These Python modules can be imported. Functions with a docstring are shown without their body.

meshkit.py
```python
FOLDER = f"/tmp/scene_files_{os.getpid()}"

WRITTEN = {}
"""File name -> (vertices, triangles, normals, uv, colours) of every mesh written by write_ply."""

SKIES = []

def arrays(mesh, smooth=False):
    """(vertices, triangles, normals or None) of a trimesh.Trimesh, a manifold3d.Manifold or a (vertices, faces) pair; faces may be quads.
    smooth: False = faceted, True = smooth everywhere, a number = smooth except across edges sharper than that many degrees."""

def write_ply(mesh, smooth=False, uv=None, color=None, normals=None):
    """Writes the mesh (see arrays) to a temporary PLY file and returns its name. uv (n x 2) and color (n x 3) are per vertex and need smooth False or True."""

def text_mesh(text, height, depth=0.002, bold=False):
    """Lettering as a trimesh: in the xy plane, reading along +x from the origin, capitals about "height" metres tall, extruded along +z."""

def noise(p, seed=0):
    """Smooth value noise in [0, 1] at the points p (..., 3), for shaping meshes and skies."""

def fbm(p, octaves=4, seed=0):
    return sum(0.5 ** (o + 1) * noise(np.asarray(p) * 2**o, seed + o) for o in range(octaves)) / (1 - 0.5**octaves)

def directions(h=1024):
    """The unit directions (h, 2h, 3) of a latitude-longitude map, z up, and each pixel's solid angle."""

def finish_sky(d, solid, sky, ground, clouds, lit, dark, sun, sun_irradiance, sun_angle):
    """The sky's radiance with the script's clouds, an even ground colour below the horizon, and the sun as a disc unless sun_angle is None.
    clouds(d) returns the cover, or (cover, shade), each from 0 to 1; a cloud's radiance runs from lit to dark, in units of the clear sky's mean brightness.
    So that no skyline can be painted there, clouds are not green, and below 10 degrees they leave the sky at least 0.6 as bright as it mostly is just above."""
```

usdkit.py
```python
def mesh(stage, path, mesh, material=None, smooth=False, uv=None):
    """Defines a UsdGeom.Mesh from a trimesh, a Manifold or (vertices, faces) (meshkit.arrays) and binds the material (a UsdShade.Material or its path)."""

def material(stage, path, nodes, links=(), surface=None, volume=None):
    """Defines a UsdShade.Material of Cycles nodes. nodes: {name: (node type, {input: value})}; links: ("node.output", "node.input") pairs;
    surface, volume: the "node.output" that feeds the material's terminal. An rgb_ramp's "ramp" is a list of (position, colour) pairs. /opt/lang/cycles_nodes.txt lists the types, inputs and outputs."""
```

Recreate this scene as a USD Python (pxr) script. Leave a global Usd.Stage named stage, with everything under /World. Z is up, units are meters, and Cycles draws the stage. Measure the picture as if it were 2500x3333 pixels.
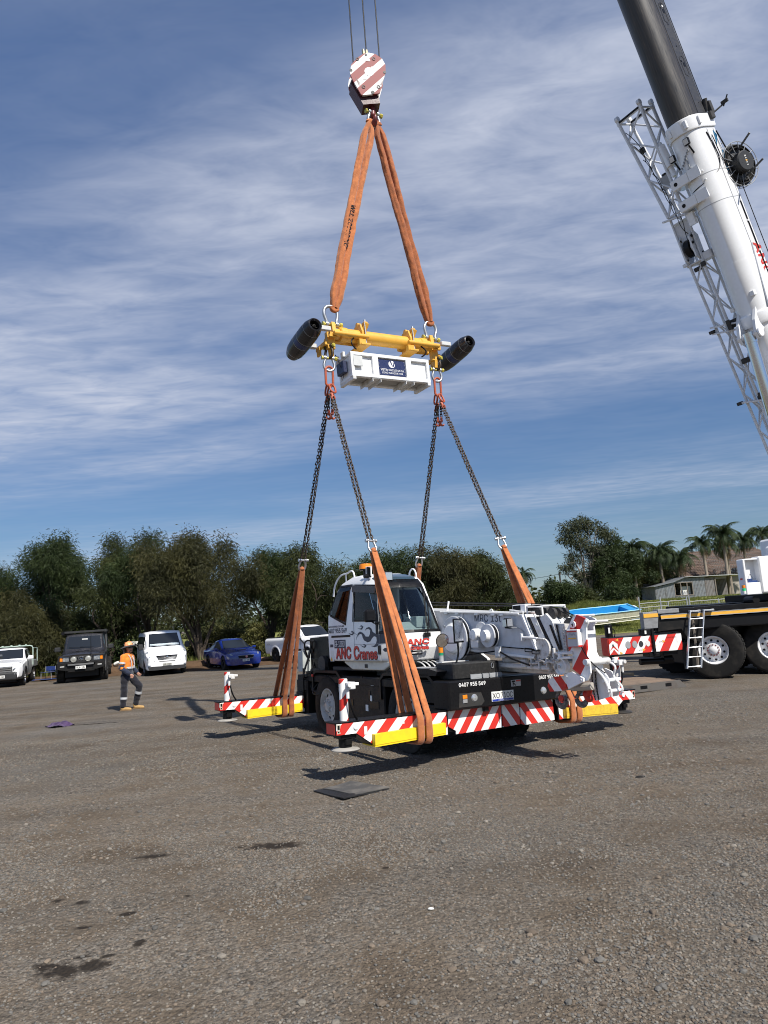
import math, random
import numpy as np, trimesh, manifold3d
from manifold3d import Manifold, CrossSection
from shapely.geometry import Polygon, box as sbox
from shapely import affinity
from pxr import Usd, UsdGeom, UsdLux, UsdShade, Gf, Sdf, Vt
import usdkit, meshkit

stage = Usd.Stage.CreateInMemory()
UsdGeom.SetStageUpAxis(stage, 'Z'); UsdGeom.SetStageMetersPerUnit(stage, 1.0)
UsdGeom.Xform.Define(stage, '/World'); UsdGeom.Scope.Define(stage, '/World/Looks')
PI = math.pi
A = lambda *a: np.array(a, float)

# ---------------------------------------------------------------- camera (held a little rolled, tilted up)
PITCH, ROLL, CAM_H, FPX = .1478, -.07, 2.0, 2300.0
fw = A(0, math.cos(PITCH), math.sin(PITCH)); u0 = np.cross(A(1, 0, 0), fw)
cR = math.cos(ROLL) * A(1, 0, 0) + math.sin(ROLL) * u0
cU = math.cos(ROLL) * u0 - math.sin(ROLL) * A(1, 0, 0)
cam = UsdGeom.Camera.Define(stage, '/World/camera')
cam.CreateProjectionAttr('perspective')
cam.CreateHorizontalApertureAttr(24.0); cam.CreateVerticalApertureAttr(24.0 * 3333 / 2500)
cam.CreateFocalLengthAttr(24.0 * FPX / 2500)
cam.CreateClippingRangeAttr(Gf.Vec2f(.05, 5000))
cam.AddTransformOp().Set(Gf.Matrix4d(*cR, 0, *cU, 0, *(-fw), 0, 0, 0, CAM_H, 1))
EXPOSURE = 0.40
cam.CreateExposureAttr(EXPOSURE)

# ---------------------------------------------------------------- sun and sky
SUN_DIR = A(.60, -.80, 0) ; SUN_EL = math.radians(48)
sd = A(SUN_DIR[0] * math.cos(SUN_EL), SUN_DIR[1] * math.cos(SUN_EL), math.sin(SUN_EL))
sun = UsdLux.DistantLight.Define(stage, '/World/sun')
sun.CreateIntensityAttr(1.25); sun.CreateAngleAttr(.5); sun.CreateColorAttr(Gf.Vec3f(1, .955, .88))
sun.CreateNormalizeAttr(True)
zz = sd; xx = np.cross(A(0, 0, 1), zz); xx /= np.linalg.norm(xx); yy = np.cross(zz, xx)
UsdGeom.Xformable(sun).AddTransformOp().Set(Gf.Matrix4d(*xx, 0, *yy, 0, *zz, 0, 0, 0, 0, 1))

sky = UsdLux.DomeLight.Define(stage, '/World/sky')
sky.GetPrim().SetCustomDataByKey('kind', 'structure')
sky.GetPrim().SetCustomDataByKey('label', 'blue sky with thin diagonal streaks of high white cloud')
SKY_STRENGTH = .060
skym = usdkit.material(stage, '/World/Looks/sky_look', {
    'sky': ('sky_texture', {'sky_type': 'single_scattering', 'sun_disc': False, 'sun_elevation': SUN_EL,
                            'sun_rotation': math.atan2(SUN_DIR[0], SUN_DIR[1]), 'altitude': 100.0, 'air_density': 1.0, 'aerosol_density': .25, 'ozone_density': 2.0}),
    'tc': ('texture_coordinate', {}), 'sep': ('separate_xyz', {}),
    'za': ('math', {'math_type': 'maximum', 'value2': .03}), 'dx': ('math', {'math_type': 'divide'}), 'dy': ('math', {'math_type': 'divide'}),
    'pl': ('combine_xyz', {'z': 0.0}),
    'map': ('mapping', {'rotation': (0, 0, .40), 'scale': (.55, 1.15, 1), 'location': (3.1, .4, 0)}),
    'n1': ('noise_texture', {'scale': 1.25, 'detail': 8.0, 'roughness': .5, 'distortion': .25}),
    'map2': ('mapping', {'rotation': (0, 0, .55), 'scale': (.8, 1.7, 1), 'location': (7.7, 2.0, 0)}),
    'n2': ('noise_texture', {'scale': 5.0, 'detail': 9.0, 'roughness': .58, 'distortion': .4}),
    'q': ('vector_math', {'math_type': 'dot_product', 'vector2': (.39, .92, 0)}),
    'wob': ('noise_texture', {'scale': .8, 'detail': 4.0, 'distortion': .3}), 'wobs': ('math', {'math_type': 'multiply_add', 'value2': 1.3, 'value3': -.65}),
    'qq': ('math', {'math_type': 'add'}), 'qs': ('math', {'math_type': 'multiply', 'value2': .125}),
    'band': ('rgb_ramp', {'ramp': [(0, (.34,) * 3), (.07, (.26,) * 3), (.112, (.20,) * 3), (.145, (.55,) * 3), (.185, (.92,) * 3), (.27, (1.0,) * 3), (.325, (.75,) * 3), (.355, (.38,) * 3), (.385, (.62,) * 3), (.42, (.45,) * 3), (.48, (.10,) * 3), (.575, (.08,) * 3), (.69, (.24,) * 3), (.85, (.55,) * 3), (.94, (.2,) * 3), (1, (.18,) * 3)]}),
    'r1': ('map_range', {'from_min': .26, 'from_max': .72, 'to_min': .22, 'to_max': 1.0, 'clamp': True}),
    'r2': ('map_range', {'from_min': .3, 'from_max': .72, 'to_min': .52, 'to_max': 1.22, 'clamp': True}),
    'm1': ('math', {'math_type': 'multiply'}), 'm2': ('math', {'math_type': 'multiply'}),
    'gain': ('math', {'math_type': 'multiply', 'value2': 1.08, 'use_clamp': True}),
    'elev': ('map_range', {'from_min': .05, 'from_max': .65, 'to_min': .70, 'to_max': 1.27, 'clamp': True}), 'ec': ('combine_color', {}), 'grade': ('mix', {'mix_type': 'multiply', 'fac': 1.0}),
    'tint': ('mix', {'mix_type': 'multiply', 'fac': 1.0, 'color2': (.80, 1.0, 1.26)}),
    'mixc': ('mix', {'mix_type': 'mix', 'color2': (7.4, 8.0, 9.6)}),
    'bg': ('background_shader', {'strength': SKY_STRENGTH})},
    [('tc.generated', 'sep.vector'), ('sep.z', 'za.value1'), ('sep.x', 'dx.value1'), ('za.value', 'dx.value2'), ('sep.y', 'dy.value1'), ('za.value', 'dy.value2'),
     ('dx.value', 'pl.x'), ('dy.value', 'pl.y'), ('pl.vector', 'map.vector'), ('map.vector', 'n1.vector'), ('pl.vector', 'map2.vector'), ('map2.vector', 'n2.vector'),
     ('pl.vector', 'q.vector1'), ('map.vector', 'wob.vector'), ('wob.fac', 'wobs.value1'), ('q.value', 'qq.value1'), ('wobs.value', 'qq.value2'), ('qq.value', 'qs.value1'), ('qs.value', 'band.fac'),
     ('n1.fac', 'r1.value'), ('n2.fac', 'r2.value'), ('r1.result', 'm1.value1'), ('r2.result', 'm1.value2'), ('m1.value', 'm2.value1'), ('band.color', 'm2.value2'), ('m2.value', 'gain.value1'),
     ('sky.color', 'tint.color1'), ('tint.color', 'grade.color1'), ('sep.z', 'elev.value'), ('elev.result', 'ec.r'), ('elev.result', 'ec.g'), ('elev.result', 'ec.b'), ('ec.color', 'grade.color2'), ('grade.color', 'mixc.color1'), ('gain.value', 'mixc.fac'), ('mixc.color', 'bg.color')], surface='bg.background')
UsdShade.MaterialBindingAPI.Apply(sky.GetPrim()).Bind(skym)
# ---------------------------------------------------------------- helpers
used = {}
def numbered(parent, name):
    k = (parent, name); n = used.get(k, 0); used[k] = n + 1
    return name if n == 0 else f'{name}_{n:03d}'
def pth(p):
    return '/World' if p is None else (p if isinstance(p, str) else str(p.GetPath()))
def tag(o, label=None, cat=None, group=None, kind=None):
    o = o.GetPrim() if hasattr(o, 'GetPrim') else o
    for k, v in (('label', label), ('category', cat), ('group', group), ('kind', kind)):
        if v: o.SetCustomDataByKey(k, v)
    return o
def gm(M, t): return Gf.Matrix4d(M[0][0], M[1][0], M[2][0], 0, M[0][1], M[1][1], M[2][1], 0, M[0][2], M[1][2], M[2][2], 0, *map(float, t), 1)
def rotz(a): c, s = math.cos(a), math.sin(a); return A([c, -s, 0], [s, c, 0], [0, 0, 1])
I3 = np.eye(3)
def thing(name, label, cat, loc=(0, 0, 0), rot=None, group=None, kind=None):
    x = UsdGeom.Xform.Define(stage, '/World/' + numbered('/World', name))
    x.AddTransformOp().Set(gm(I3 if rot is None else rot, loc))
    return tag(x, label, cat, group, kind)
def clone(src, loc, rot=None, label=None, cat=None, group=None):
    src = src.GetPrim() if hasattr(src, 'GetPrim') else src
    base = src.GetName().rstrip('0123456789').rstrip('_'); was = src.GetCustomData()
    x = thing(base, label or was['label'], cat or was['category'], loc, rot, group or was.get('group'))
    x.GetReferences().AddInternalReference(src.GetPath()); x.SetInstanceable(True)
    return x
def obj(name, mb, mat, parent=None, smooth=False, label=None, cat=None, group=None, kind=None):
    if isinstance(mb, MB) and not sum(len(f) for f in mb.f): return None
    m = mb.mesh() if isinstance(mb, MB) else mb
    pp = pth(parent); p = usdkit.mesh(stage, pp + '/' + numbered(pp, name), m, mat, smooth)
    p.CreateDoubleSidedAttr(True)
    return tag(p, label, cat, group, kind)

_ch = {}
def chamfer_topo():
    if 't' not in _ch:
        pts = []
        for sx in (-1, 1):
            for sy in (-1, 1):
                for sz in (-1, 1):
                    for ax in range(3):
                        b = A(sx, sy, sz); b2 = b.copy(); b2[ax] *= .5; pts.append((b, ax))
        P = np.array([b * np.where(np.arange(3) == ax, 1, .8) for b, ax in pts])
        h = trimesh.Trimesh(P, trimesh.convex.convex_hull(P, qhull_options='QbB Pp Qt').faces, process=False) if 0 else trimesh.convex.convex_hull(P)
        d = ((h.vertices[:, None] - P[None]) ** 2).sum(-1).argmin(1)
        _ch['t'] = (np.array([pts[i][0] for i in d]), np.array([pts[i][1] for i in d]), np.array(h.faces))
    return _ch['t']
class MB:
    def __init__(s): s.v, s.f, s.n = [], [], 0
    def add(s, v, f):
        v = np.asarray(v, float); f = np.asarray(f, int)
        if f.shape[1] == 4: f = np.vstack([f[:, [0, 1, 2]], f[:, [0, 2, 3]]])
        s.v.append(v); s.f.append(f + s.n); s.n += len(v); return s
    def tm(s, m):
        if hasattr(m, 'to_mesh'):
            q = m.to_mesh(); return s.add(q.vert_properties[:, :3], q.tri_verts)
        return s.add(m.vertices, m.faces)
    def box(s, c, size, R=None, ch=None):
        c = np.asarray(c, float); h = np.asarray(size, float) / 2
        ch = min(.008, h.min() * .3) if ch is None else ch
        if ch <= 0:
            sg, fc = np.array([[x, y, z] for x in (-1, 1) for y in (-1, 1) for z in (-1, 1)], float), np.array([[0, 1, 3, 2], [4, 6, 7, 5], [0, 4, 5, 1], [2, 3, 7, 6], [0, 2, 6, 4], [1, 5, 7, 3]])
            v = sg * h
        else:
            sg, ax, fc = chamfer_topo(); v = sg * (h - np.where(np.arange(3)[None] == ax[:, None], 0, ch))
        if R is not None: v = v @ np.asarray(R).T
        return s.add(v + c, fc)
    def b2(s, lo, hi, ch=None):
        lo, hi = np.asarray(lo, float), np.asarray(hi, float); return s.box((lo + hi) / 2, np.abs(hi - lo), ch=ch)
    def bar(s, p, q, w, h, up=(0, 0, 1), ch=None):
        p, q = np.asarray(p, float), np.asarray(q, float); d = q - p; L = np.linalg.norm(d); d = d / L
        y = np.cross(up, d); y = y if np.linalg.norm(y) > 1e-6 else np.cross((1, 0, .01), d); y = y / np.linalg.norm(y); z = np.cross(d, y)
        return s.box((p + q) / 2, (L, w, h), np.stack([d, y, z], 1), ch)
    def sweep(s, path, r, n=8, closed=False, wdir=None, cap=True, sq=None):
        """tube along path; r scalar / array / (w,t) arrays with wdir giving the direction of w"""
        P = np.asarray(path, float); m = len(P)
        T = (np.roll(P, -1, 0) - np.roll(P, 1, 0)) if closed else np.gradient(P, axis=0)
        T = T / np.maximum(np.linalg.norm(T, axis=1, keepdims=True), 1e-12)
        if isinstance(r, tuple): rw, rt = np.broadcast_to(r[0], m), np.broadcast_to(r[1], m)
        else: rw = rt = np.broadcast_to(r, m)
        N = np.zeros_like(P)
        if wdir is not None:
            w = np.broadcast_to(np.asarray(wdir, float), P.shape); N = w - (w * T).sum(1, keepdims=True) * T
        else:
            a = A(0, 0, 1) if abs(T[0][2]) < .9 else A(1, 0, 0); N[0] = np.cross(T[0], a)
            N[0] /= np.linalg.norm(N[0])
            for i in range(1, m): q = N[i - 1] - (N[i - 1] @ T[i]) * T[i]; N[i] = q / max(np.linalg.norm(q), 1e-9)
        N /= np.maximum(np.linalg.norm(N, axis=1, keepdims=True), 1e-9); B = np.cross(T, N)
        a = np.arange(n) * 2 * PI / n; ca, sa = np.cos(a), np.sin(a)
        if sq: ca, sa = np.sign(ca) * abs(ca) ** sq, np.sign(sa) * abs(sa) ** sq
        V = P[:, None] + N[:, None] * (rw[:, None] * ca)[..., None] + B[:, None] * (rt[:, None] * sa)[..., None]
        i = np.arange(m if closed else m - 1)[:, None] * n; i2 = ((np.arange(m if closed else m - 1) + 1) % m)[:, None] * n; j = np.arange(n)[None]; j2 = (j + 1) % n
        F = np.stack([i + j, i + j2, i2 + j2, i2 + j], -1).reshape(-1, 4); s.add(V.reshape(-1, 3), F)
        if cap and not closed:
            s.add(V[0], [[0, k + 1, k] for k in range(1, n - 1)]); s.add(V[-1], [[0, k, k + 1] for k in range(1, n - 1)])
        return s
    def tube(s, p, q, r, n=10, r2=None): return s.sweep([p, q], A(r, r if r2 is None else r2), n)
    def cyl(s, c, axis, r, L, n=24, ch=0.0):
        a = np.asarray(axis, float); a = a / np.linalg.norm(a); c = np.asarray(c, float)
        if ch: return s.sweep([c - a * L / 2, c - a * L / 2 + a * 1e-5, c - a * (L / 2 - ch), c + a * (L / 2 - ch), c + a * L / 2 - a * 1e-5, c + a * L / 2], A(r - ch, r - ch, r, r, r - ch, r - ch), n)
        return s.sweep([c - a * L / 2, c + a * L / 2], r, n)
    def rev(s, prof, c, axis, n=32):
        """revolve (radius, along) profile about axis through c"""
        a = np.asarray(axis, float); a = a / np.linalg.norm(a)
        x = np.cross(a, (0, 0, 1) if abs(a[2]) < .9 else (1, 0, 0)); x /= np.linalg.norm(x); y = np.cross(a, x)
        t = np.arange(n) * 2 * PI / n; pr = np.asarray(prof, float)
        V = np.asarray(c, float) + pr[:, None, 1:2] * a + pr[:, None, 0:1] * (np.cos(t)[:, None] * x + np.sin(t)[:, None] * y)[None]
        m = len(pr); i = np.arange(m - 1)[:, None] * n; j = np.arange(n)[None]; j2 = (j + 1) % n
        return s.add(V.reshape(-1, 3), np.stack([i + j, i + n + j, i + n + j2, i + j2], -1).reshape(-1, 4))
    def prism(s, poly, frame, t):
        """poly (list or shapely) in the frame's first two axes, thickness t along the third; frame=(origin,e1,e2,e3)"""
        P = poly if isinstance(poly, Polygon) else Polygon(poly)
        m = trimesh.creation.extrude_polygon(P, t, engine='earcut'); o, e1, e2, e3 = [np.asarray(k, float) for k in frame]
        v = m.vertices; return s.add(o + v[:, :1] * e1 + v[:, 1:2] * e2 + v[:, 2:] * e3, m.faces)
    def xz(s, poly, y0, y1): return s.prism(poly, ((0, y0, 0), (1, 0, 0), (0, 0, 1), (0, 1, 0)), y1 - y0)
    def yz(s, poly, x0, x1): return s.prism(poly, ((x0, 0, 0), (0, 1, 0), (0, 0, 1), (1, 0, 0)), x1 - x0)
    def xy(s, poly, z0, z1): return s.prism(poly, ((0, 0, z0), (1, 0, 0), (0, 1, 0), (0, 0, 1)), z1 - z0)
    def grid(s, V):
        V = np.asarray(V, float); m, n = V.shape[:2]; i = np.arange(m - 1)[:, None] * n; j = np.arange(n - 1)[None]
        return s.add(V.reshape(-1, 3), np.stack([i + j, i + j + 1, i + n + j + 1, i + n + j], -1).reshape(-1, 4))
    def text(s, txt, h, o, e1, e2, bold=False, depth=.0015, width=None, slant=0):
        m = meshkit.text_mesh(txt, h, depth, bold); v = np.array(m.vertices)
        w = v[:, 0].max() - v[:, 0].min(); v[:, 0] -= v[:, 0].min()
        if width: v[:, 0] *= width / w
        v[:, 0] += slant * v[:, 1]
        e1, e2 = np.asarray(e1, float), np.asarray(e2, float); e3 = np.cross(e1, e2)
        return s.add(np.asarray(o, float) + v[:, :1] * e1 + v[:, 1:2] * e2 + v[:, 2:] * e3, m.faces)
    def xf(s, R=None, t=(0, 0, 0)):
        s.v = [(v if R is None else v @ np.asarray(R).T) + np.asarray(t) for v in s.v]; return s
    def mesh(s): return (np.vstack(s.v), np.vstack(s.f))
    def copy(s): m = MB(); m.v, m.f, m.n = [v.copy() for v in s.v], list(s.f), s.n; return m
def arc(c, e1, e2, r, a0, a1, n=12):
    t = np.linspace(a0, a1, n); return np.asarray(c, float) + r * (np.cos(t)[:, None] * np.asarray(e1, float) + np.sin(t)[:, None] * np.asarray(e2, float))
def spline(pts, n=40):
    from scipy.interpolate import CubicSpline
    P = np.asarray(pts, float); t = np.r_[0, np.cumsum(np.linalg.norm(np.diff(P, axis=0), axis=1))]
    return CubicSpline(t, P)(np.linspace(0, t[-1], n))
def hullm(spheres, seg=14):
    return Manifold.batch_hull([Manifold.sphere(r, seg).translate(tuple(map(float, p))) for p, r in spheres])
def blob(bones, refine=.02, taubin=8):
    m = None
    for b in bones:
        h = hullm(b); m = h if m is None else m + h
    m = m.refine_to_length(refine); q = m.to_mesh(); t = trimesh.Trimesh(q.vert_properties[:, :3], q.tri_verts, process=True)
    trimesh.smoothing.filter_taubin(t, iterations=taubin); return t

# ---------------------------------------------------------------- materials
mats = {}
def paint(name, col, rough=.4, metal=0.0, dirt=.12, dcol=None, scale=6.0, bump=0.0, coat=0.0, bscale=40.0, var=0.0, spec=.5):
    """painted / coated surface with noise-driven grime and uneven gloss"""
    if name in mats: return mats[name]
    dcol = dcol or tuple(c * .45 + .03 for c in col)
    nodes = {'tc': ('texture_coordinate', {}), 'n': ('noise_texture', {'scale': scale, 'detail': 8.0, 'roughness': .62}), 'n2': ('noise_texture', {'scale': scale * 7, 'detail': 4.0, 'roughness': .6}),
             'r': ('map_range', {'from_min': .47, 'from_max': .78, 'to_min': 0.0, 'to_max': min(1, dirt * 2.6), 'clamp': True}),
             'mx': ('mix', {'mix_type': 'mix', 'color1': col, 'color2': dcol}),
             'rr': ('map_range', {'from_min': .3, 'from_max': .7, 'to_min': max(.02, rough - .1), 'to_max': min(1, rough + .16), 'clamp': True}),
             'p': ('principled_bsdf', {'metallic': metal, 'coat_weight': coat, 'specular_ior_level': spec})}
    links = [('tc.object', 'n.vector'), ('tc.object', 'n2.vector'), ('n.fac', 'r.value'), ('r.result', 'mx.fac'), ('n2.fac', 'rr.value'), ('rr.result', 'p.roughness')]
    if var:
        nodes['oi'] = ('object_info', {}); nodes['vr'] = ('map_range', {'from_min': 0.0, 'from_max': 1.0, 'to_min': 1 - var, 'to_max': 1 + var}); nodes['hs'] = ('hsv', {'hue': .5, 'saturation': 1.0, 'fac': 1.0})
        links += [('oi.random', 'vr.value'), ('vr.result', 'hs.value'), ('mx.color', 'hs.color'), ('hs.color', 'p.base_color')]
    else: links.append(('mx.color', 'p.base_color'))
    if bump:
        nodes['nb'] = ('noise_texture', {'scale': bscale, 'detail': 5.0, 'roughness': .6}); nodes['b'] = ('bump', {'strength': .6, 'distance': bump})
        links += [('tc.object', 'nb.vector'), ('nb.fac', 'b.height'), ('b.normal', 'p.normal')]
    mats[name] = usdkit.material(stage, '/World/Looks/' + name, nodes, links, surface='p.BSDF'); return mats[name]
def stripes(name, direc, period, phase, c1=(.80, .79, .77), c2=(.58, .028, .020), duty=.5, rough=.38, vee=None):
    """diagonal warning stripes painted across a flat face (object space)"""
    nodes = {'tc': ('texture_coordinate', {}), 'd': ('vector_math', {'math_type': 'dot_product', 'vector2': direc}), 'a': ('math', {'math_type': 'add', 'value2': phase}),
             'dv': ('math', {'math_type': 'divide', 'value2': period}), 'fr': ('math', {'math_type': 'fraction'}), 'ab': ('math', {'math_type': 'floored_modulo', 'value2': 1.0}), 'lt': ('math', {'math_type': 'less_than', 'value2': duty}),
             'm': ('mix', {'mix_type': 'mix', 'color1': c1, 'color2': c2}),
             'n': ('noise_texture', {'scale': 9.0, 'detail': 8.0, 'roughness': .65}), 'r': ('map_range', {'from_min': .5, 'from_max': .8, 'to_min': 0.0, 'to_max': .35, 'clamp': True}),
             'mx': ('mix', {'mix_type': 'mix', 'color2': (.10, .085, .07)}), 'p': ('principled_bsdf', {'roughness': rough})}
    links = [('d.value', 'a.value1'), ('a.value', 'dv.value1'), ('dv.value', 'ab.value1'), ('ab.value', 'lt.value1'), ('lt.value', 'm.fac'), ('tc.object', 'n.vector'), ('n.fac', 'r.value'), ('r.result', 'mx.fac'), ('m.color', 'mx.color1'), ('mx.color', 'p.base_color')]
    src = 'tc.object'
    if vee is not None:   # mirror about a line: |y - vee|
        nodes['sp'] = ('separate_xyz', {}); nodes['vs'] = ('math', {'math_type': 'subtract', 'value2': vee}); nodes['va'] = ('math', {'math_type': 'absolute'}); nodes['cb'] = ('combine_xyz', {})
        links += [('tc.object', 'sp.vector'), ('sp.y', 'vs.value1'), ('vs.value', 'va.value1'), ('va.value', 'cb.y'), ('sp.x', 'cb.x'), ('sp.z', 'cb.z')]; src = 'cb.vector'
    links.append((src, 'd.vector1'))
    mats[name] = usdkit.material(stage, '/World/Looks/' + name, nodes, links, surface='p.BSDF'); return mats[name]
def glassm(name, tint=(.75, .8, .8), dark=.25):
    nodes = {'t': ('transparent_bsdf', {'color': tuple(c * (1 - dark) for c in tint)}), 'g': ('glossy_bsdf', {'color': (.95, .97, 1), 'roughness': .02}), 'f': ('fresnel', {'IOR': 1.3}), 'm': ('mix_closure', {})}
    mats[name] = usdkit.material(stage, '/World/Looks/' + name, nodes, [('f.fac', 'm.fac'), ('t.BSDF', 'm.closure1'), ('g.BSDF', 'm.closure2')], surface='m.closure'); return mats[name]

WHITE = paint('white_paint', (.78, .78, .77), .32, dirt=.10, dcol=(.42, .39, .34), coat=.3)
WHITE2 = paint('worn_shaded_white', (.66, .66, .65), .42, dirt=.30, dcol=(.30, .26, .21), scale=9)  # base greyed to carry shade on the boom plates; the noise is wear
CHIPW = paint('chipped_shaded_white', (.55, .54, .52), .5, dirt=.5, dcol=(.14, .10, .075), scale=14)  # base darkened to hold the shade at the boom head; noise is chipping
BLACK = paint('black_paint', (.006, .006, .007), .34, dirt=.12, dcol=(.020, .018, .016), spec=.22)
BLACKD = paint('dusty_black_paint', (.008, .008, .008), .5, dirt=.25, dcol=(.036, .030, .025), spec=.22)
DARK = paint('dark_steel', (.025, .024, .023), .55, dirt=.3, dcol=(.06, .045, .035))
RUBBER = paint('rubber', (.013, .0125, .012), .8, dirt=.3, dcol=(.050, .044, .037), scale=5, spec=.25)
GREYM = paint('grey_metal', (.30, .31, .32), .45, dirt=.25)
STEEL = paint('galvanised_steel', (.48, .49, .50), .36, metal=.85, dirt=.2, dcol=(.25, .24, .23), scale=20)
CHROME = paint('chrome', (.72, .72, .74), .12, metal=1.0, dirt=.05)
ALU = paint('aluminium', (.62, .63, .64), .35, metal=.8, dirt=.15)
RED = paint('red_paint', (.55, .035, .022), .4, dirt=.15)
REDL = paint('red_lettering', (.50, .040, .028), .45, dirt=.05)
NAVY = paint('navy_paint', (.022, .028, .045), .4, dirt=.05)
YEL = paint('yellow_paint', (.84, .58, .010), .55, dirt=.14, dcol=(.40, .26, .03), scale=8, bump=.002)
AMBERY = paint('amber_yellow_paint', (.70, .37, .045), .42, dirt=.14, dcol=(.33, .17, .03), scale=5)
SLING = None
CHAIN = paint('chain_steel', (.052, .040, .031), .5, metal=.4, dirt=.4, dcol=(.115, .065, .035), scale=30)
ORED = paint('orange_red_paint', (.40, .075, .030), .5, dirt=.35, dcol=(.10, .04, .025), scale=25)
AMBER = paint('amber_lens', (.75, .22, .015), .2, dirt=.0)
REDLENS = paint('red_lens', (.45, .015, .012), .2, dirt=.0)
LENS = paint('lamp_lens', (.62, .64, .66), .12, metal=.7, dirt=.1)
PLATE = paint('plate_white', (.66, .66, .63), .5, dirt=.05)
BLUEP = paint('blue_paint', (.02, .05, .17), .4, dirt=.1)
GLASS = glassm('clear_glass', (.90, .95, .95), .06)
GLASSD = glassm('tinted_glass', (.5, .55, .55), .5)
CARGLASS = paint('car_glass', (.012, .014, .016), .04, dirt=.0, spec=.8)
MIRROR = paint('mirror_glass', (.85, .86, .88), .03, metal=1.0, dirt=.02)
def fabric(name, col, dcol, scale=12.0):
    nodes = {'tc': ('texture_coordinate', {}), 'n': ('noise_texture', {'scale': scale, 'detail': 8.0, 'roughness': .7}), 'w': ('noise_texture', {'scale': 90.0, 'detail': 3.0}),
             'r': ('rgb_ramp', {'ramp': [(0.3, dcol), (.5, tuple((a + b) / 2 for a, b in zip(col, dcol))), (.62, col), (1, tuple(min(1, c * 1.15) for c in col))]}),
             'add': ('math', {'math_type': 'multiply_add', 'value2': .5}), 'b': ('bump', {'strength': .7, 'distance': .012}), 'p': ('principled_bsdf', {'roughness': .85, 'sheen_weight': .25, 'specular_ior_level': .25})}
    mats[name] = usdkit.material(stage, '/World/Looks/' + name, nodes, [('tc.object', 'n.vector'), ('tc.object', 'w.vector'), ('n.fac', 'r.fac'), ('r.color', 'p.base_color'), ('w.fac', 'add.value1'), ('n.fac', 'add.value3'), ('add.value', 'b.height'), ('b.normal', 'p.normal')], surface='p.BSDF')
    return mats[name]
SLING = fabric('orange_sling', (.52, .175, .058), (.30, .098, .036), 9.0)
SLINGD = fabric('shaded_orange_sling', (.40, .125, .043), (.20, .066, .028), 9.0)  # darker copy of the sling orange, shade put into the colour
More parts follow.
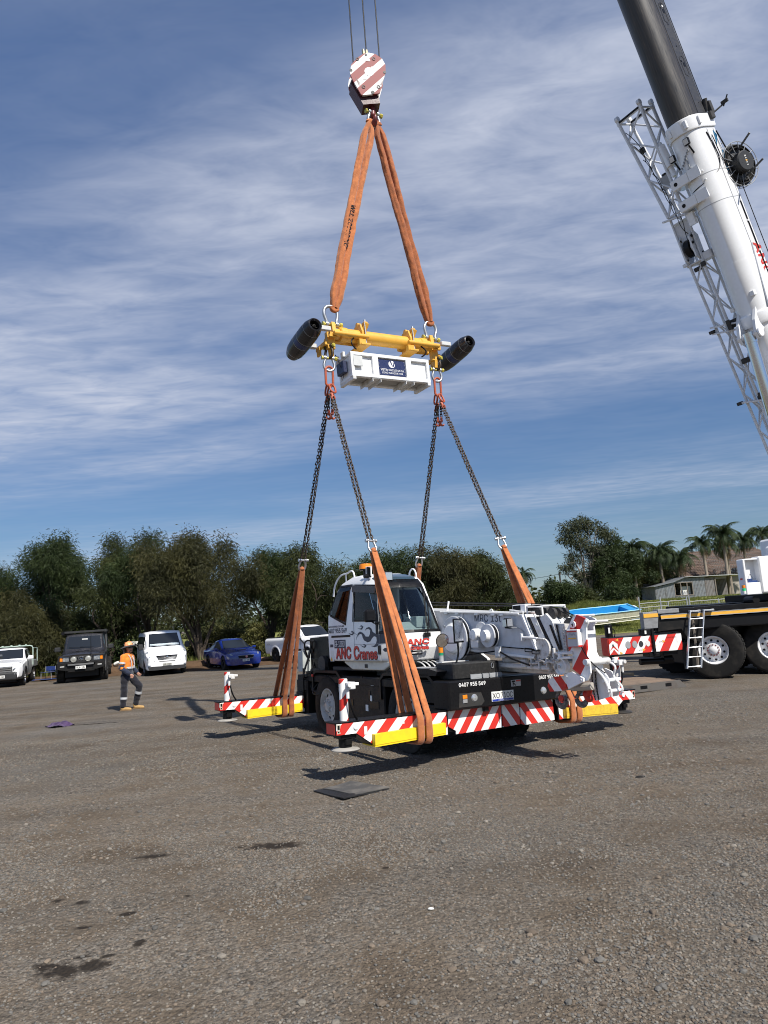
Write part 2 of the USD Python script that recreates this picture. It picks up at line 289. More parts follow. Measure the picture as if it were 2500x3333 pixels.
# ---------------------------------------------------------------- ground: gravel yard
STAINS = [(-1.22, 6.88, .30, .11), (-1.15, 6.90, .20, .08), (-1.52, 6.9, .07, .04), (-2.33, 6.83, .17, .07), (-2.18, 4.69, .17, .13), (-2.0, 4.72, .10, .08), (-2.53, 5.78, .07, .05), (-2.75, 5.85, .05, .05), (-2.07, 5.5, .07, .035), (-2.3, 5.3, .06, .03),
          (-1.8, 4.98, .035, .05), (-1.95, 4.85, .05, .03), (-2.11, 4.86, .06, .03), (-7.0, 17.1, .62, .075), (-7.5, 17.12, .30, .04), (-1.7, 5.75, .03, .03), (-.2, 6.1, .04, .03)]
nodes = {'g': ('geometry', {}), 'trm': ('mapping', {'rotation': (0, 0, .35), 'scale': (.10, .85, 1)}), 'trn': ('noise_texture', {'scale': 1.0, 'detail': 6.0, 'roughness': .6}), 'trr': ('map_range', {'from_min': .3, 'from_max': .7, 'to_min': .74, 'to_max': 1.2}), 'trc': ('combine_color', {}), 'mul2': ('mix', {'mix_type': 'multiply', 'fac': 1.0}),
         'big': ('noise_texture', {'scale': .22, 'detail': 5.0, 'roughness': .55}), 'mid': ('noise_texture', {'scale': 1.3, 'detail': 6.0, 'roughness': .6, 'distortion': .4}),
         'fine': ('noise_texture', {'scale': 26.0, 'detail': 7.0, 'roughness': .72}), 'v': ('voronoi_texture', {'scale': 34.0, 'randomness': 1.0}), 'v2': ('voronoi_texture', {'scale': 85.0, 'randomness': 1.0}), 'v3': ('voronoi_texture', {'scale': 13.0, 'randomness': 1.0}),
         'dirt': ('rgb_ramp', {'ramp': [(.3, (.102, .077, .053)), (.5, (.142, .112, .081)), (.68, (.172, .140, .106))]}),
         'stone': ('rgb_ramp', {'ramp': [(0, (.040, .035, .029)), (.35, (.115, .100, .083)), (.6, (.190, .168, .140)), (.85, (.155, .119, .086)), (1, (.27, .245, .21))]}),
         'sg': ('separate_color', {}), 'sm': ('map_range', {'from_min': .40, 'from_max': .60, 'to_min': .12, 'to_max': .95, 'clamp': True}),
         'grav': ('mix', {'mix_type': 'mix'}), 'sp2': ('separate_color', {}), 'gg': ('mix', {'mix_type': 'mix', 'fac': .45}),
         'stone2': ('rgb_ramp', {'ramp': [(0, (.036, .031, .026)), (.5, (.125, .109, .090)), (.9, (.20, .168, .132)), (1, (.28, .25, .21))]}),
         'greyness': ('map_range', {'from_min': .52, 'from_max': .68, 'to_min': 0.0, 'to_max': .55, 'clamp': True}), 'gmix': ('mix', {'mix_type': 'mix', 'color2': (.124, .120, .111)}),
         'fv': ('map_range', {'from_min': .25, 'from_max': .75, 'to_min': .45, 'to_max': 1.5}), 'mul': ('mix', {'mix_type': 'multiply', 'fac': 1.0}), 'fvc': ('combine_color', {}),
         'h1': ('math', {'math_type': 'multiply_add', 'value2': -.9}), 'h2': ('math', {'math_type': 'multiply_add', 'value2': -.35}), 'h3': ('math', {'math_type': 'multiply_add', 'value2': 1.4}),
         'b': ('bump', {'strength': 1.0, 'distance': .018}), 'p': ('principled_bsdf', {'roughness': .93, 'specular_ior_level': .2}),
         'stc': ('mix', {'mix_type': 'mix', 'color2': (.020, .015, .011)}), 'sn': ('noise_texture', {'scale': 7.0, 'detail': 6.0, 'roughness': .7}), 'sn2': ('map_range', {'from_min': .3, 'from_max': .7, 'to_min': -.75, 'to_max': .75})}
links = [('g.position', n + '.vector') for n in ('big', 'mid', 'fine', 'v', 'v2', 'v3', 'sn')] + [('mid.fac', 'dirt.fac'), ('v.color', 'sg.color'), ('sg.r', 'stone.fac'), ('v2.color', 'sp2.color'), ('sp2.r', 'stone2.fac'), ('stone.color', 'gg.color1'), ('stone2.color', 'gg.color2'),
         ('mid.fac', 'sm.value'), ('sm.result', 'grav.fac'), ('dirt.color', 'grav.color1'), ('gg.color', 'grav.color2'), ('big.fac', 'greyness.value'), ('greyness.result', 'gmix.fac'), ('grav.color', 'gmix.color1'),
         ('fine.fac', 'fv.value'), ('fv.result', 'fvc.r'), ('fv.result', 'fvc.g'), ('fv.result', 'fvc.b'), ('gmix.color', 'mul.color1'), ('fvc.color', 'mul.color2'),
         ('v.distance', 'h1.value1'), ('fine.fac', 'h1.value3'), ('v2.distance', 'h2.value1'), ('h1.value', 'h2.value3'), ('mid.fac', 'h3.value1'), ('h2.value', 'h3.value3'), ('h3.value', 'b.height'), ('b.normal', 'p.normal'), ('sn.fac', 'sn2.value')]
prev = None
for k, (x, y, rx, ry) in enumerate(STAINS):
    nodes[f'q{k}'] = ('mapping', {'location': (-x / rx, -y / ry, 0), 'scale': (1 / rx, 1 / ry, 0)}); nodes[f'l{k}'] = ('vector_math', {'math_type': 'length'})
    links += [('g.position', f'q{k}.vector'), (f'q{k}.vector', f'l{k}.vector1')]
    if prev is None: prev = f'l{k}.value'
    else:
        nodes[f'mn{k}'] = ('math', {'math_type': 'minimum'}); links += [(prev, f'mn{k}.value1'), (f'l{k}.value', f'mn{k}.value2')]; prev = f'mn{k}.value'
nodes['sa'] = ('math', {'math_type': 'add'}); nodes['sr'] = ('map_range', {'from_min': .55, 'from_max': 1.15, 'to_min': .93, 'to_max': 0.0, 'clamp': True})
links += [(prev, 'sa.value1'), ('sn2.result', 'sa.value2'), ('sa.value', 'sr.value'), ('sr.result', 'stc.fac'), ('g.position', 'trm.vector'), ('trm.vector', 'trn.vector'), ('trn.fac', 'trr.value'), ('trr.result', 'trc.r'), ('trr.result', 'trc.g'), ('trr.result', 'trc.b'), ('mul.color', 'mul2.color1'), ('trc.color', 'mul2.color2'), ('mul2.color', 'stc.color1'), ('stc.color', 'p.base_color')]
GRAVEL = usdkit.material(stage, '/World/Looks/gravel', nodes, links, surface='p.BSDF')
def yard_z(x, y): return (meshkit.fbm(np.stack([x * 1.1, y * 1.1, 0 * x], -1), 4, 3) - .5) * .05
gx = np.linspace(-9, 9, 181); gy = np.linspace(2.5, 26, 236)
X, Y = np.meshgrid(gx, gy); fade = np.clip((9 - abs(X)) / 2, 0, 1) * np.clip((26 - Y) / 5, 0, 1) * np.clip((Y - 2.5) / 1, 0, 1)
mb = MB().grid(np.stack([X, Y, yard_z(X, Y) * fade], -1))
for lo, hi in (((-1500, -300), (1500, 2.5)), ((-1500, 2.5), (-9, 26)), ((9, 2.5), (1500, 26)), ((-1500, 26), (1500, 3000))):
    mb.add([[lo[0], lo[1], 0], [hi[0], lo[1], 0], [hi[0], hi[1], 0], [lo[0], hi[1], 0]], [[0, 1, 2, 3]])
obj('ground', mb, GRAVEL, smooth=True, kind='structure', label='grey-brown gravel yard with dark oil stains', cat=None)

rng = np.random.default_rng(5)
def stone_proto(seed):
    r = np.random.default_rng(seed); t = trimesh.creation.icosphere(1, 1.0); v = t.vertices * (1 + .35 * (r.random((len(t.vertices), 1)) - .5)); v = v * [1, .8, .55]
    return v, t.faces
def scatter(path, label, protos, pos, scl, rots, pmat, kind='stuff', smooth=False, idx=None):
    pi = UsdGeom.PointInstancer.Define(stage, path); tag(pi, label, None, None, kind)
    ps = []
    for k, (m, mt) in enumerate(protos):
        q = usdkit.mesh(stage, f'{path}/piece_{k:03d}' if k else f'{path}/piece', m, mt, smooth); ps.append(q.GetPath())
    pi.CreatePrototypesRel().SetTargets(ps); n = len(pos)
    pi.CreateProtoIndicesAttr(Vt.IntArray.FromNumpy((rng.integers(0, len(protos), n) if idx is None else idx).astype(np.int32)))
    pi.CreatePositionsAttr(Vt.Vec3fArray.FromNumpy(np.asarray(pos, np.float32))); s3 = np.asarray(scl, np.float32)
    pi.CreateScalesAttr(Vt.Vec3fArray.FromNumpy(np.repeat(s3[:, None], 3, 1) if s3.ndim == 1 else s3))
    w, x, y, z = np.asarray(rots, np.float32).T
    pi.CreateOrientationsAttr(Vt.QuathArray([Gf.Quath(float(a), float(b), float(c), float(d)) for a, b, c, d in zip(w, x, y, z)]))
    return pi
def yawq(a): return np.stack([np.cos(a / 2), 0 * a, 0 * a, np.sin(a / 2)], -1)
STONES = [paint('pale_stone', (.172, .152, .124), .9, dirt=.3, scale=20, var=.3), paint('brown_stone', (.140, .108, .078), .9, dirt=.3, scale=20, var=.35), paint('grey_stone', (.120, .112, .099), .9, dirt=.3, scale=20, var=.35)]
pos, scl = [], []
for n, y0, y1, s0, s1 in ((85000, 3.4, 7.5, .004, .0100), (80000, 7.5, 15, .005, .0125), (2600, 3.4, 13, .012, .024), (200, 3.5, 14, .018, .032)):
    y = np.sqrt(rng.uniform(y0 ** 2, y1 ** 2, n)); x = rng.uniform(-1, 1, n) * (y * .60 + .4)
    cl = meshkit.fbm(np.stack([x * .9, y * .9, 0 * x], -1), 4, 11); keep = rng.random(n) < np.clip((cl - .36) * 4.2, .30, 1) * np.where(np.min([((x - sx) / (rx * 1.05)) ** 2 + ((y - sy) / (ry * 1.1)) ** 2 for sx, sy, rx, ry in STAINS], 0) < 1, .12, 1)
    x, y = x[keep], y[keep]; f = np.clip((9 - abs(x)) / 2, 0, 1) * np.clip((26 - y) / 5, 0, 1) * np.clip((y - 2.5) / 1, 0, 1)
    s = rng.uniform(s0, s1, len(x)) * rng.uniform(.7, 1.3, len(x)); pos.append(np.stack([x, y, yard_z(x, y) * f + s * .22], -1)); scl.append(s)
pos, scl = np.vstack(pos), np.concatenate(scl)
scatter('/World/gravel_stones', 'loose gravel stones strewn over the yard', [(stone_proto(k), STONES[k % 3]) for k in range(6)], pos, scl, yawq(rng.uniform(0, 6.28, len(pos))), None)

# ---------------------------------------------------------------- grassy land beyond the yard
def sst(a): a = np.clip(a, 0, 1); return a * a * (3 - 2 * a)
def land_z(x, y):
    r = sst((x - 3) / 9); e = 45.2 + .6 * np.sin(x * .3)
    bank = r * (sst((y - e) / 24) * 1.55 + np.clip((y - e) / 60, 0, 1) * .35) * 1.0
    return bank + .02 + .12 * np.clip((y - e) / 3, 0, 1) * (meshkit.fbm(np.stack([x * .5, y * .5, 0 * x], -1), 3, 8) - .2) * (1 + r)
gx = np.r_[np.linspace(-160, -30, 20), np.linspace(-29, 45, 150), np.linspace(47, 220, 20)]; gy = np.r_[np.linspace(0, 40, 110), np.linspace(43, 700, 30)]
X, V = np.meshgrid(gx, gy); E0 = np.where(X < 4, 39.0, 45.0 - 6 * sst((8 - X) / 4) * (X < 8)) + .5 * np.sin(X * .8) + .35 * np.sin(X * 2.3); Y = E0 + V
Z = land_z(X, Y); Z[0] = .004
GRASSG = usdkit.material(stage, '/World/Looks/grass_ground', {'g': ('geometry', {}), 'n': ('noise_texture', {'scale': .35, 'detail': 8.0, 'roughness': .65}), 'f': ('noise_texture', {'scale': 9.0, 'detail': 6.0, 'roughness': .7}),
    'r': ('rgb_ramp', {'ramp': [(.3, (.12, .125, .035)), (.5, (.17, .18, .05)), (.65, (.23, .21, .075)), (.8, (.25, .20, .10))]}), 'a': ('math', {'math_type': 'multiply_add', 'value2': .5}), 's': ('math', {'math_type': 'multiply', 'value2': .67}), 'b': ('bump', {'strength': .8, 'distance': .08}), 'p': ('principled_bsdf', {'roughness': .95, 'specular_ior_level': .15})},
    [('g.position', 'n.vector'), ('g.position', 'f.vector'), ('f.fac', 'a.value1'), ('n.fac', 'a.value3'), ('a.value', 's.value1'), ('s.value', 'r.fac'), ('r.color', 'p.base_color'), ('f.fac', 'b.height'), ('b.normal', 'p.normal')], surface='p.BSDF')
obj('grass_field', MB().grid(np.stack([X, Y, Z], -1)), GRASSG, smooth=True, kind='structure', label='green grassy field rising behind the yard')
# leaf litter under the tree row
gx = np.linspace(-40, 6, 160); gy = np.linspace(0, 1, 24); X, V = np.meshgrid(gx, gy)
e0 = 36.6 + .5 * np.sin(X * .9) + .3 * np.sin(X * 2.7 + 1); Y = e0 + V * (41.5 - e0)
Z = .006 + np.sin(V * PI) ** 1 * .22 * meshkit.fbm(np.stack([X * .9, Y * .9, 0 * X], -1), 4, 21)
LITTER = paint('leaf_litter', (.105, .066, .040), .95, dirt=.5, dcol=(.045, .030, .02), scale=3, bump=.05, bscale=14, spec=.1)
obj('leaf_litter', MB().grid(np.stack([X, Y, Z], -1)), LITTER, smooth=True, kind='structure', label='brown leaf litter strip under the tree row')

def leafmat(name, c1, c2, c3, trans=.25):
    """c1 dark, c2 mid, c3 bright; varies per leaf and in clumps"""
    return usdkit.material(stage, '/World/Looks/' + name, {'g': ('geometry', {}), 'n': ('noise_texture', {'scale': .7, 'detail': 3.0}), 'a': ('math', {'math_type': 'multiply_add', 'value2': .45}), 's': ('math', {'math_type': 'multiply', 'value2': .69}),
        'r': ('rgb_ramp', {'ramp': [(.25, c1), (.5, c2), (.72, c3)]}), 'p': ('principled_bsdf', {'roughness': .6, 'specular_ior_level': .25}), 't': ('translucent_bsdf', {}), 'm': ('mix_closure', {'fac': trans})},
        [('g.random_per_island', 'a.value1'), ('g.position', 'n.vector'), ('n.fac', 'a.value3'), ('a.value', 's.value1'), ('s.value', 'r.fac'), ('r.color', 'p.base_color'), ('r.color', 't.color'), ('p.BSDF', 'm.closure1'), ('t.BSDF', 'm.closure2')], surface='m.closure')
BLADE = leafmat('grass_blade', (.11, .13, .030), (.20, .215, .055), (.33, .29, .11), .4)
def tuft(seed, n=9, h=.3):
    r = np.random.default_rng(seed); V, F = [], []
    for k in range(n):
        a = r.uniform(0, 6.28); d = A(math.cos(a), math.sin(a), 0); b = d * r.uniform(0, .1); hh = h * r.uniform(.5, 1.2); w = np.cross(d, A(0, 0, 1)) * .012; ln = r.uniform(.1, .5)
        V += [b - w, b + w, b + d * hh * ln * .5 + A(0, 0, hh * .6) + w * .7, b + d * hh * ln * .5 + A(0, 0, hh * .6) - w * .7, b + d * hh * ln + A(0, 0, hh)]; o = k * 5; F += [[o, o + 1, o + 2], [o, o + 2, o + 3], [o + 3, o + 2, o + 4]]
    return A(*V), np.array(F)
n = 26000; y = rng.uniform(44.8, 70, n); x = 7 + rng.random(n) * (y * .62 - 7)
ee = 45.3 + .5 * np.sin(x * .8) + .35 * np.sin(x * 2.3); k = y > ee; x, y = x[k], y[k]
tall = .62 + .9 * sst((y - 62) / 5) * (x < 22); cl = meshkit.fbm(np.stack([x * .6, y * .6, 0 * x], -1), 3, 4)
p3 = np.stack([x, y, land_z(x, y) - .03], -1); yg = yawq(rng.uniform(0, 6.28, len(x)))
near_l = [rng.uniform(-42, 8, 7000), rng.uniform(39.5, 60, 7000)]
p3 = np.vstack([p3, np.stack([near_l[0], near_l[1], land_z(near_l[0], near_l[1]) - .02], -1)]); sc = np.r_[rng.uniform(.5, 1.2, len(x)) * tall * (.5 + cl), rng.uniform(.6, 2.2, 7000)]
scatter('/World/grass', 'short and tall green grass of the field behind the yard', [(tuft(k), BLADE) for k in range(4)], p3, sc, yawq(rng.uniform(0, 6.28, len(p3))), None)
# ---------------------------------------------------------------- trees
BARK = paint('bark', (.095, .075, .058), .95, dirt=.5, dcol=(.03, .025, .02), scale=4, bump=.03, bscale=9, spec=.1)
BARKG = paint('pale_bark', (.24, .205, .165), .9, dirt=.5, dcol=(.10, .08, .06), scale=3, bump=.02, bscale=7, spec=.1)
LF_OLIVE = leafmat('olive_leaf', (.030, .040, .013), (.068, .078, .025), (.140, .142, .048), .22)
LF_BROWN = leafmat('olive_brown_leaf', (.032, .034, .013), (.078, .074, .025), (.155, .132, .047), .22)
LF_GREEN = leafmat('deep_green_leaf', (.022, .036, .012), (.054, .076, .024), (.118, .145, .046), .22)
LF_GUM = leafmat('gum_leaf', (.045, .055, .030), (.075, .085, .042), (.13, .125, .06), .25)
LF_PALM = leafmat('palm_leaf', (.030, .048, .020), (.060, .085, .032), (.115, .14, .055), .25)
LF_DEAD = leafmat('dead_palm_leaf', (.12, .085, .045), (.20, .145, .075), (.30, .21, .10), .2)
LF_YEL = leafmat('yellow_green_leaf', (.065, .068, .022), (.12, .115, .036), (.20, .175, .06), .25)

def foliage(r, centres, n, leaf=.22, wid=.035, droop=.5, per=10, spread=.38):
    """n twig clumps spread over lobes (centre, radii); each clump a spray of narrow leaves"""
    w = np.array([abs(R[0] * R[1] * R[2]) ** .67 for c, R in centres]); w /= w.sum()
    pick = r.choice(len(centres), n, p=w); C_ = np.array([c for c, R in centres], float)[pick]; R_ = np.array([R for c, R in centres], float)[pick]
    d = r.normal(size=(n, 3)); d /= np.linalg.norm(d, axis=1, keepdims=True); rad = r.random(n) ** .38
    nz = meshkit.fbm(C_ * .7 + d * 2.1, 3, 7); P = C_ + d * R_ * (rad * (.72 + .55 * nz))[:, None]
    m = n * per; base = np.repeat(P, per, 0) + r.normal(size=(m, 3)) * spread * .45
    out = np.repeat(d * [1, 1, .6], per, 0); dirv = out * .7 + r.normal(size=(m, 3)) * .75 + A(0, 0, -droop) + A(0, 0, .25); dirv /= np.linalg.norm(dirv, axis=1, keepdims=True)
    L = leaf * r.uniform(.55, 1.5, m)[:, None]; sd_ = np.cross(dirv, r.normal(size=(m, 3))); sd_ /= np.linalg.norm(sd_, axis=1, keepdims=True); sd_ *= wid * r.uniform(.6, 1.5, m)[:, None]
    tip = base + dirv * L; tip[:, 2] -= droop * L[:, 0] * .35
    mid = base + dirv * L * .5
    V = np.stack([base, mid + sd_, tip, mid - sd_], 1).reshape(-1, 3); i = np.arange(m) * 4
    return V, np.stack([i, i + 1, i + 2, i + 3], 1), P
def limbs(mb, r, base, tops, r0, wig=.25, n=9, fork=.35):
    b = np.asarray(base, float); tops = np.asarray(tops, float)
    for t in tops:
        f = b + A(r.normal() * .06, r.normal() * .06, 0); h = t - f
        k = f + h * A(.3, .3, fork + .1) + r.normal(size=3) * wig * .5
        p = spline([f - A(0, 0, .15), f + h * A(.06, .06, .12), k, f + h * A(.68, .68, .72) + r.normal(size=3) * wig, t], n)
        mb.sweep(p, np.linspace(r0, r0 * .18, n) * r.uniform(.75, 1.1), 7)
        for q in range(3):
            s = p[n // 2 + q]; e = s + r.normal(size=3) * A(.8, .8, .35) * np.linalg.norm(h) * .16 + A(0, 0, .25)
            mb.sweep([s, (s + e) / 2 + r.normal(size=3) * .08, e], A(r0 * .34, r0 * .22, r0 * .08), 5)
def tree(name, label, cat, base, lobes, n, mat, seed, stems=4, r0=.14, bark=BARK, leaf=.22, wid=.035, droop=.5, per=10, spread=.38, group=None, twigs=0):
    r = np.random.default_rng(seed); t = thing(name, label, cat, base, group=group)
    mb = MB(); tops = [np.array(c) + r.normal(size=3) * np.array(R) * .3 for c, R in lobes]
    if stems: tops = (tops * 4)[:max(stems, min(len(tops), 9))]
    limbs(mb, r, (0, 0, 0), tops, r0)
    V, F, P = foliage(r, lobes, n, leaf, wid, droop, per, spread)
    for k in range(twigs):
        p = P[r.integers(len(P))]; c = tops[np.argmin([np.linalg.norm(p - a) for a in tops])]; mb.sweep([c + r.normal(size=3) * .2, (c + p) / 2 + r.normal(size=3) * .15, p], A(.022, .014, .006), 4)
    obj('trunk', mb, bark, t, smooth=True); obj('crown', MB().add(V, F), mat, t)
    return t
def crown(r, W, z0, z1, n, D=None, flat=.8):
    """a set of foliage lobes filling a broad crown W wide between z0 and z1: a body of middling lobes and small ones breaking its outline"""
    D = D or W * .8; out = []
    for k in range(n):
        a = r.uniform(0, 6.28); q = r.random() ** .5; z = r.uniform(.14, .86); s = math.sin(PI * min(1, .18 + z * .78)) ** .6
        R = r.uniform(.55, 1.0) * W * .21; out.append(((math.cos(a) * q * (W / 2 - R * .6) * s, math.sin(a) * q * (D / 2 - R * .6) * s, z0 + (z1 - z0) * z - R * .3 * (z > .6)), (R * 1.05, R * 1.05, R * flat)))
    for k in range(int(n * .7)):
        a = r.uniform(0, 6.28); z = r.uniform(.35, 1.0); s = math.sin(PI * min(1, .2 + z * .70)) ** .7; R = r.uniform(.06, .13) * W; q = r.uniform(.75, 1.05) if z < .8 else r.uniform(0, .8)
        out.append(((math.cos(a) * q * W / 2 * s, math.sin(a) * q * D / 2 * s, z0 + (z1 - z0) * z), (R, R, R * 1.2)))
    return out
ROW = [  # x, y, crown width, bottom, top, lobes, clumps, leaf kind, stems, what sets it apart
    (-25.2, 43.0, 6.0, .9, 8.5, 15, 2300, LF_GREEN, 'dark green she-oak cut off by the left edge of the photograph'),
    (-22.2, 41.0, 7.5, .3, 5.0, 15, 3000, LF_BROWN, 'low olive-brown she-oak drooping over the white ute'),
    (-20.3, 43.5, 5.6, 1.4, 8.7, 15, 2300, LF_GREEN, 'tall dark she-oak between the white ute and the black four-wheel drive'),
    (-17.0, 43.0, 5.0, 1.0, 8.3, 14, 2100, LF_OLIVE, 'dense dark she-oak standing behind the black four-wheel drive'),
    (-14.7, 43.2, 5.2, 4.2, 8.1, 11, 1300, LF_GREEN, 'open she-oak with bare leaning stems just left of the white van'),
    (-11.2, 41.6, 7.0, 2.3, 8.3, 19, 3100, LF_BROWN, 'broad bushy brown-green she-oak behind the white van'),
    (-7.6, 44.6, 4.6, 2.3, 6.9, 11, 1400, LF_GREEN, 'thin green she-oak behind the blue sedan'),
    (-4.6, 43.4, 6.0, .9, 6.8, 15, 2500, LF_OLIVE, 'drooping olive she-oak behind the white dual-cab pickup'),
    (-1.6, 45.5, 4.6, .4, 6.4, 12, 2200, LF_GREEN, 'dark she-oak left of the lifted crane cab roof'),
    (1.0, 44.8, 5.0, .4, 7.0, 14, 2700, LF_GREEN, 'green she-oak rising directly over the lifted crane cab'),
    (3.3, 44.4, 4.8, .5, 6.7, 14, 2700, LF_BROWN, 'reddish-brown she-oak over the lifted crane windscreen'),
    (5.7, 45.0, 4.4, 1.9, 6.1, 11, 1500, LF_OLIVE, 'last olive she-oak at the right end of the row'),
]
for k, (x, y, W, z0, z1, nl, n, m, lab) in enumerate(ROW):
    r = np.random.default_rng(100 + k)
    tree('she_oak', lab, 'tree', (x, y, .02), crown(r, W, z0, z1 - .55, nl, flat=.95), int(n * .88), m, 200 + k, stems=6 if k != 4 else 8, r0=.13, leaf=.21, wid=.0185, droop=.7, per=22, spread=.5, group='she-oaks in the row behind the parked vehicles')
# bare grey tree by the right end of the row
r = np.random.default_rng(7); t = thing('bare_tree', 'thin half bare grey tree right of the tree row, behind the crane boom', 'tree', (6.9, 46.5, 0))
mb = MB(); limbs(mb, r, (0, 0, 0), [(-.9, 0, 4.2), (.2, .3, 4.6), (.9, 0, 3.6), (-.3, 0, 3.4)], .09, .3); obj('trunk', mb, BARKG, t, smooth=True)
V, F, P = foliage(r, [((.9, 0, 2.4), (.8, .8, .9)), ((-.6, 0, 4.0), (.7, .6, .5))], 260, .25, .03, .5, 9, .4); obj('crown', MB().add(V, F), LF_GREEN, t)
# undergrowth behind the vehicles
for k, (x, y, W, H, m, lab) in enumerate([(-19.2, 41.2, 2.6, 1.7, LF_OLIVE, 'dark scrubby bush between the ute and the black four-wheel drive'), (-15.2, 42.2, 3.4, 1.6, LF_GREEN, 'leafy scrub behind the standing worker'), (-8.2, 43.2, 2.2, 1.9, LF_YEL, 'pale yellowish bush right of the broad tree trunk'), (-5.6, 42.4, 2.6, 2.2, LF_BROWN, 'brown scrub between the blue sedan and the pickup'), (-2.2, 44, 3.6, 2.4, LF_GREEN, 'dark scrub behind the rear of the lifted crane'), (2.2, 46, 5.0, 2.6, LF_GREEN, 'dark scrub seen past the lifted crane cab'), (-12.0, 47.5, 6.5, 2.0, LF_YEL, 'sunlit green bush far behind the white van')]):
    r = np.random.default_rng(300 + k); tree('bush', lab, 'bush', (x, y, .02), crown(r, W, .1, H, 7, flat=.8), int(W * H * 130), m, 330 + k, stems=4, r0=.04, leaf=.22, wid=.035, droop=.3, per=10, spread=.3)

# right-hand background on the bank
def tz(x, y): return float(land_z(A(x), A(y))[0])
gx_, gy_ = 21.0, 75.0; b = tz(gx_, gy_); r = np.random.default_rng(41)
lob = [((-1.2, 0, 8.1), (1.3, 1.2, .8)), ((.1, .3, 8.5), (1.1, 1.0, .8)), ((1.5, 0, 7.9), (1.1, 1, .9)), ((2.5, 0, 7.3), (.8, .8, .7)), ((-2.0, 0, 7.0), (.9, .9, .7)), ((-.6, 0, 6.6), (1.2, 1.1, .9)), ((.9, 0, 5.8), (1.3, 1.1, .9)), ((-1.3, 0, 4.9), (.9, .9, .7)), ((-2.2, 0, 4.0), (.8, .7, .5)), ((1.8, 0, 4.3), (1.1, 1, .8)), ((-.9, 0, 3.2), (.7, .7, .5)), ((.9, 0, 2.9), (1.0, .9, .7))]
tree('gum_tree', 'tall open gum tree with a pale trunk left of the palms', 'tree', (gx_, gy_, b), lob, 950, LF_GUM, 42, stems=11, r0=.17, bark=BARKG, leaf=.28, wid=.045, droop=.7, per=9, spread=.38, twigs=60)
for k, (x, y, W, z0, z1, n, m, lab) in enumerate([(24.5, 76, 7.5, .2, 6.6, 2600, LF_GREEN, 'very dark dense tree right of the gum tree'), (28.6, 79, 5.6, .1, 4.2, 2300, LF_YEL, 'yellow-green bushy tree in front of the palms'), (16.2, 68, 3.4, .1, 2.4, 1100, LF_GREEN, 'round green bush at the left end of the bank'), (19.4, 73, 3.0, .0, 1.9, 600, LF_OLIVE, 'low olive scrub at the foot of the gum tree'), (22.3, 69, 3.4, 0, 1.6, 600, LF_GREEN, 'low green scrub below the dark tree'), (30.5, 82, 6.5, .2, 5.6, 1700, LF_GREEN, 'dark tree between the two groups of palms'), (37.5, 88, 5, .3, 4.6, 1000, LF_OLIVE, 'olive tree glimpsed behind the house roof')]):
    r = np.random.default_rng(500 + k); tree('broadleaf_tree' if z1 > 3 else 'bush', lab, 'tree' if z1 > 3 else 'bush', (x, y, tz(x, y)), crown(r, W, z0, z1, 13), n, m, 520 + k, stems=5, r0=.12 if z1 > 3 else .05, leaf=.22, wid=.04, droop=.25, per=15, spread=.42)
def palm(label, x, y, H, cr, seed, nf=26, lean=0, dead=5):
    r = np.random.default_rng(seed); t = thing('palm_tree', label, 'palm tree', (x, y, tz(x, y)), group='cocos palms behind the shed and house')
    top = A(lean, 0, H); mb = MB(); mb.sweep(spline([(0, 0, -.2), (lean * .2, 0, H * .35), (lean * .6, 0, H * .7), top], 10), np.linspace(.2, .12, 10), 9); obj('trunk', mb, BARKG, t, smooth=True)
    g, dd = MB(), MB()
    for k in range(nf + dead):
        isd = k >= nf; a = r.uniform(0, 6.28); el = r.uniform(-.1, 1.35) if not isd else r.uniform(-1.2, -.7); L = cr * r.uniform(.85, 1.15) * (.8 if isd else 1); d = A(math.cos(a), math.sin(a), 0); s = np.linspace(0, 1, 12)
        cv = 1.1 + .9 * math.cos(el); ang = el - 1.25 * cv * s ** 1.3 * (1.0 if not isd else .4); st = np.diff(s, prepend=0) * L
        p = top + np.cumsum(np.cos(ang) * st)[:, None] * d + np.cumsum(np.sin(ang) * st)[:, None] * A(0, 0, 1)
        side = np.cross(d, A(0, 0, 1)); V, F = [], []
        for i in range(1, 12):
            ll = .62 * math.sin(PI * min(.97, s[i] * .85 + .12)) * (cr / 2.4)
            for q in (-1, 1):
                for e in (0, .5):
                    c = p[i] * (1 - e) + p[i - 1] * e; w = (p[i] - p[i - 1]) * .22; tip = c + side * q * ll * r.uniform(.55, .9) + A(0, 0, -ll * r.uniform(.35, .95)) + w * 2
                    o = len(V); V += [c - w, c + w, tip]; F.append([o, o + 1, o + 2])
        (dd if isd else g).add(V, F); (dd if isd else g).sweep(p, np.linspace(.03, .008, 12), 4)
    obj('fronds', g, LF_PALM, t); 
    if dead: obj('dead_fronds', dd, LF_DEAD, t)
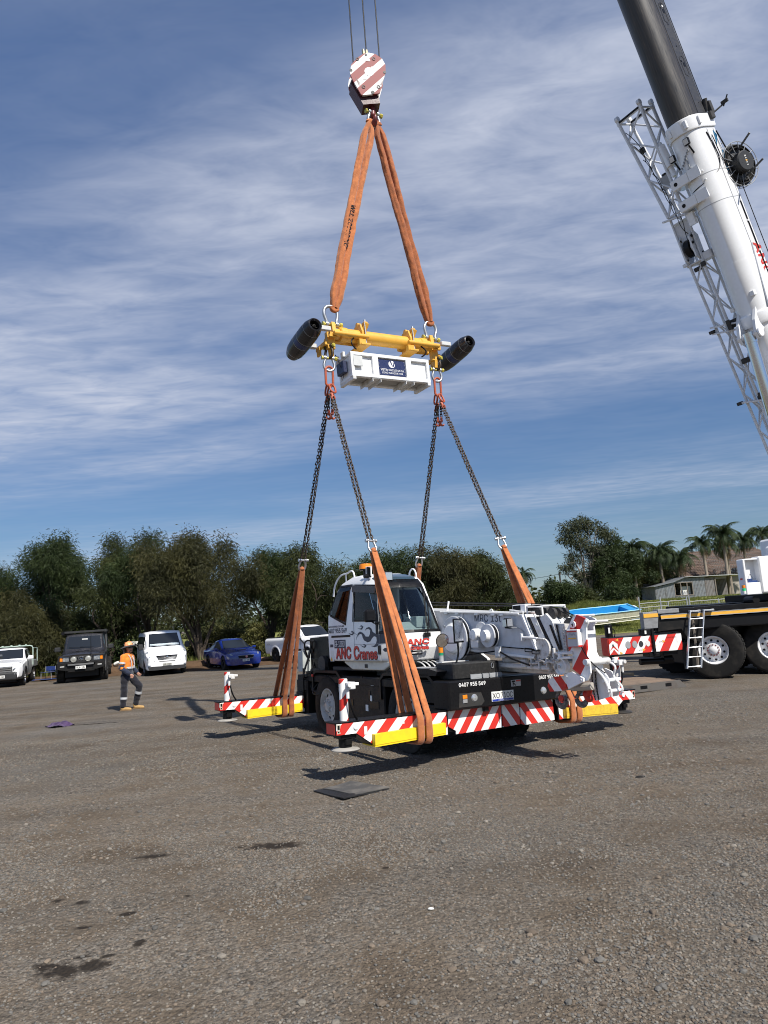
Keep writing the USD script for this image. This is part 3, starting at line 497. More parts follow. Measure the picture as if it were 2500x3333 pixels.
for k, a in enumerate([('cocos palm rising out of the dark tree, leftmost of the big palms', 26.6, 77, 5.6, 2.5, 26, 0), ('bushy cocos palm behind the yellow-green tree', 29.6, 77, 5.0, 2.6, 30, 0), ('short cocos palm with hanging brown fronds left of the shed roof', 31.6, 77, 4.3, 2.5, 28, 9), ('slender cocos palm with a bare trunk standing clear against the sky', 34.4, 77, 5.8, 2.2, 22, 3), ('tallest cocos palm, above the house roof', 36.6, 77, 6.6, 2.5, 30, 7), ('cocos palm with yellowing fronds behind the house roof', 38.3, 80, 5.6, 2.4, 24, 9), ('cocos palm behind the house, second from the right edge', 40.2, 80, 6.0, 2.2, 24, 3), ('cocos palm at the right edge of the photograph above the house', 42.6, 80, 6.5, 2.3, 24, 2), ('small palm beside the round bush, right of the tree row', 11.7, 62, 3.5, 1.5, 16, 2)]):
    palm(a[0], a[1], a[2], a[3], a[4] * .95, 700 + k, int(a[5] * 1.6), lean=.1 * (-1) ** k, dead=a[6])

# ---------------------------------------------------------------- distant wooded skyline
r = np.random.default_rng(90); lob = [((x, 0, h * .45), (9, 5, h * .6)) for x, h in zip(np.linspace(-170, 190, 46), r.uniform(4, 8, 46))]
V, F, P = foliage(r, lob, 5200, 1.3, .35, .3, 6, 1.6); V = V + A(0, 190, .3)
obj('distant_wood', MB().add(V, F), LF_OLIVE, kind='stuff', label='far-off belt of trees along the horizon')
# ---------------------------------------------------------------- shed, house, boat, fence, pole
GALV = paint('weathered_corrugated_iron', (.21, .225, .24), .55, metal=.35, dirt=.35, dcol=(.10, .085, .07), scale=3)
RUSTW = paint('rusty_corrugated_iron', (.20, .19, .185), .6, metal=.3, dirt=.5, dcol=(.11, .07, .045), scale=2)
TIMB = paint('weathered_timber', (.20, .17, .14), .85, dirt=.4)
sh = thing('shed', 'grey corrugated iron shed with open window in front of the house', 'shed', (30.4, 74, tz(30.4, 74)))
def corr(mb, p, q, z0, z1, pitch=.15, amp=.018, zt=None):
    """corrugated sheet standing from p to q"""
    p, q = A(*p), A(*q); L = np.linalg.norm(q - p); n = int(L / pitch * 4) + 1; s = np.linspace(0, 1, n); nn = A(-(q - p)[1], (q - p)[0]) / L
    xy = p + s[:, None] * (q - p) + np.sin(s * L / pitch * 2 * PI)[:, None] * nn * amp; zt = z1 + 0 * s if zt is None else np.interp(s, *zt)
    return mb.grid(np.stack([np.c_[xy, z0 + 0 * s], np.c_[xy, zt]]))
# front wall panels: left skillion, gable, right open bay
for k, (x0, x1, za, zb) in enumerate([(-2.9, -1.9, 1.32, 1.42), (-1.9, -.85, 1.42, 1.72)]): obj('wall_sheet', corr(MB(), (x0, 0), (x1, 0), 0, za, zt=([0, 1], [za, zb])), GALV, sh)
obj('wall_sheet', corr(MB(), (-.85, 0), (1.0, 0), 1.62, 1.9, zt=([0, .6, 1], [1.75, 2.1, 2.0])), GALV, sh)
obj('wall_sheet', corr(MB(), (-.85, 0), (1.0, 0), 0, .25), GALV, sh)
obj('wall_sheet', corr(MB(), (1.0, 0), (2.3, 0), 0, 2.0), GALV, sh); obj('wall_sheet', corr(MB(), (2.3, 0), (3.3, 0), 0, 1.9), RUSTW, sh)
obj('wall_sheet', corr(MB(), (-2.9, 0), (-2.9, 4), 0, 1.35), GALV, sh); obj('wall_sheet', corr(MB(), (-2.9, 4), (6.5, 4), 0, 1.8), RUSTW, sh)
mb = MB()
for x in (-.85, -.2, .45, 1.0): mb.box((x, .02, .93), (.08, .09, 1.4))
mb.box((.08, .02, .28), (1.9, .1, .07)); mb.box((.08, .02, 1.58), (1.9, .1, .07)); obj('window_frame', mb, TIMB, sh)
mb = MB().b2((-.1, .5, .05), (.95, .56, 1.2)); obj('white_board', mb, PLATE, sh)
obj('painted_letters', MB().text('WC', .35, (.1, .495, .35), (1, 0, 0), (0, 0, 1), True), GREYM, sh)
mb = MB().prism([(-3.05, 1.33), (-.9, 1.70), (.25, 2.12), (.25, 2.17), (-.95, 1.76), (-3.1, 1.39)], ((0, -.25, 0), (1, 0, 0), (0, 0, 1), (0, 1, 0)), 4.4); obj('roof', mb, GALV, sh)
mb = MB().prism([(.25, 2.12), (6.8, 1.98), (6.8, 2.05), (.25, 2.18)], ((0, -.3, 0), (1, 0, 0), (0, 0, 1), (0, 1, 0)), 4.4); obj('roof', mb, paint('pale_roof_iron', (.42, .43, .42), .5, metal=.3, dirt=.3), sh)
for x in (3.4, 5.0, 6.6): obj('post', MB().box((x, 0, 1), (.1, .1, 2.0)), TIMB, sh)
ho = thing('house', 'low house with a brown terracotta tiled hip roof at the right edge', 'house', (41.5, 84, tz(41.5, 84)))
WB = paint('weatherboard', (.36, .33, .29), .7, dirt=.3); TILE = paint('terracotta_tile', (.105, .068, .049), .8, dirt=.5, dcol=(.06, .045, .035), scale=2, var=.25)
obj('wall', MB().b2((-8, 0, 0), (8, 8, 2.3)), WB, ho)
obj('eave', MB().b2((-8.6, -.6, 2.25), (8.6, 8.6, 2.4)), TIMB, ho)
rows = 15
for k in range(rows):
    f0, f1 = k / rows, (k + 1.12) / rows; a = lambda f: (-8.7 + 4.5 * f, -.7 + 4.5 * f, 2.36 + 3.0 * f)
    (x0, y0, z0), (x1, y1, z1) = a(f0), a(min(f1, 1)); wv = int((-x0) / .15); xs0 = np.linspace(x0, -x0, 2 * wv + 1); xs1 = np.linspace(x1, -x1, 2 * wv + 1)
    hh = .045 * (np.arange(2 * wv + 1) % 2)
    V = np.stack([np.stack([xs0, y0 + 0 * xs0, z0 + .02 + hh], 1), np.stack([xs0, y0 + .001 + 0 * xs0, z0 + .075 + hh], 1), np.stack([xs1, y1 + 0 * xs1, z1 + .0 + hh * .6], 1)]); obj('tile_row', MB().grid(V), TILE, ho)
    V = np.stack([np.array([[x0, y0, z0 + .06], [x0, 8.6 - (y0 + .6), z0 + .06]]), np.array([[x1, y1, z1], [x1, 8.6 - (y1 + .6), z1]])]); obj('tile_row', MB().grid(V), TILE, ho)
mb = MB().sweep([(-8.7, -.7, 2.42), (-4.2, 3.8, 5.42)], .12, 8).sweep([(-4.2, 3.9, 5.42), (4.2, 3.9, 5.42)], .12, 8); obj('ridge_tiles', mb, TILE, ho)
# boat
def rotx0(a): c, s = math.cos(a), math.sin(a); return A([1, 0, 0], [0, c, -s], [0, s, c])
bt = thing('boat', 'cream dinghy hull with bright blue inside lying on the grass bank', 'boat', (14.2, 48.6, tz(14.2, 48.6) + .42), np.array(rotz(math.radians(11))) @ rotx0(.24) @ A([1, 0, -.05], [0, 1, 0], [.05, 0, 1]))
CREAM = paint('cream_gelcoat', (.62, .60, .48), .35, dirt=.3, dcol=(.30, .27, .19)); BLUEIN = paint('bright_blue_paint', (.015, .24, .52), .4, dirt=.12)
s = np.linspace(0, 1, 22); hw = .88 * np.sqrt(np.clip(1 - (1 - np.clip(s * 1.9, 0, 1)) ** 2.2, 0, 1)) + .0; xs = -2.9 + 5.3 * s; sheer = .78 + .10 * (1 - s) ** 2 * 1.5; keel = .02 + .42 * np.clip(1 - s * 3.2, 0, 1) ** 2
def hull(hwf, zf):
    prof = [(0, 0), (.55, .05), (.86, .16), (.90, .2), (.96, .55), (1.0, 1.0)]; V = []
    for i in range(22): V.append([(xs[i], sg * hw[i] * hwf * a, keel[i] + zf + (sheer[i] - keel[i] - zf) * b) for sg, pr in ((-1, prof[::-1]), (1, prof[1:])) for a, b in pr])
    return np.array(V)
Vh = hull(1, 0); mb = MB().grid(Vh); mb.add(np.vstack([Vh[-1], [[xs[-1], 0, .5]]]), [[i, i + 1, len(Vh[-1])] for i in range(len(Vh[-1]) - 1)]); obj('hull', mb, CREAM, bt, smooth=35)
Vi = hull(.93, .10); mb = MB().grid(Vi); mb.add(np.vstack([Vi[-1], [[xs[-1] - .05, 0, .5]]]), [[i, i + 1, len(Vi[-1])] for i in range(len(Vi[-1]) - 1)]); mb.b2((1.75, -.78, .12), (2.35, .78, .74)); obj('inner_lining', mb, BLUEIN, bt, smooth=35)
rim = np.stack([xs, hw * 1.0, sheer], 1); mb = MB().sweep(rim, (.05, .035), 6, wdir=(0, 1, 0)).sweep(rim * [1, -1, 1], (.05, .035), 6, wdir=(0, 1, 0)); mb.bar((xs[-1], -.9, sheer[-1]), (xs[-1], .9, sheer[-1]), .1, .06); obj('gunwale', mb, paint('pale_blue_gelcoat', (.10, .38, .58), .4, dirt=.2), bt)
mb = MB(); ss = np.stack([xs[4:], -hw[4:] * .93 - .012, keel[4:] + (sheer[4:] - keel[4:]) * .42], 1); mb.sweep(ss, .022, 5); ss2 = np.stack([xs[3:], -hw[3:] * .9 - .02, keel[3:] + .09], 1); mb.sweep(ss2, .03, 5); obj('rubbing_strip', mb, CREAM, bt)
obj('transom_bracket', MB().box((2.45, 0, .78), (.12, .4, .12)), PLATE, bt)
# fence behind the big crane
fe = thing('fence', 'galvanised pipe and mesh fence with gate posts on the bank behind the large crane', 'fence', (15.9, 45.8, .02), rotz(math.radians(14)))
px = [(0, 2.15), (1.55, 2.05), (2.1, 1.75), (3.5, 1.95), (3.68, 2.05), (5.9, 1.7), (8.2, 1.7), (10.5, 1.7)]
for x, h in px: obj('post', MB().tube((x, 0, -.1), (x, 0, h), .04, 8), GREYM, fe)
for x0, x1, zz in ((0, 3.5, 1.72), (0, 2.1, 1.45), (3.68, 10.5, 1.62), (3.68, 10.5, .9), (0, 3.5, .35)): obj('rail', MB().tube((x0, 0, zz), (x1, 0, zz + .03), .025, 6), GREYM, fe)
mb = MB()
for k in range(70):
    x = k * .15; mb.tube((x, 0, .1), (x, 0, 1.6), .004, 3)
for k in range(11): mb.tube((0, 0, .1 + k * .15), (10.5, 0, .1 + k * .15), .004, 3)
obj('wire_mesh', mb, GREYM, fe)
po = thing('power_pole', 'thin timber power pole left of the gum tree', 'power pole', (18.0, 75, tz(18, 75))); obj('pole', MB().sweep([(0, 0, -.3), (.05, 0, 3.75)], A(.11, .085), 8), TIMB, po); obj('cross_arm', MB().box((.05, 0, 3.45), (.1, .9, .09)), TIMB, po)
mb = MB()
for o in (-.35, .35):
    p0 = A(18.05, 75 + o, tz(18, 75) + 3.5)
    for q in (A(40, 86, 6.0), A(-4, 78, 5.2)): s = np.linspace(0, 1, 20)[:, None]; mb.sweep(p0 * (1 - s) + q * s - A(0, 0, 1) * (s * (1 - s)) * 2.4, .014, 4)
obj('power_line', mb, BLACK, label='thin black power lines sagging away from the timber pole', cat='power line')
# ---------------------------------------------------------------- the lifted mobile crane (its own frame: x forward, y left, z up)
KY, KP, KR, KT = -1.0357, -.0122, -.0322, A(1.4523, 10.5608, .3068)
KM = rotz(KY) @ A([math.cos(KP), 0, math.sin(KP)], [0, 1, 0], [-math.sin(KP), 0, math.cos(KP)]) @ A([1, 0, 0], [0, math.cos(KR), -math.sin(KR)], [0, math.sin(KR), math.cos(KR)])
def kw(p): return KM @ np.asarray(p, float) + KT
def wheel(parent, c, ax, R, W, rr, rim, nb=10, nh=8, lug=RED, dish=.1, tread=True, label=None, bare=False):
    """tyre, rim and hub nuts; ax points outwards"""
    c, ax = A(*c), A(*ax); pr = parent
    w = UsdGeom.Xform.Define(stage, pth(pr) + '/' + numbered(pth(pr), 'wheel')); tag(w, label)
    h = W / 2; prof = [(rr * .98, -h * .8), (rr * 1.08, -h * .95), (R * .9, -h), (R * .975, -h * .9), (R, -h * .7), (R, h * .7), (R * .975, h * .9), (R * .9, h), (rr * 1.1, h * .95), (rr * .98, h * .8)]
    mb = MB().rev(prof, c, ax, 44)
    if tread:
        x = np.cross(ax, (0, 0, 1)); x /= np.linalg.norm(x)
        for k in range(40):
            a = k * 2 * PI / 40; d = math.cos(a) * x + A(0, 0, math.sin(a))
            for q in (-.55, 0, .55):
                mb.box(c + d * (R + .004) + ax * q * h * .9, (.05 * R / .5, W * .24, .022), np.stack([np.cross(ax, d), ax, d], 1), ch=0)
    obj('tyre', mb, RUBBER, w, smooth=40)
    fo = h * .78; mb = MB().rev([(rr * .99, -h * .3), (rr * 1.03, fo + .012), (rr * .97, fo + .016), (rr * .9, fo - .03), (rr * .84, fo - dish * .8), (rr * .52, fo - dish * .35), (rr * .46, fo - dish * .1), (rr * .30, fo - dish * .05), (rr * .28, fo + .03), (rr * .16, fo + .05), (.001, fo + .052)], c, ax, 40); obj('rim', mb, rim, w, smooth=30)
    x = np.cross(ax, (0, 0, 1)); x /= np.linalg.norm(x); dirs = lambda n, o=0: [math.cos(a) * x + A(0, 0, math.sin(a)) for a in np.arange(n) * 2 * PI / n + o]
    if nh:
        mb = MB()
        for d in dirs(nh, .2): mb.cyl(c + d * rr * .69 + ax * (fo - dish * .55), ax * .9 + d * .35, rr * .085, .012, 12)
        obj('rim_holes', mb, BLACK, w)
    mb = MB()
    for d in dirs(nb): mb.cyl(c + d * rr * .38 + ax * (fo - dish * .05 + .015), ax, rr * .042, .045, 6)
    obj('wheel_nuts', mb, lug, w); return w
lc = thing('mobile_crane', 'small white and black rough terrain crane hanging in slings with red and white striped outriggers', 'crane', KT, KM)
RIMW = paint('wheel_grey_white', (.52, .52, .50), .5, dirt=.3, dcol=(.25, .23, .2))
S_F = stripes('outrigger_stripes', (0, .72, -.69), .232, .02); S_FL = stripes('outrigger_stripes_left', (0, -.72, -.69), .232, .12)
S_J = stripes('jack_stripes', (0, 1.0, -.80), .27, .075, duty=.42); S_B = stripes('bumper_stripes', (0, .80, -.60), .205, .06); S_BL = stripes('bumper_stripes_left', (0, -.80, -.60), .205, .10)
# chassis
mb = MB().b2((-5.0, -.80, .12), (.10, .80, .62)).b2((-5.05, -.98, .60), (.12, .98, .72)); obj('chassis', mb, BLACKD, lc)
obj('axle', MB().cyl((-.95, 0, .18), (0, 1, 0), .11, 1.7), DARK, lc); obj('axle', MB().cyl((-3.68, 0, .18), (0, 1, 0), .11, 1.7), DARK, lc)
mb = MB().b2((-2.98, -.97, .02), (-1.62, -.78, .735), .02); obj('side_tank', mb, BLACKD, lc); obj('side_tank', MB().b2((-2.98, .78, .02), (-1.62, .97, .735), .02), BLACKD, lc)
mb = MB()
for x, z, w, h in ((-2.35, .69, .05, .10), (-2.1, .45, .05, .14), (-1.95, .30, .30, .12), (-2.75, .30, .12, .10)): mb.box((x, -.972, z), (w, .012, h))
obj('tank_recess', mb, BLACK, lc)
for x, z, w, h in ((-1.99, .625, .09, .05), (-2.05, .40, .065, .09), (-2.2, .24, .085, .10), (-1.70, .655, .06, .035), (-1.73, .55, .06, .035), (-3.06, .70, .05, .03)): obj('sticker', MB().box((x, -.974, z), (w, .008, h)), PLATE, lc)
obj('sticker_text', MB().text('PTO', .03, (-2.03, -.979, .61), (1, 0, 0), (0, 0, 1)), BLACK, lc)
def fender(x0, x1, s, zt=.82):
    pts = [(x0, .40), (x0, zt - .10), (x0 + .14, zt), (x1 - .20, zt), (x1, zt - .14), (x1, .48), (x1 - .05, .48), (x1 - .05, zt - .17), (x1 - .22, zt - .045), (x0 + .16, zt - .045), (x0 + .045, zt - .12), (x0 + .045, .40)]
    m = MB().xz(pts, min(s * 1.0, s * .60), max(s * 1.0, s * .60)); obj('mudguard', m, BLACK, lc)
fender(-4.31, -3.05, -1); fender(-1.72, -.10, -1); fender(-4.31, -3.05, 1); fender(-1.72, -.10, 1)
mb = MB().xz([(-1.35, .80), (-.10, .80), (-.04, .86), (-.30, .90), (-1.25, .88)], -1.0, -.55); obj('front_cover', mb, BLACK, lc)
obj('step_plate', MB().b2((-.85, -.98, .895), (-.35, -.70, .903)), GREYM, lc)
obj('front_step', MB().b2((-.55, -1.0, .42), (-.02, -.72, .70)).b2((-.36, -1.01, .06), (-.05, -.80, .40)), BLACKD, lc)
obj('side_marker', MB().box((-.02, -1.005, .66), (.12, .02, .045)), AMBER, lc); obj('side_marker', MB().box((-4.28, -1.005, .72), (.06, .02, .05)), REDLENS, lc)
for x in (-3.68, -.95):
    for s in (-1, 1): wheel(lc, (x, s * .86, .185), (0, s, 0), .535, .30, .305, RIMW, lug=RIMW, nb=8, nh=8, dish=.09)
# outriggers
def jack(x, s):
    y = s * 2.5; S = S_J
    obj('jack_cylinder', MB().cyl((x, y, .60), (0, 0, 1), .056, .54, 28, .006), S, lc, smooth=40)
    mb = MB().b2((x - .01, y - s * .05 - .05, .74), (x + .16, y + .05 - s * .05, .83)).cyl((x + .12, y + s * .0, .71), (0, 0, 1), .022, .16, 12).cyl((x + .17, y, .80), (1, 0, 0), .03, .05, 10); mb.b2((x + .05, y - s * .17, .78), (x + .12, y, .82)); obj('jack_valve', mb, WHITE2, lc)
    obj('hose', MB().sweep(spline([(x + .12, y - s * .02, .64), (x + .13, y - s * .05, .50), (x + .08, y - s * .14, .36)], 12), .014, 6), BLACK, lc)
    mb = MB().b2((x - .11, y - .11, .135), (x + .11, y + .11, .205)).cyl((x, y, .09), (0, 0, 1), .085, .14, 20).box((x + .09, y, .10), (.05, .09, .06)); obj('jack_foot', mb, BLACK, lc)
    obj('jack_pad', MB().rev([(.001, -.014), (.175, -.012), (.185, 0), (.16, .018), (.06, .03), (.05, .05), (.001, .05)], (x, y, 0), (0, 0, 1), 30), paint('pad_grey', (.33, .31, .28), .7, dirt=.4) if s < 0 else DARK, lc, smooth=35)
def beam(x, s):
    p = [(1.0, .02), (2.18, .02), (2.42, .19), (2.70, .19), (2.70, .335), (1.0, .335)]; P = [(s * a, b) for a, b in p]
    obj('outrigger_beam', MB().yz(P, x - .12, x + .145), BLACK, lc); obj('beam_top', MB().b2((x - .13, min(s * .98, s * 2.715), .336), (x + .155, max(s * .98, s * 2.715), .352)), BLACK, lc)
    q = [(1.02, .035), (2.17, .035), (2.41, .198), (2.69, .198), (2.69, .332), (1.02, .332)]
    obj('stripe_panel', MB().yz([(s * a, b) for a, b in q], x + .146, x + .150), S_F if s < 0 else S_FL, lc)
    obj('end_panel', MB().b2((x - .11, s * 2.701 if s > 0 else s * 2.704, .2), (x + .13, s * 2.704 if s > 0 else s * 2.701, .33)), RED, lc)
    for a, b, w, h in ((2.28, .22, .045, .10), (1.72, .275, .04, .06)): obj('sticker', MB().box((x + .152, s * a, b), (.005, w, h)), PLATE, lc)
    obj('sight_boss', MB().cyl((x + .156, s * 2.42, .275), (1, 0, 0), .032, .02, 20, .004), WHITE, lc)
    obj('end_sticker', MB().yz([(s * 2.69, .325), (s * 2.63, .325), (s * 2.645, .25), (s * 2.635, .215), (s * 2.685, .215), (s * 2.675, .25)], x + .1505, x + .152), paint('cream_sticker', (.5, .46, .36), .5), lc)
    obj('end_sticker_text', MB().box((x + .153, s * 2.66, .29), (.003, .03, .05)).box((x + .153, s * 2.66, .235), (.003, .02, .02)), BLACK, lc)
for x in (0.0, -4.806):
    for s in (-1, 1): beam(x, s); jack(x, s)
# rear frame, engine hood, handrails
mb = MB().b2((-5.05, -1.0, .0), (-4.52, 1.0, .62)).b2((-4.98, -1.05, -.01), (-4.66, -.82, .40)); obj('rear_frame', mb, BLACKD, lc)
mb = MB().b2((-5.0, -.82, .72), (-3.95, .85, 1.02)).xz([(-4.85, 1.02), (-4.80, 1.42), (-4.05, 1.44), (-3.75, 1.10), (-3.75, 1.02)], -.80, .85); obj('engine_hood', mb, BLACK, lc)
obj('control_box', MB().b2((-4.92, -1.02, .78), (-4.68, -.84, 1.18)), paint('light_grey_box', (.42, .45, .44), .45, dirt=.25), lc)
mb = MB()
for y in (-1.0, -.84):
    mb.sweep(spline([(-4.62, y, .3), (-4.62, y, 1.28), (-4.60, y + .03, 1.37), (-4.60, y + .11, 1.37), (-4.60, y + .14, 1.28), (-4.60, y + .14, .75)], 40), .017, 7)
obj('handrail', mb, BLACK, lc)
mb = MB().sweep([(-4.64, -1.03, .1), (-4.64, -1.03, .85)], .016, 6).sweep([(-4.64, -.85, .1), (-4.64, -.85, .85)], .016, 6)
for z in (.2, .42, .64): mb.tube((-4.64, -1.03, z), (-4.64, -.85, z), .014, 6)
obj('ladder', mb, BLACK, lc)
mb = MB()
for a in range(5): r = np.random.default_rng(a); mb.sweep(spline([(-4.45 + .06 * a, -.8, .66), (-4.5 + .1 * a, -.92 - .03 * a, .58 - .05 * a), (-4.4 + .12 * a, -.95, .42), (-4.2, -.82, .5 + .04 * a)], 16), .012, 5)
obj('hose', mb, DARK, lc)
mb = MB().cyl((-4.1, -.86, .92), (0, 1, 0), .16, .06, 20).b2((-4.5, -.9, .78), (-4.2, -.8, .84)); obj('pump', mb, DARK, lc)
# deck & slewing platform
obj('deck', MB().b2((-4.4, -.95, .72), (.1, .95, .735)), BLACKD, lc)
mb = MB().cyl((-2.3, 0, .78), (0, 0, 1), .62, .10, 40).b2((-3.7, -.85, .82), (-1.35, .72, .88)); obj('slew_platform', mb, DARK, lc)
mb = MB().xz([(-4.3, .9), (-4.3, 1.9), (-3.4, 1.95), (-2.9, 1.4), (-1.3, 1.15), (-.9, .95), (-.9, .88), (-4.3, .88)], -.06, .0).xz([(-4.3, .9), (-4.3, 1.9), (-3.4, 1.95), (-2.9, 1.4), (-1.3, 1.15), (-.9, .95), (-.9, .88), (-4.3, .88)], .56, .62); obj('boom_mount', mb, WHITE2, lc)
obj('counterweight', MB().b2((-4.9, .0, 1.45), (-4.15, .75, 1.9), .04), WHITE2, lc)
mb = MB()
for k in range(5): mb.sweep(spline([(-1.35, -.5 + .09 * k, .96), (-1.18, -.5 + .09 * k, .93), (-1.1, -.5 + .09 * k, .88)], 8), .012, 5)
obj('hose', mb, WHITE2, lc); obj('luff_cylinder', MB().cyl((-1.7, .28, 1.05), (1, 0, .12), .09, 1.9, 20), WHITE2, lc)
# cab
LEV = [(.985, -3.60, -1.26, .0), (1.2, -3.62, -1.19, 0), (1.43, -3.63, -1.23, 0), (1.79, -3.615, -1.39, .005), (2.2, -3.26, -1.60, .02), (2.36, -3.12, -1.72, .05), (2.45, -2.86, -2.1, .12)]
def cabpts(ins):
    o = []
    for z, xr, xf, yi in LEV:
        for x, y in ((xr, -.97 + yi), (xr, -.03 - yi), (xf - .20, -.03 - yi), (xf - .03, -.05 - yi), (xf, -.24), (xf - .02, -.62), (xf - .10, -.80 + yi * .5), (xf - .22, -.90 + yi * .8), (xf - .42, -.97 + yi)): o.append((x, y, z))
    return o
def cabsolid(ins, r=.05):
    c = A(-2.4, -.535, 1.7); k = r + ins
    sp = []
    for p in cabpts(0):
        p = A(*p); q = p.copy(); q[0] += k if p[0] < -2.8 else (-k if p[0] > -2.2 else 0); q[1] += k if p[1] < -.55 else (-k if p[1] > -.5 else 0); q[2] += k if p[2] < 1.1 else (-k if p[2] > 2.3 else 0)
        sp.append((q, r))
    return hullm(sp, 10)
outer, mid_, inner, grown = cabsolid(0), cabsolid(.012), cabsolid(.05), cabsolid(-.004)
def sideprism(pts, y0, y1):
    m = MB().xz(pts, y0, y1); v, f = m.mesh(); t = trimesh.Trimesh(v, f, process=True); trimesh.repair.fix_normals(t)
    return Manifold(manifold3d.Mesh(t.vertices.astype(np.float32), t.faces.astype(np.uint32)))
def frontprism(pts, x0, x1):
    m = MB().yz(pts, x0, x1); v, f = m.mesh(); t = trimesh.Trimesh(v, f, process=True); trimesh.repair.fix_normals(t)
    return Manifold(manifold3d.Mesh(t.vertices.astype(np.float32), t.faces.astype(np.uint32)))
W1 = [(-3.51, 1.845), (-3.17, 2.29), (-2.69, 2.28), (-2.89, 1.645), (-3.47, 1.815)]; W2 = [(-2.53, 2.26), (-1.75, 2.19), (-1.79, 1.66), (-2.585, 1.69)]; WQ = [(-1.67, 1.47), (-1.70, 2.10), (-1.1, 2.10), (-1.1, 1.47)]
WF = [(-1.2, 1.47), (-.11, 1.47), (-.19, 2.17), (-1.2, 2.17)]; WL = [(-2.55, 1.62), (-2.5, 2.2), (-1.85, 2.15), (-1.5, 1.6)]
buf = lambda P, d: list(Polygon(P).buffer(d, join_style='mitre').exterior.coords)[:-1]
wins = {'rear_side': sideprism(W1, -1.2, -.6), 'door': sideprism(W2, -1.2, -.6), 'quarter': sideprism(WQ, -1.2, -.85), 'front': frontprism(WF, -1.72, -.9), 'left': sideprism(WL, -.5, .2)}
winsb = {'rear_side': sideprism(buf(W1, .032), -1.2, -.6), 'door': sideprism(buf(W2, .032), -1.2, -.6), 'quarter': sideprism(buf(WQ, .04), -1.2, -.84), 'front': frontprism([(-1.24, 1.425), (-.065, 1.425), (-.15, 2.315), (-1.24, 2.315)], -1.80, -.9), 'left': sideprism(buf(WL, .03), -.5, .2)}
wall = outer - inner
for w in wins.values(): wall = wall - w
CABW = paint('cab_white', (.77, .77, .765), .3, dirt=.06, dcol=(.45, .43, .4), coat=.4)
cb = obj('cab', MB().tm(wall), CABW, lc, smooth=35)
ring = (grown - mid_) ^ (winsb['rear_side'] - wins['rear_side']); ring = ring + ((grown - mid_) ^ (winsb['door'] - wins['door'])) + ((grown - mid_) ^ ((winsb['quarter'] + winsb['front']) - wins['quarter'] - wins['front'])) + ((grown - mid_) ^ (winsb['left'] - wins['left']))
obj('window_seals', MB().tm(ring), BLACK, lc, smooth=35)
shell = cabsolid(.006) - cabsolid(.011)
for k, nm in (('rear_side', 'side_window'), ('door', 'side_window'), ('left', 'side_window')): obj(nm, MB().tm(shell ^ wins[k]), GLASS, lc, smooth=35)
obj('windscreen', MB().tm(shell ^ (wins['quarter'] + wins['front'])), GLASS, lc, smooth=35)
sk = (grown - mid_) ^ Manifold.cube((.62, .66, .5)).translate((-2.05, -.86, 2.17)); sk = sk - Manifold.cube((2, 2, 1)).translate((-3, -1.5, 1.26)); obj('dark_panel', MB().tm((grown - mid_) ^ sideprism([(-1.68, 1.27), (-1.52, 1.285), (-1.40, 1.25), (-1.15, 1.24), (-1.15, 1.45), (-1.68, 1.45)], -1.2, -.80)), NAVY, lc, smooth=35)
obj('skylight', MB().tm(sk), paint('blue_tinted_skylight', (.03, .055, .075), .08, dirt=.1, spec=.8), lc, smooth=35)
obj('sun_visor', MB().xz([(-2.545, 2.285), (-1.745, 2.20), (-1.765, 2.09), (-2.55, 2.165)], -.99, -.972), paint('brown_visor', (.03, .02, .022), .25), lc)
mb = MB(); dl = [(-2.555, 2.30), (-1.70, 2.225), (-1.70, 1.46), (-1.675, 1.0), (-2.575, 1.0)]
for a, b in zip(dl, dl[1:] + dl[:1]): mb.bar((a[0], -.9705, a[1]), (b[0], -.9705, b[1]), .006, .007, up=(0, 1, 0), ch=0)
mb.bar((-2.57, -.9705, 1.27), (-1.70, -.9705, 1.27), .006, .006, up=(0, 1, 0), ch=0); mb.bar((-2.57, -.9705, 1.47), (-2.40, -.9705, 1.41), .006, .006, up=(0, 1, 0), ch=0)
obj('door_seam', mb, GREYM, lc)
obj('door_handle', MB().b2((-1.735, -.985, 1.10), (-1.66, -.968, 1.245)), BLACK, lc); obj('air_vent', MB().b2((-3.46, -.975, 1.403), (-2.71, -.968, 1.44)), BLACK, lc)
obj('cab_skirt', MB().tm(hullm([((x, y, z), .02) for x, z in ((-3.08, .97), (-2.80, .865), (-1.72, .865), (-1.45, .97)) for y in (-.89, -.2)], 8)), paint('cream_white', (.66, .63, .54), .45, dirt=.2), lc)
obj('skirt_latch', MB().box((-2.28, -.915, .91), (.09, .01, .06)), DARK, lc)
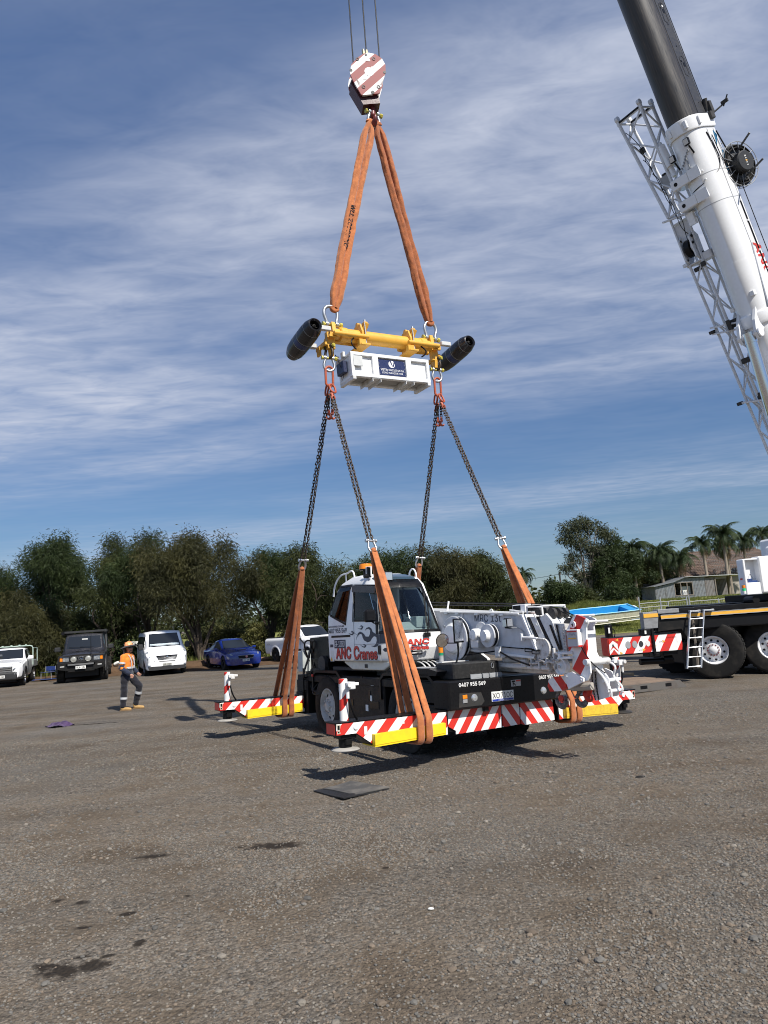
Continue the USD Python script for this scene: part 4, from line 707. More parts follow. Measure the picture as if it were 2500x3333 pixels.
# lettering and flame print
def decal(name, pts, y, mat, holes=()):
    P = Polygon(pts).buffer(0); obj(name, MB().prism(P if P.geom_type == 'Polygon' else max(P.geoms, key=lambda g: g.area), ((0, y, 0), (1, 0, 0), (0, 0, 1), (0, -1, 0)), .0015), mat, lc)
FL = [(-1.688, 1.42), (-1.824, 1.436), (-1.911, 1.469), (-1.945, 1.52), (-2.02, 1.55), (-2.113, 1.538), (-2.176, 1.49), (-2.129, 1.513), (-2.049, 1.523), (-1.986, 1.496), (-1.999, 1.435), (-2.047, 1.393), (-2.152, 1.395), (-2.202, 1.434), (-2.267, 1.467), (-2.347, 1.482), (-2.418, 1.459), (-2.47, 1.403), (-2.505, 1.343), (-2.435, 1.415), (-2.35, 1.445), (-2.283, 1.436), (-2.26, 1.385), (-2.211, 1.334), (-2.095, 1.301), (-2.003, 1.312), (-1.933, 1.366), (-1.866, 1.395), (-1.792, 1.381), (-1.779, 1.326), (-1.814, 1.272), (-1.88, 1.242), (-1.983, 1.24), (-1.87, 1.218), (-1.781, 1.229), (-1.714, 1.27), (-1.66, 1.282), (-1.66, 1.42)]
for P in (FL, [(-2.437, 1.549), (-2.343, 1.52), (-2.276, 1.514), (-2.218, 1.56), (-2.288, 1.588), (-2.353, 1.572), (-2.272, 1.562), (-2.287, 1.544), (-2.342, 1.533)], [(-2.785, 1.469), (-2.701, 1.441), (-2.63, 1.429), (-2.542, 1.469), (-2.638, 1.508), (-2.683, 1.486), (-2.613, 1.471), (-2.643, 1.452)], [(-2.358, 1.258), (-2.261, 1.222), (-2.196, 1.212), (-2.132, 1.246), (-2.216, 1.276), (-2.258, 1.26), (-2.197, 1.249), (-2.22, 1.232)]): decal('flame_print', P, -.971, NAVY)
EX, EZ = (1, 0, 0), (0, 0, 1)
def letters(name, txt, h, o, mat, bold=False, width=None, slant=0, e1=EX, e2=EZ): return obj(name, MB().text(txt, h, o, e1, e2, bold, .0015, width, slant), mat, lc)
REDO = paint('lettering_outline', (.03, .018, .025), .45, dirt=.02)
def fat(name, txt, h, o, mat, w, t, slant=0, e1=EX, e2=EZ):
    mb = MB(); n = np.cross(np.asarray(e1, float), np.asarray(e2, float))
    for k in range(9):
        a = k * PI / 4; d = (0 if k == 8 else t) * (math.cos(a) * np.asarray(e1, float) + math.sin(a) * np.asarray(e2, float)); mb.text(txt, h, np.asarray(o, float) + d + n * k * .00012, e1, e2, True, .0010, w, slant)
    return obj(name, mb, mat, lc)
for d, m, y, t in ((.007, REDO, -.9706, .011), (0, REDL, -.9730, .0045)):
    fat('lettering', 'ANC', .185, (-3.29 + d, y, 1.045 - d), m, .58, t); fat('lettering', 'C', .20, (-2.60 + d, y, 1.035 - d), m, .19, t); fat('lettering', 'ranes', .145, (-2.385 + d, y, 1.038 - d), m, .60, t)
letters('lettering', '0407 955 569', .078, (-3.60, -.972, 1.485), NAVY, True, .76); letters('lettering', 'anccranes.com.au', .040, (-3.56, -.972, 1.585), NAVY, False, .62)
obj('model_badge', MB().b2((-3.345, -.975, 1.215), (-2.90, -.970, 1.36)), NAVY, lc); letters('lettering', 'GR-130EX', .10, (-3.33, -.9765, 1.24), WHITE, False, .41)
for x, z, w, h in ((-3.46, 1.26, .12, .05),): obj('sticker', MB().box((x, -.972, z), (w, .004, h)), NAVY, lc)
for x, z, w, h in ((-3.45, 1.13, .10, .09), (-3.45, 1.03, .15, .09)): obj('sticker', MB().box((x, -.972, z), (w, .004, h)), PLATE, lc)
obj('warning_triangle', MB().xz([(-3.51, .995), (-3.43, .995), (-3.47, 1.065)], -.978, -.975), AMBERY, lc)
for k, P in enumerate([[(-3.30, 1.80), (-3.10, 1.76), (-3.10, 1.66), (-3.30, 1.72)], [(-3.08, 1.80), (-2.96, 1.79), (-2.96, 1.66), (-3.08, 1.66)]]): obj('window_paper', MB().xz(P, -.945, -.942), PLATE if k == 0 else GREYM, lc)
# front face lettering
nx = A(.27, .9, 0); 
for d, m, x, t in ((.004, REDO, -1.160, .006), (0, REDL, -1.1550, .002)):
    fat('lettering', 'ANC', .085, (x, -.80 + d, 1.235 - d), m, .42, t, .15, (0, 1, 0)); fat('lettering', 'Cranes', .05, (x, -.73 + d, 1.160 - d), m, .34, t, .15, (0, 1, 0))
obj('front_vent', MB().b2((-1.18, -.70, 1.12), (-1.165, -.50, 1.142), ch=.004).b2((-1.19, -.70, 1.075), (-1.172, -.50, 1.097), ch=.004), BLACK, lc)
decal('flame_print', [(-1.421, 1.172), (-1.477, 1.204), (-1.537, 1.202), (-1.6, 1.173), (-1.531, 1.141), (-1.471, 1.143)], -.972, NAVY)
# wiper, mirror, roof gear
wp = A(-1.235, -.30, 1.46); mb = MB().sweep([(-1.20, -.36, 1.40), (-1.24, -.30, 1.50), (-1.47, -.15, 2.0)], .011, 6).sweep([(-1.20, -.40, 1.40), (-1.23, -.33, 1.50), (-1.42, -.17, 1.90)], .009, 6).box((-1.19, -.38, 1.38), (.05, .12, .07)).bar((-1.27, -.32, 1.52), (-1.53, -.17, 2.05), .02, .03); obj('wiper', mb, BLACK, lc)
mb = MB().box((-1.68, -1.14, 1.72), (.10, .20, .20), ch=.03).sweep([(-1.72, -.97, 1.60), (-1.70, -1.05, 1.60), (-1.68, -1.12, 1.64)], .012, 6).box((-1.72, -.985, 1.60), (.10, .03, .05)); obj('door_mirror', mb, BLACK, lc)
mb = MB().sweep(spline([(-3.66, -.80, 2.16), (-3.50, -.80, 2.44), (-3.30, -.80, 2.53), (-3.05, -.80, 2.545), (-2.84, -.80, 2.55), (-2.80, -.80, 2.50), (-2.80, -.80, 2.42)], 40), .016, 7).tube((-3.12, -.80, 2.54), (-3.12, -.80, 2.38), .014); mb.sweep(spline([(-1.95, -.16, 2.36), (-1.94, -.16, 2.47), (-1.86, -.16, 2.50), (-1.80, -.16, 2.47), (-1.78, -.16, 2.30)], 20), .015, 7); obj('roof_rail', mb, WHITE, lc)
obj('beacon_base', MB().cyl((-2.73, -.60, 2.50), (0, 0, 1), .05, .14, 18).cyl((-2.73, -.60, 2.575), (0, 0, 1), .115, .02, 20), BLACK, lc); obj('beacon_lens', MB().rev([(.115, 0), (.115, .06), (.105, .09), (.001, .095)], (-2.73, -.60, 2.585), (0, 0, 1), 24), AMBER, lc, smooth=35)
obj('horn', MB().cyl((-2.12, -.93, 2.40), (0, -1, 0), .035, .08, 14).b2((-2.15, -.90, 2.38), (-2.09, -.84, 2.56)), BLACK, lc); obj('horn_bracket', MB().sweep([(-2.2, -.88, 2.40), (-2.2, -.88, 2.56), (-2.03, -.88, 2.55), (-2.03, -.88, 2.40)], .014, 6), WHITE, lc)
obj('work_lamp', MB().box((-1.49, -.88, 2.335), (.07, .16, .16), ch=.015).cyl((-1.52, -.88, 2.22), (0, 0, 1), .012, .09), BLACK, lc); obj('work_lamp_lens', MB().box((-1.452, -.88, 2.335), (.012, .125, .125), ch=.004), LENS, lc)
# inside the cab
SEATM = paint('seat_black', (.015, .015, .016), .8); GREYP = paint('grey_plastic', (.26, .29, .29), .6)
mb = MB().box((-2.65, -.55, 1.28), (.48, .5, .14), ch=.05).box((-2.92, -.55, 1.68), (.14, .5, .72), ch=.06).box((-2.95, -.55, 2.10), (.10, .28, .18), ch=.04).box((-2.6, -.82, 1.45), (.36, .07, .06)).box((-2.6, -.28, 1.45), (.36, .07, .06)); obj('seat', mb, SEATM, lc)
mb = MB().xz([(-1.9, 1.05), (-1.30, 1.05), (-1.34, 1.44), (-1.62, 1.60), (-1.85, 1.52)], -.88, -.18).b2((-1.75, -.42, 1.5), (-1.42, -.18, 1.68)); obj('dashboard', mb, GREYP, lc)
obj('steering_wheel', MB().sweep(arc((-1.95, -.55, 1.62), (0, 1, 0), (.45, 0, .9), .19, 0, 2 * PI, 25)[:-1], .016, 6, True).tube((-1.95, -.55, 1.62), (-1.75, -.55, 1.45), .022), BLACK, lc)
obj('side_console', MB().box((-2.6, -.17, 1.62), (.9, .05, .26)), paint('cream_panel', (.62, .64, .60), .6), lc); obj('cab_floor', MB().b2((-3.5, -.9, 1.02), (-1.4, -.16, 1.05)), BLACK, lc); obj('window_bar', MB().tube((-2.05, -.12, 1.58), (-2.25, -.14, 2.22), .012), BLACK, lc)
# front bumper
mb = MB().b2((-.15, -1.03, .345), (.25, 1.0, .735), .02); obj('front_bumper', mb, BLACK, lc)
obj('lamp_recess', MB().yz([(-.88, .38), (-.50, .38), (-.44, .43), (-.49, .555), (-.86, .565)], .245, .254), DARK, lc)
obj('indicator', MB().box((.258, -.775, .515), (.012, .075, .05)), AMBER, lc); obj('side_lamp', MB().box((.258, -.775, .458), (.012, .075, .05)), LENS, lc); obj('headlight', MB().rev([(.001, .018), (.04, .012), (.052, 0), (.055, -.01)], (.258, -.61, .488), (1, 0, 0), 24), LENS, lc, smooth=35)
obj('headlight', MB().rev([(.001, .018), (.04, .012), (.052, 0), (.055, -.01)], (.258, .66, .488), (1, 0, 0), 24), LENS, lc, smooth=35)
obj('number_plate', MB().b2((.252, -.314, .408), (.258, .086, .545)), PLATE, lc); obj('plate_band', MB().b2((.2585, -.305, .412), (.26, .078, .44)), paint('plate_blue', (.015, .04, .30), .4), lc)
letters('plate_letters', 'XO', .072, (.2588, -.295, .452), BLACK, False, .125, 0, (0, 1, 0)); letters('plate_letters', '71OC', .072, (.2588, -.145, .452), BLACK, False, .21, 0, (0, 1, 0)); letters('plate_letters', 'NATIONAL HEAVY VEHICLE', .012, (.2602, -.20, .419), PLATE, False, .18, 0, (0, 1, 0))
letters('lettering', '0407 955 569', .05, (.2515, -.86, .652), WHITE, True, .46, 0, (0, 1, 0)); letters('lettering', '0407 955 569', .05, (.2515, .59, .655), WHITE, True, .40, 0, (0, 1, 0))
obj('sticker', MB().b2((.251, .057, .59), (.254, .236, .68)), paint('grey_sticker', (.40, .40, .40), .5), lc); mb = MB().b2((.2545, .07, .65), (.256, .13, .672)).b2((.2545, .085, .60), (.256, .10, .65)).bar((.2553, .1, .64), (.2553, .14, .60), .015, .0015, up=(1, 0, 0), ch=0); obj('sticker_print', mb, BLACK, lc); obj('sticker_print', MB().b2((.2545, .15, .655), (.256, .23, .675)), REDL, lc)
P1 = [(-1.10, .335), (-1.095, .19), (-.865, .065), (-.865, .02), (-.062, .03), (-.062, .335)]; P2 = [(-.036, .335), (-.036, .03), (.275, .04), (.275, .335)]; P3 = [(.302, .335), (.302, .04), (.36, .02), (.945, .035), (.93, .335)]
for P, m in ((P1, S_B), (P2, S_BL), (P3, S_BL)): obj('stripe_panel', MB().yz(P, .10, .125), m, lc)
obj('stripe_backing', MB().b2((.03, -1.0, .05), (.0999, .93, .33)), BLACK, lc); obj('tow_hook', MB().tm(trimesh.creation.box((.06, .07, .10), transform=trimesh.transformations.translation_matrix((.16, -.36, .33)))), BLACK, lc)
obj('winch_box', MB().b2((-.32, -.84, .735), (.12, -.02, .965), .02), paint('chipped_black_box', (.010, .010, .010), .5, dirt=.12, dcol=(.10, .095, .088), scale=30), lc)
for y0, y1 in ((-.56, -.36), (-.345, -.23), (-.22, .0)): obj('flap', MB().b2((.121, y0, .735), (.129, y1, .80), .01), GREYM, lc)
obj('snap_hook', MB().sweep(arc((.13, -.16, .90), (0, 1, 0), (0, .15, 1.6), .022, 0, 2 * PI, 14)[:-1], .005, 5, True), STEEL, lc)
obj('mirror_stalk', MB().sweep(spline([(.05, -.76, .73), (.05, -.755, .93), (.05, -.70, 1.05), (.05, -.685, 1.24), (.05, -.68, 1.30)], 20), .014, 7).sweep([(.05, -.69, 1.24), (.05, -.92, 1.25)], .009, 6).box((.02, -.76, .80), (.14, .14, .14)), BLACK, lc)
obj('round_mirror', MB().rev([(.10, 0), (.10, -.01), (.07, -.04), (.001, -.05)], (.06, -.955, 1.285), (1, -.12, -.28), 26), BLACK, lc, smooth=35); obj('mirror_glass', MB().rev([(.093, .001), (.06, .006), (.001, .009)], (.06, -.955, 1.285), (1, -.12, -.28), 26), MIRROR, lc, smooth=35)
obj('square_mirror', MB().box((.05, -.665, 1.415), (.03, .175, .34), ch=.012), BLACK, lc); obj('mirror_glass', MB().box((.0665, -.665, 1.415), (.004, .145, .30), ch=.001), MIRROR, lc)
for z0, z1, m in ((1.10, 1.19, AMBER), (1.06, 1.10, paint('green_lens', (.02, .25, .12), .3)), (.97, 1.06, GREYM)): obj('status_light', MB().cyl((-.6, -.54, (z0 + z1) / 2), (0, 0, 1), .036, z1 - z0 - .002, 16), m, lc)
obj('status_bracket', MB().b2((-.68, -.6, .955), (-.5, -.1, .967)), WHITE2, lc)
# boom
BW0, BW1 = .0, .50; BOOMG = paint('boom_shaded_white', (.52, .535, .56), .42, dirt=.20, dcol=(.30, .28, .26), coat=.1)  # same white paint as the collar, with shade mixed into its colour
obj('boom', MB().xz([(-4.2, 1.98), (-4.2, 1.45), (-.65, 1.10), (.12, 1.02), (.83, .985), (.935, 1.10), (.68, 1.575)], BW0, BW1), BOOMG, lc)
mb = MB().xz([(.665, 1.585), (.70, 1.585), (.945, 1.10), (.91, 1.10)], -.03, .53).bar((-4.2, .25, 1.99), (.70, .25, 1.585), .54, .02); mb.bar((-.65, -.008, 1.12), (.86, -.008, 1.0), .012, .03); obj('boom_collar', mb, WHITE, lc)
for k, (x0, x1, m, y) in enumerate(((.735, .785, BLACK, .03), (.79, .90, WHITE2, .035), (.905, .96, BLACK, .045))):
    obj('boom_section', MB().xz([(x0, 1.555), (x1, 1.545), (x1 + .235, 1.11), (x0 + .235, 1.10)], y, .50 - y), m, lc)
obj('section_label', MB().xz([(.845, 1.47), (.915, 1.455), (.93, 1.43), (.86, 1.445)], .028, .034), PLATE, lc)
obj('boom_section', MB().xz([(.97, 1.53), (1.09, 1.585), (1.20, 1.48), (1.22, 1.43), (1.28, 1.24), (1.30, 1.10), (1.10, 1.10)], .05, .46), WHITE2, lc); obj('boom_gap', MB().xz([(1.15, 1.43), (1.19, 1.43), (1.33, 1.1), (1.29, 1.1)], .04, .047).xz([(1.275, 1.43), (1.30, 1.43), (1.36, 1.1), (1.33, 1.1)], .04, .047), BLACK, lc)
obj('boom_section', MB().xz([(1.20, 1.45), (1.42, 1.43), (1.42, 1.07), (1.30, 1.07)], .06, .44), CHIPW, lc)
mb = MB()
for k in range(9): mb.cyl((1.385 + .01 * (k % 2), .055, 1.10 + .036 * k), (0, 1, 0), .008, .01, 6)
obj('rivets', mb, GREYM, lc)
letters('lettering', 'MRC 13t', .105, (-.42, -.0025, 1.545), NAVY, False, .62, 0, (1, 0, -.055))
mb = MB(); mb.sweep([(-1.3, -.02, 1.735), (.2, -.02, 1.64), (.62, -.02, 1.61)], .014, 6).sweep([(-.75, -.03, 1.2), (-.74, -.03, 1.55), (-.70, -.02, 1.68)], .012, 6)
for x in (-1.15, -.85, -.35, .05, .25): mb.box((x, .0, 1.705 - (x + 1.15) * .066), (.09, .06, .035))
mb.sweep(arc((-.03, .02, 1.665), (1, 0, 0), (0, 0, 1), .04, 0, 2 * PI, 14)[:-1], .009, 5, True).bar((-1.27, .1, 1.76), (-1.22, .1, 1.90), .03, .015); obj('boom_pipes', mb, WHITE, lc)
mb = MB().b2((.38, .08, 1.62), (.66, .40, 1.74)); mb.sweep([(.42, .0, 1.60), (.42, .0, 1.67), (.70, .0, 1.63), (.70, .0, 1.57)], .012, 6); obj('sheave_box', mb, WHITE, lc); obj('sheave_slots', MB().b2((.665, .12, 1.64), (.667, .36, 1.72)).b2((.40, .076, 1.645), (.56, .079, 1.725)), BLACK, lc)
mb = MB()
for y in (.02, .44): mb.sweep([(.76, y, 1.59), (.76, y, 1.70), (1.07, y, 1.67), (1.07, y, 1.56)], .013, 6)
for x in (.76, 1.07): mb.tube((x, .02, 1.69), (x, .44, 1.69), .012)
obj('rope_guard', mb, WHITE, lc)
mb = MB()
for y in (.12, .23, .34): mb.cyl((.90, y, 1.62), (0, 1, 0), .055, .07, 18).cyl((1.15, y, 1.58), (0, 1, 0), .075, .05, 20)
obj('sheave', mb, DARK, lc)
mb = MB(); mb.sweep([(-4.0, .2, 2.08), (.9, .2, 1.72), (1.15, .2, 1.64), (1.45, .2, 1.50)], .010, 5).sweep([(-4.0, .3, 2.02), (.9, .3, 1.69), (1.15, .3, 1.62), (1.6, .3, 1.45)], .010, 5); obj('hoist_rope', mb, BLACK, lc)
# cable drums on the boom side
def drum(c, R, hub, hl, th=.02, gap=.05):
    c = A(*c); n = (0, -1, 0)
    obj('reel_flange', MB().rev([(.001, 0), (R * .97, 0), (R, -.006), (R, -th), (R * .97, -th - .004), (.001, -th - .004)], c, n, 44), BOOMG, lc, smooth=30); obj('reel_cable', MB().cyl(c + A(0, th + .03, 0), n, R * .95, .045, 40), BLACK, lc); obj('reel_back', MB().cyl(c + A(0, th + .06, 0), n, R, .014, 40, .003), WHITE2, lc)
    obj('reel_hub', MB().rev([(hub * 1.1, 0), (hub, .01), (hub * .97, hl * .6), (hub * .85, hl), (.001, hl + .004)], c, n, 36), WHITE, lc, smooth=30)
drum((-.83, -.13, 1.30), .345, .235, .06); obj('reel_bolts', MB().cyl((-.62, -.135, 1.16), (0, 1, 0), .014, .03, 8).cyl((-1.05, -.135, 1.50), (0, 1, 0), .014, .03, 8), STEEL, lc)
drum((.03, -.14, 1.32), .172, .085, .07)
obj('motor_drum', MB().rev([(.165, -.12), (.165, -.02), (.15, .0), (.001, .0)], (-.22, -.05, 1.375), (0, -1, 0), 34), WHITE2, lc, smooth=30); obj('motor_drum', MB().rev([(.09, 0), (.088, .10), (.075, .12), (.001, .122)], (-.28, -.05, 1.345), (0, -1, 0), 28), WHITE, lc, smooth=30)
obj('motor_box', MB().box((-.27, -.10, 1.21), (.19, .10, .12)).box((-.20, -.155, 1.20), (.06, .012, .09)), WHITE2, lc); obj('motor_sticker', MB().box((-.33, -.173, 1.32), (.045, .003, .05)), PLATE, lc)
obj('boom_lamp', MB().box((.47, -.10, 1.49), (.09, .12, .13), ch=.02).bar((.43, -.1, 1.42), (.52, -.1, 1.41), .05, .012), BLACK, lc); obj('boom_lamp_lens', MB().box((.517, -.10, 1.49), (.008, .095, .105), ch=.003).box((.47, -.1625, 1.485), (.075, .006, .10), ch=.002), LENS, lc)
obj('cable', MB().sweep(spline([(.52, -.08, 1.42), (.60, -.03, 1.41), (.70, -.015, 1.34), (.72, -.02, 1.30)], 16), .006, 5), GREYM, lc)
mb = MB().box((.165, -.04, 1.09), (.10, .10, .15)).b2((.08, -.06, 1.0), (.25, .0, 1.03)); obj('rope_guide', mb, WHITE2, lc)
mb = MB().sweep([(.16, -.06, 1.10), (.50, -.10, .99), (.80, -.05, .90)], .013, 6).sweep([(-.9, -.08, 1.02), (.16, -.06, 1.10)], .011, 6).sweep([(.10, -.02, 1.16), (.75, -.03, 1.12), (1.0, -.02, 1.10)], .008, 5); obj('rope_tail', mb, BLACK, lc)
mb = MB().tube((.68, -.04, 1.28), (.98, -.03, 1.26), .016).box((.68, -.03, 1.28), (.03, .06, .10)).tube((.98, -.03, 1.26), (1.1, -.03, 1.25), .008); obj('boom_ram', mb, WHITE, lc)
mb = MB(); 
for x0, z0 in ((.72, 1.13), (.86, 1.10)): mb.sweep([(x0, -.04, z0), (x0 + .14, -.04, z0 - .008), (x0 + .14, -.04, z0 - .05), (x0, -.04, z0 - .045), (x0, -.04, z0)], .007, 5)
obj('wire_loop', mb, BLACKD, lc)
# low jib stowed under the boom, white tubes and rams
mb = MB().cyl((.45, .05, .88), (1, 0, -.03), .035, 1.3, 14).cyl((.35, .20, .82), (1, 0, -.02), .04, 1.5, 14).cyl((.30, .12, .97), (1, 0, 0), .05, .45, 14).box((.62, .03, .92), (.10, .08, .11)); obj('stowed_ram', mb, WHITE2, lc)
mb = MB(); r_ = np.random.default_rng(3)
for k in range(12):
    x = .78 + .05 * k; mb.box((x, .02 + .05 * (k % 3), .98 + .06 * math.sin(k * 2.1)), (.03, .05, .20 + .08 * (k % 2))); 
for k in range(6): mb.tube((.80 + .08 * k, .0, .92 + .03 * (k % 3)), (.92 + .08 * k, .0, .93 + .03 * (k % 2)), .014)
mb.box((1.05, .12, .95), (.5, .1, .08)).cyl((1.02, .06, 1.12), (0, 1, 0), .14, .12, 24); obj('head_linkage', mb, CHIPW, lc)
# boom head
S_H = stripes('head_stripes', (.78, 0, -.62), .30, -.02)
NP = [(1.55, 1.498), (1.603, 1.547), (1.705, 1.516), (1.805, 1.475), (1.825, 1.445), (1.815, 1.42), (1.778, 1.37), (1.755, 1.104), (1.727, 1.022), (1.781, .964), (1.783, .808), (1.721, .717), (1.656, .699), (1.63, .764), (1.478, .853), (1.50, 1.05), (1.44, 1.09), (1.435, 1.356)]
obj('head_plate', MB().xz(NP, .075, .10), S_H, lc)
FP = [(1.28, 1.50), (1.35, 1.54), (1.446, 1.548), (1.638, 1.476), (1.637, 1.424), (1.598, 1.399), (1.583, 1.063), (1.62, .986), (1.58, .80), (1.44, .82)]; obj('head_plate', MB().xz(FP, .40, .425), WHITE, lc)
obj('head_face', MB().xz([(1.60, 1.33), (1.63, 1.33), (1.62, .99), (1.59, .99)], .12, .39).xz([(1.58, 1.0), (1.68, .99), (1.70, .84), (1.6, .84)], .10, .40), WHITE, lc)
obj('head_pin', MB().cyl((1.795, .25, 1.445), (0, 1, 0), .016, .40, 14).cyl((1.79, .07, 1.445), (0, 1, 0), .024, .02, 14).cyl((1.60, .25, 1.53), (0, 1, 0), .014, .36, 12).cyl((1.74, .25, .94), (0, 1, 0), .04, .42, 16), WHITE2, lc)
obj('head_sheave', MB().cyl((1.40, .25, 1.38), (0, 1, 0), .13, .16, 28), DARK, lc); obj('dial', MB().cyl((1.575, .06, 1.415), (0, 1, 0), .045, .02, 22), WHITE, lc); obj('dial_mark', MB().box((1.575, .048, 1.41), (.012, .004, .04)).box((1.565, .048, 1.42), (.03, .004, .008)), BLACK, lc)
S_SB = stripes('sign_box_stripes', (0, .0, 1.0), .40, -.955); obj('sign_box', MB().b2((1.505, .0, 1.13), (1.70, .07, 1.355), .006), S_SB, lc); obj('sign_plate', MB().b2((1.512, -.004, 1.14), (1.69, -.001, 1.34)), paint('sign_grey', (.45, .44, .44), .5, dirt=.1), lc)
obj('sign_print', MB().b2((1.512, -.006, 1.322), (1.69, -.0045, 1.34)), REDL, lc); obj('sign_print', MB().b2((1.53, -.006, 1.235), (1.67, -.0045, 1.25)), AMBERY, lc); mb = MB()
for k in range(2):
    for j in range(3): mb.box((1.55 + .06 * k + .02 * j, -.005, 1.29 + .012 * (j % 2)), (.016, .002, .022), ch=0)
obj('sign_print', mb, GREYM, lc)
obj('sheave_wheel', MB().rev([(.001, .02), (.03, .02), (.03, .01), (.085, -.01), (.09, .015), (.105, .02), (.108, 0), (.098, -.03), (.108, -.06), (.09, -.065), (.001, -.065)], (1.325, .02, .885), (0, -1, 0), 36), WHITE, lc, smooth=35); obj('sheave_hub', MB().cyl((1.325, -.005, .885), (0, 1, 0), .022, .02, 12), STEEL, lc)
mb = MB().tube((1.26, .02, 1.055), (1.52, .06, 1.06), .02).tube((1.30, .0, .99), (1.48, .02, 1.0), .016).sweep([(1.22, .0, 1.01), (1.22, .0, 1.05), (1.30, .0, 1.07)], .008, 5).box((1.46, .03, 1.0), (.14, .06, .03)).box((1.33, .02, 1.02), (.05, .05, .07)); obj('sheave_guard', mb, WHITE, lc)
# auxiliary hook block and hooks
S_HB = stripes('hook_block_stripes', (.75, 0, .66), .24, -.10); HBP = [(.993, .704), (1.048, .735), (1.277, .763), (1.335, .713), (1.306, .61), (1.227, .565), (.999, .547), (.962, .616)]
obj('hook_block', MB().xz(HBP, .095, .16), S_HB, lc); obj('hook_block', MB().xz(HBP, .19, .26), WHITE2, lc); obj('hook_block_core', MB().xz([(1.0, .56), (1.25, .58), (1.28, .70), (1.02, .70)], .16, .19), BLACK, lc)
HOOKM = paint('greasy_hook', (.10, .095, .09), .45, dirt=.5, dcol=(.32, .30, .27), scale=22)
def hook(c, R, r, e1=(1, 0, 0), mat=HOOKM, th=.7):
    a = np.linspace(2.2, 6.9, 26); k = r * np.interp(a, [2.2, 3.4, 5.0, 6.3, 6.9], [.75, 1, 1.35, .9, .35]); e1 = np.asarray(e1, float)
    p = np.asarray(c, float) + R * (np.cos(a)[:, None] * e1 + np.sin(a)[:, None] * A(0, 0, 1)); up = [p[0] + A(0, 0, R * .9) - e1 * R * -.55, p[0] + A(0, 0, R * .35) - e1 * R * -.12]
    return obj('hook', MB().sweep(np.vstack([up, p]), (np.r_[r, r, k], np.r_[r, r, k] * th), 10, wdir=A(0, 0, 1) + .01), mat, lc, smooth=50)
hook((1.125, .17, .445), .085, .034); obj('hook_latch', MB().bar((1.06, .17, .52), (1.10, .17, .40), .02, .012), STEEL, lc)
obj('hook_core', MB().cyl((1.125, .17, .455), (0, 1, 0), .045, .03, 16), RED, lc)
obj('counter_plate', MB().xz([(1.356, .785), (1.504, .822), (1.691, .743), (1.686, .702), (1.416, .601)], .03, .06), WHITE, lc); obj('plate_bolts', MB().cyl((1.655, .028, .72), (0, 1, 0), .012, .02, 8).cyl((1.41, .028, .76), (0, 1, 0), .01, .02, 8), WHITE2, lc)
hook((1.40, .26, .455), .07, .032, (.9, .3, 0)); obj('hook_ball', MB().tm(hullm([((1.47, .30, .52), .06), ((1.50, .30, .47), .055)], 16)), RED, lc, smooth=True); obj('hook_swivel', MB().cyl((1.53, .28, .55), (.5, 0, 1), .035, .16, 14), RED, lc)
obj('hook_rope', MB().cyl((1.5, .2, .62), (1, .1, .08), .05, .32, 14), paint('greasy_white', (.38, .35, .31), .5, dirt=.5), lc)
# side bracket, rods and hanging chain
mb = MB().xz([(1.60, .84), (1.76, .845), (1.86, .72), (1.84, .50), (1.60, .44), (1.52, .62)], .30, .32).xz([(1.62, .84), (1.73, .80), (1.83, .63), (1.80, .50), (1.70, .48)], .50, .52).cyl((1.80, .41, .70), (0, 1, 0), .025, .30, 12).cyl((1.83, .41, .57), (0, 1, 0), .022, .26, 12); obj('bracket', mb, WHITE, lc)
mb = MB().sweep(spline([(1.62, .28, .83), (1.74, .27, .80), (1.83, .27, .70), (1.86, .28, .60)], 14), .016, 7).sweep(spline([(1.72, .45, .90), (1.80, .46, .90), (1.84, .46, .85), (1.80, .46, .76), (1.88, .46, .66), (1.88, .46, .52)], 20), .014, 7).sweep(spline([(1.66, .24, .95), (1.75, .26, .80), (1.84, .30, .66), (1.86, .32, .50)], 14), .012, 6); obj('guard_rods', mb, WHITE, lc)
obj('tag_line', MB().sweep(spline([(1.60, .06, 1.40), (1.66, .05, 1.20), (1.78, .10, .95), (1.86, .25, .80)], 16), .007, 5), BLACK, lc)
def link_mesh(p, q, r, tw, n=5, m=12, wfac=1.55):
    """one oval chain link from p to q"""
    p, q = np.asarray(p, float), np.asarray(q, float); d = q - p; L = np.linalg.norm(d); d /= L
    s = np.cross(d, (.31, .87, .2)); s /= np.linalg.norm(s); s = math.cos(tw) * s + math.sin(tw) * np.cross(d, s)
    hw = r * wfac; hl = L / 2 + r * .9 - hw; a = np.arange(m) * 2 * PI / m + PI / m; c = (p + q) / 2
    P = c + (hw * np.cos(a))[:, None] * s + (hw * np.sin(a) + np.sign(np.sin(a)) * hl)[:, None] * d
    return MB().sweep(P, r, n, True)
mb = MB()
for x0 in (1.62, 1.68):
    pts = spline([(x0, .27, .84), (x0 - .01, .27, .65), (x0 + .01, .27, .46)], 12)
    for k in range(11): mb.f and 0; mm = link_mesh(pts[k], pts[k + 1], .005, k % 2 * PI / 2); v, f = mm.mesh(); mb.add(v, f)
obj('hanging_chain', mb, DARK, lc)
# ---------------------------------------------------------------- lifting gear (placed in the lifted crane's frame: spreader above it, hook above that)
def kthing(name, label, cat, o, R=None, group=None): return thing(name, label, cat, kw(o), KM if R is None else KM @ R, group)
def rotx(a): c, s = math.cos(a), math.sin(a); return A([1, 0, 0], [0, c, -s], [0, s, c])
RT = rotx(.062); RO = A(-2.3, -.25, 6.83)
def rig(p): return RO + RT @ np.asarray(p, float)
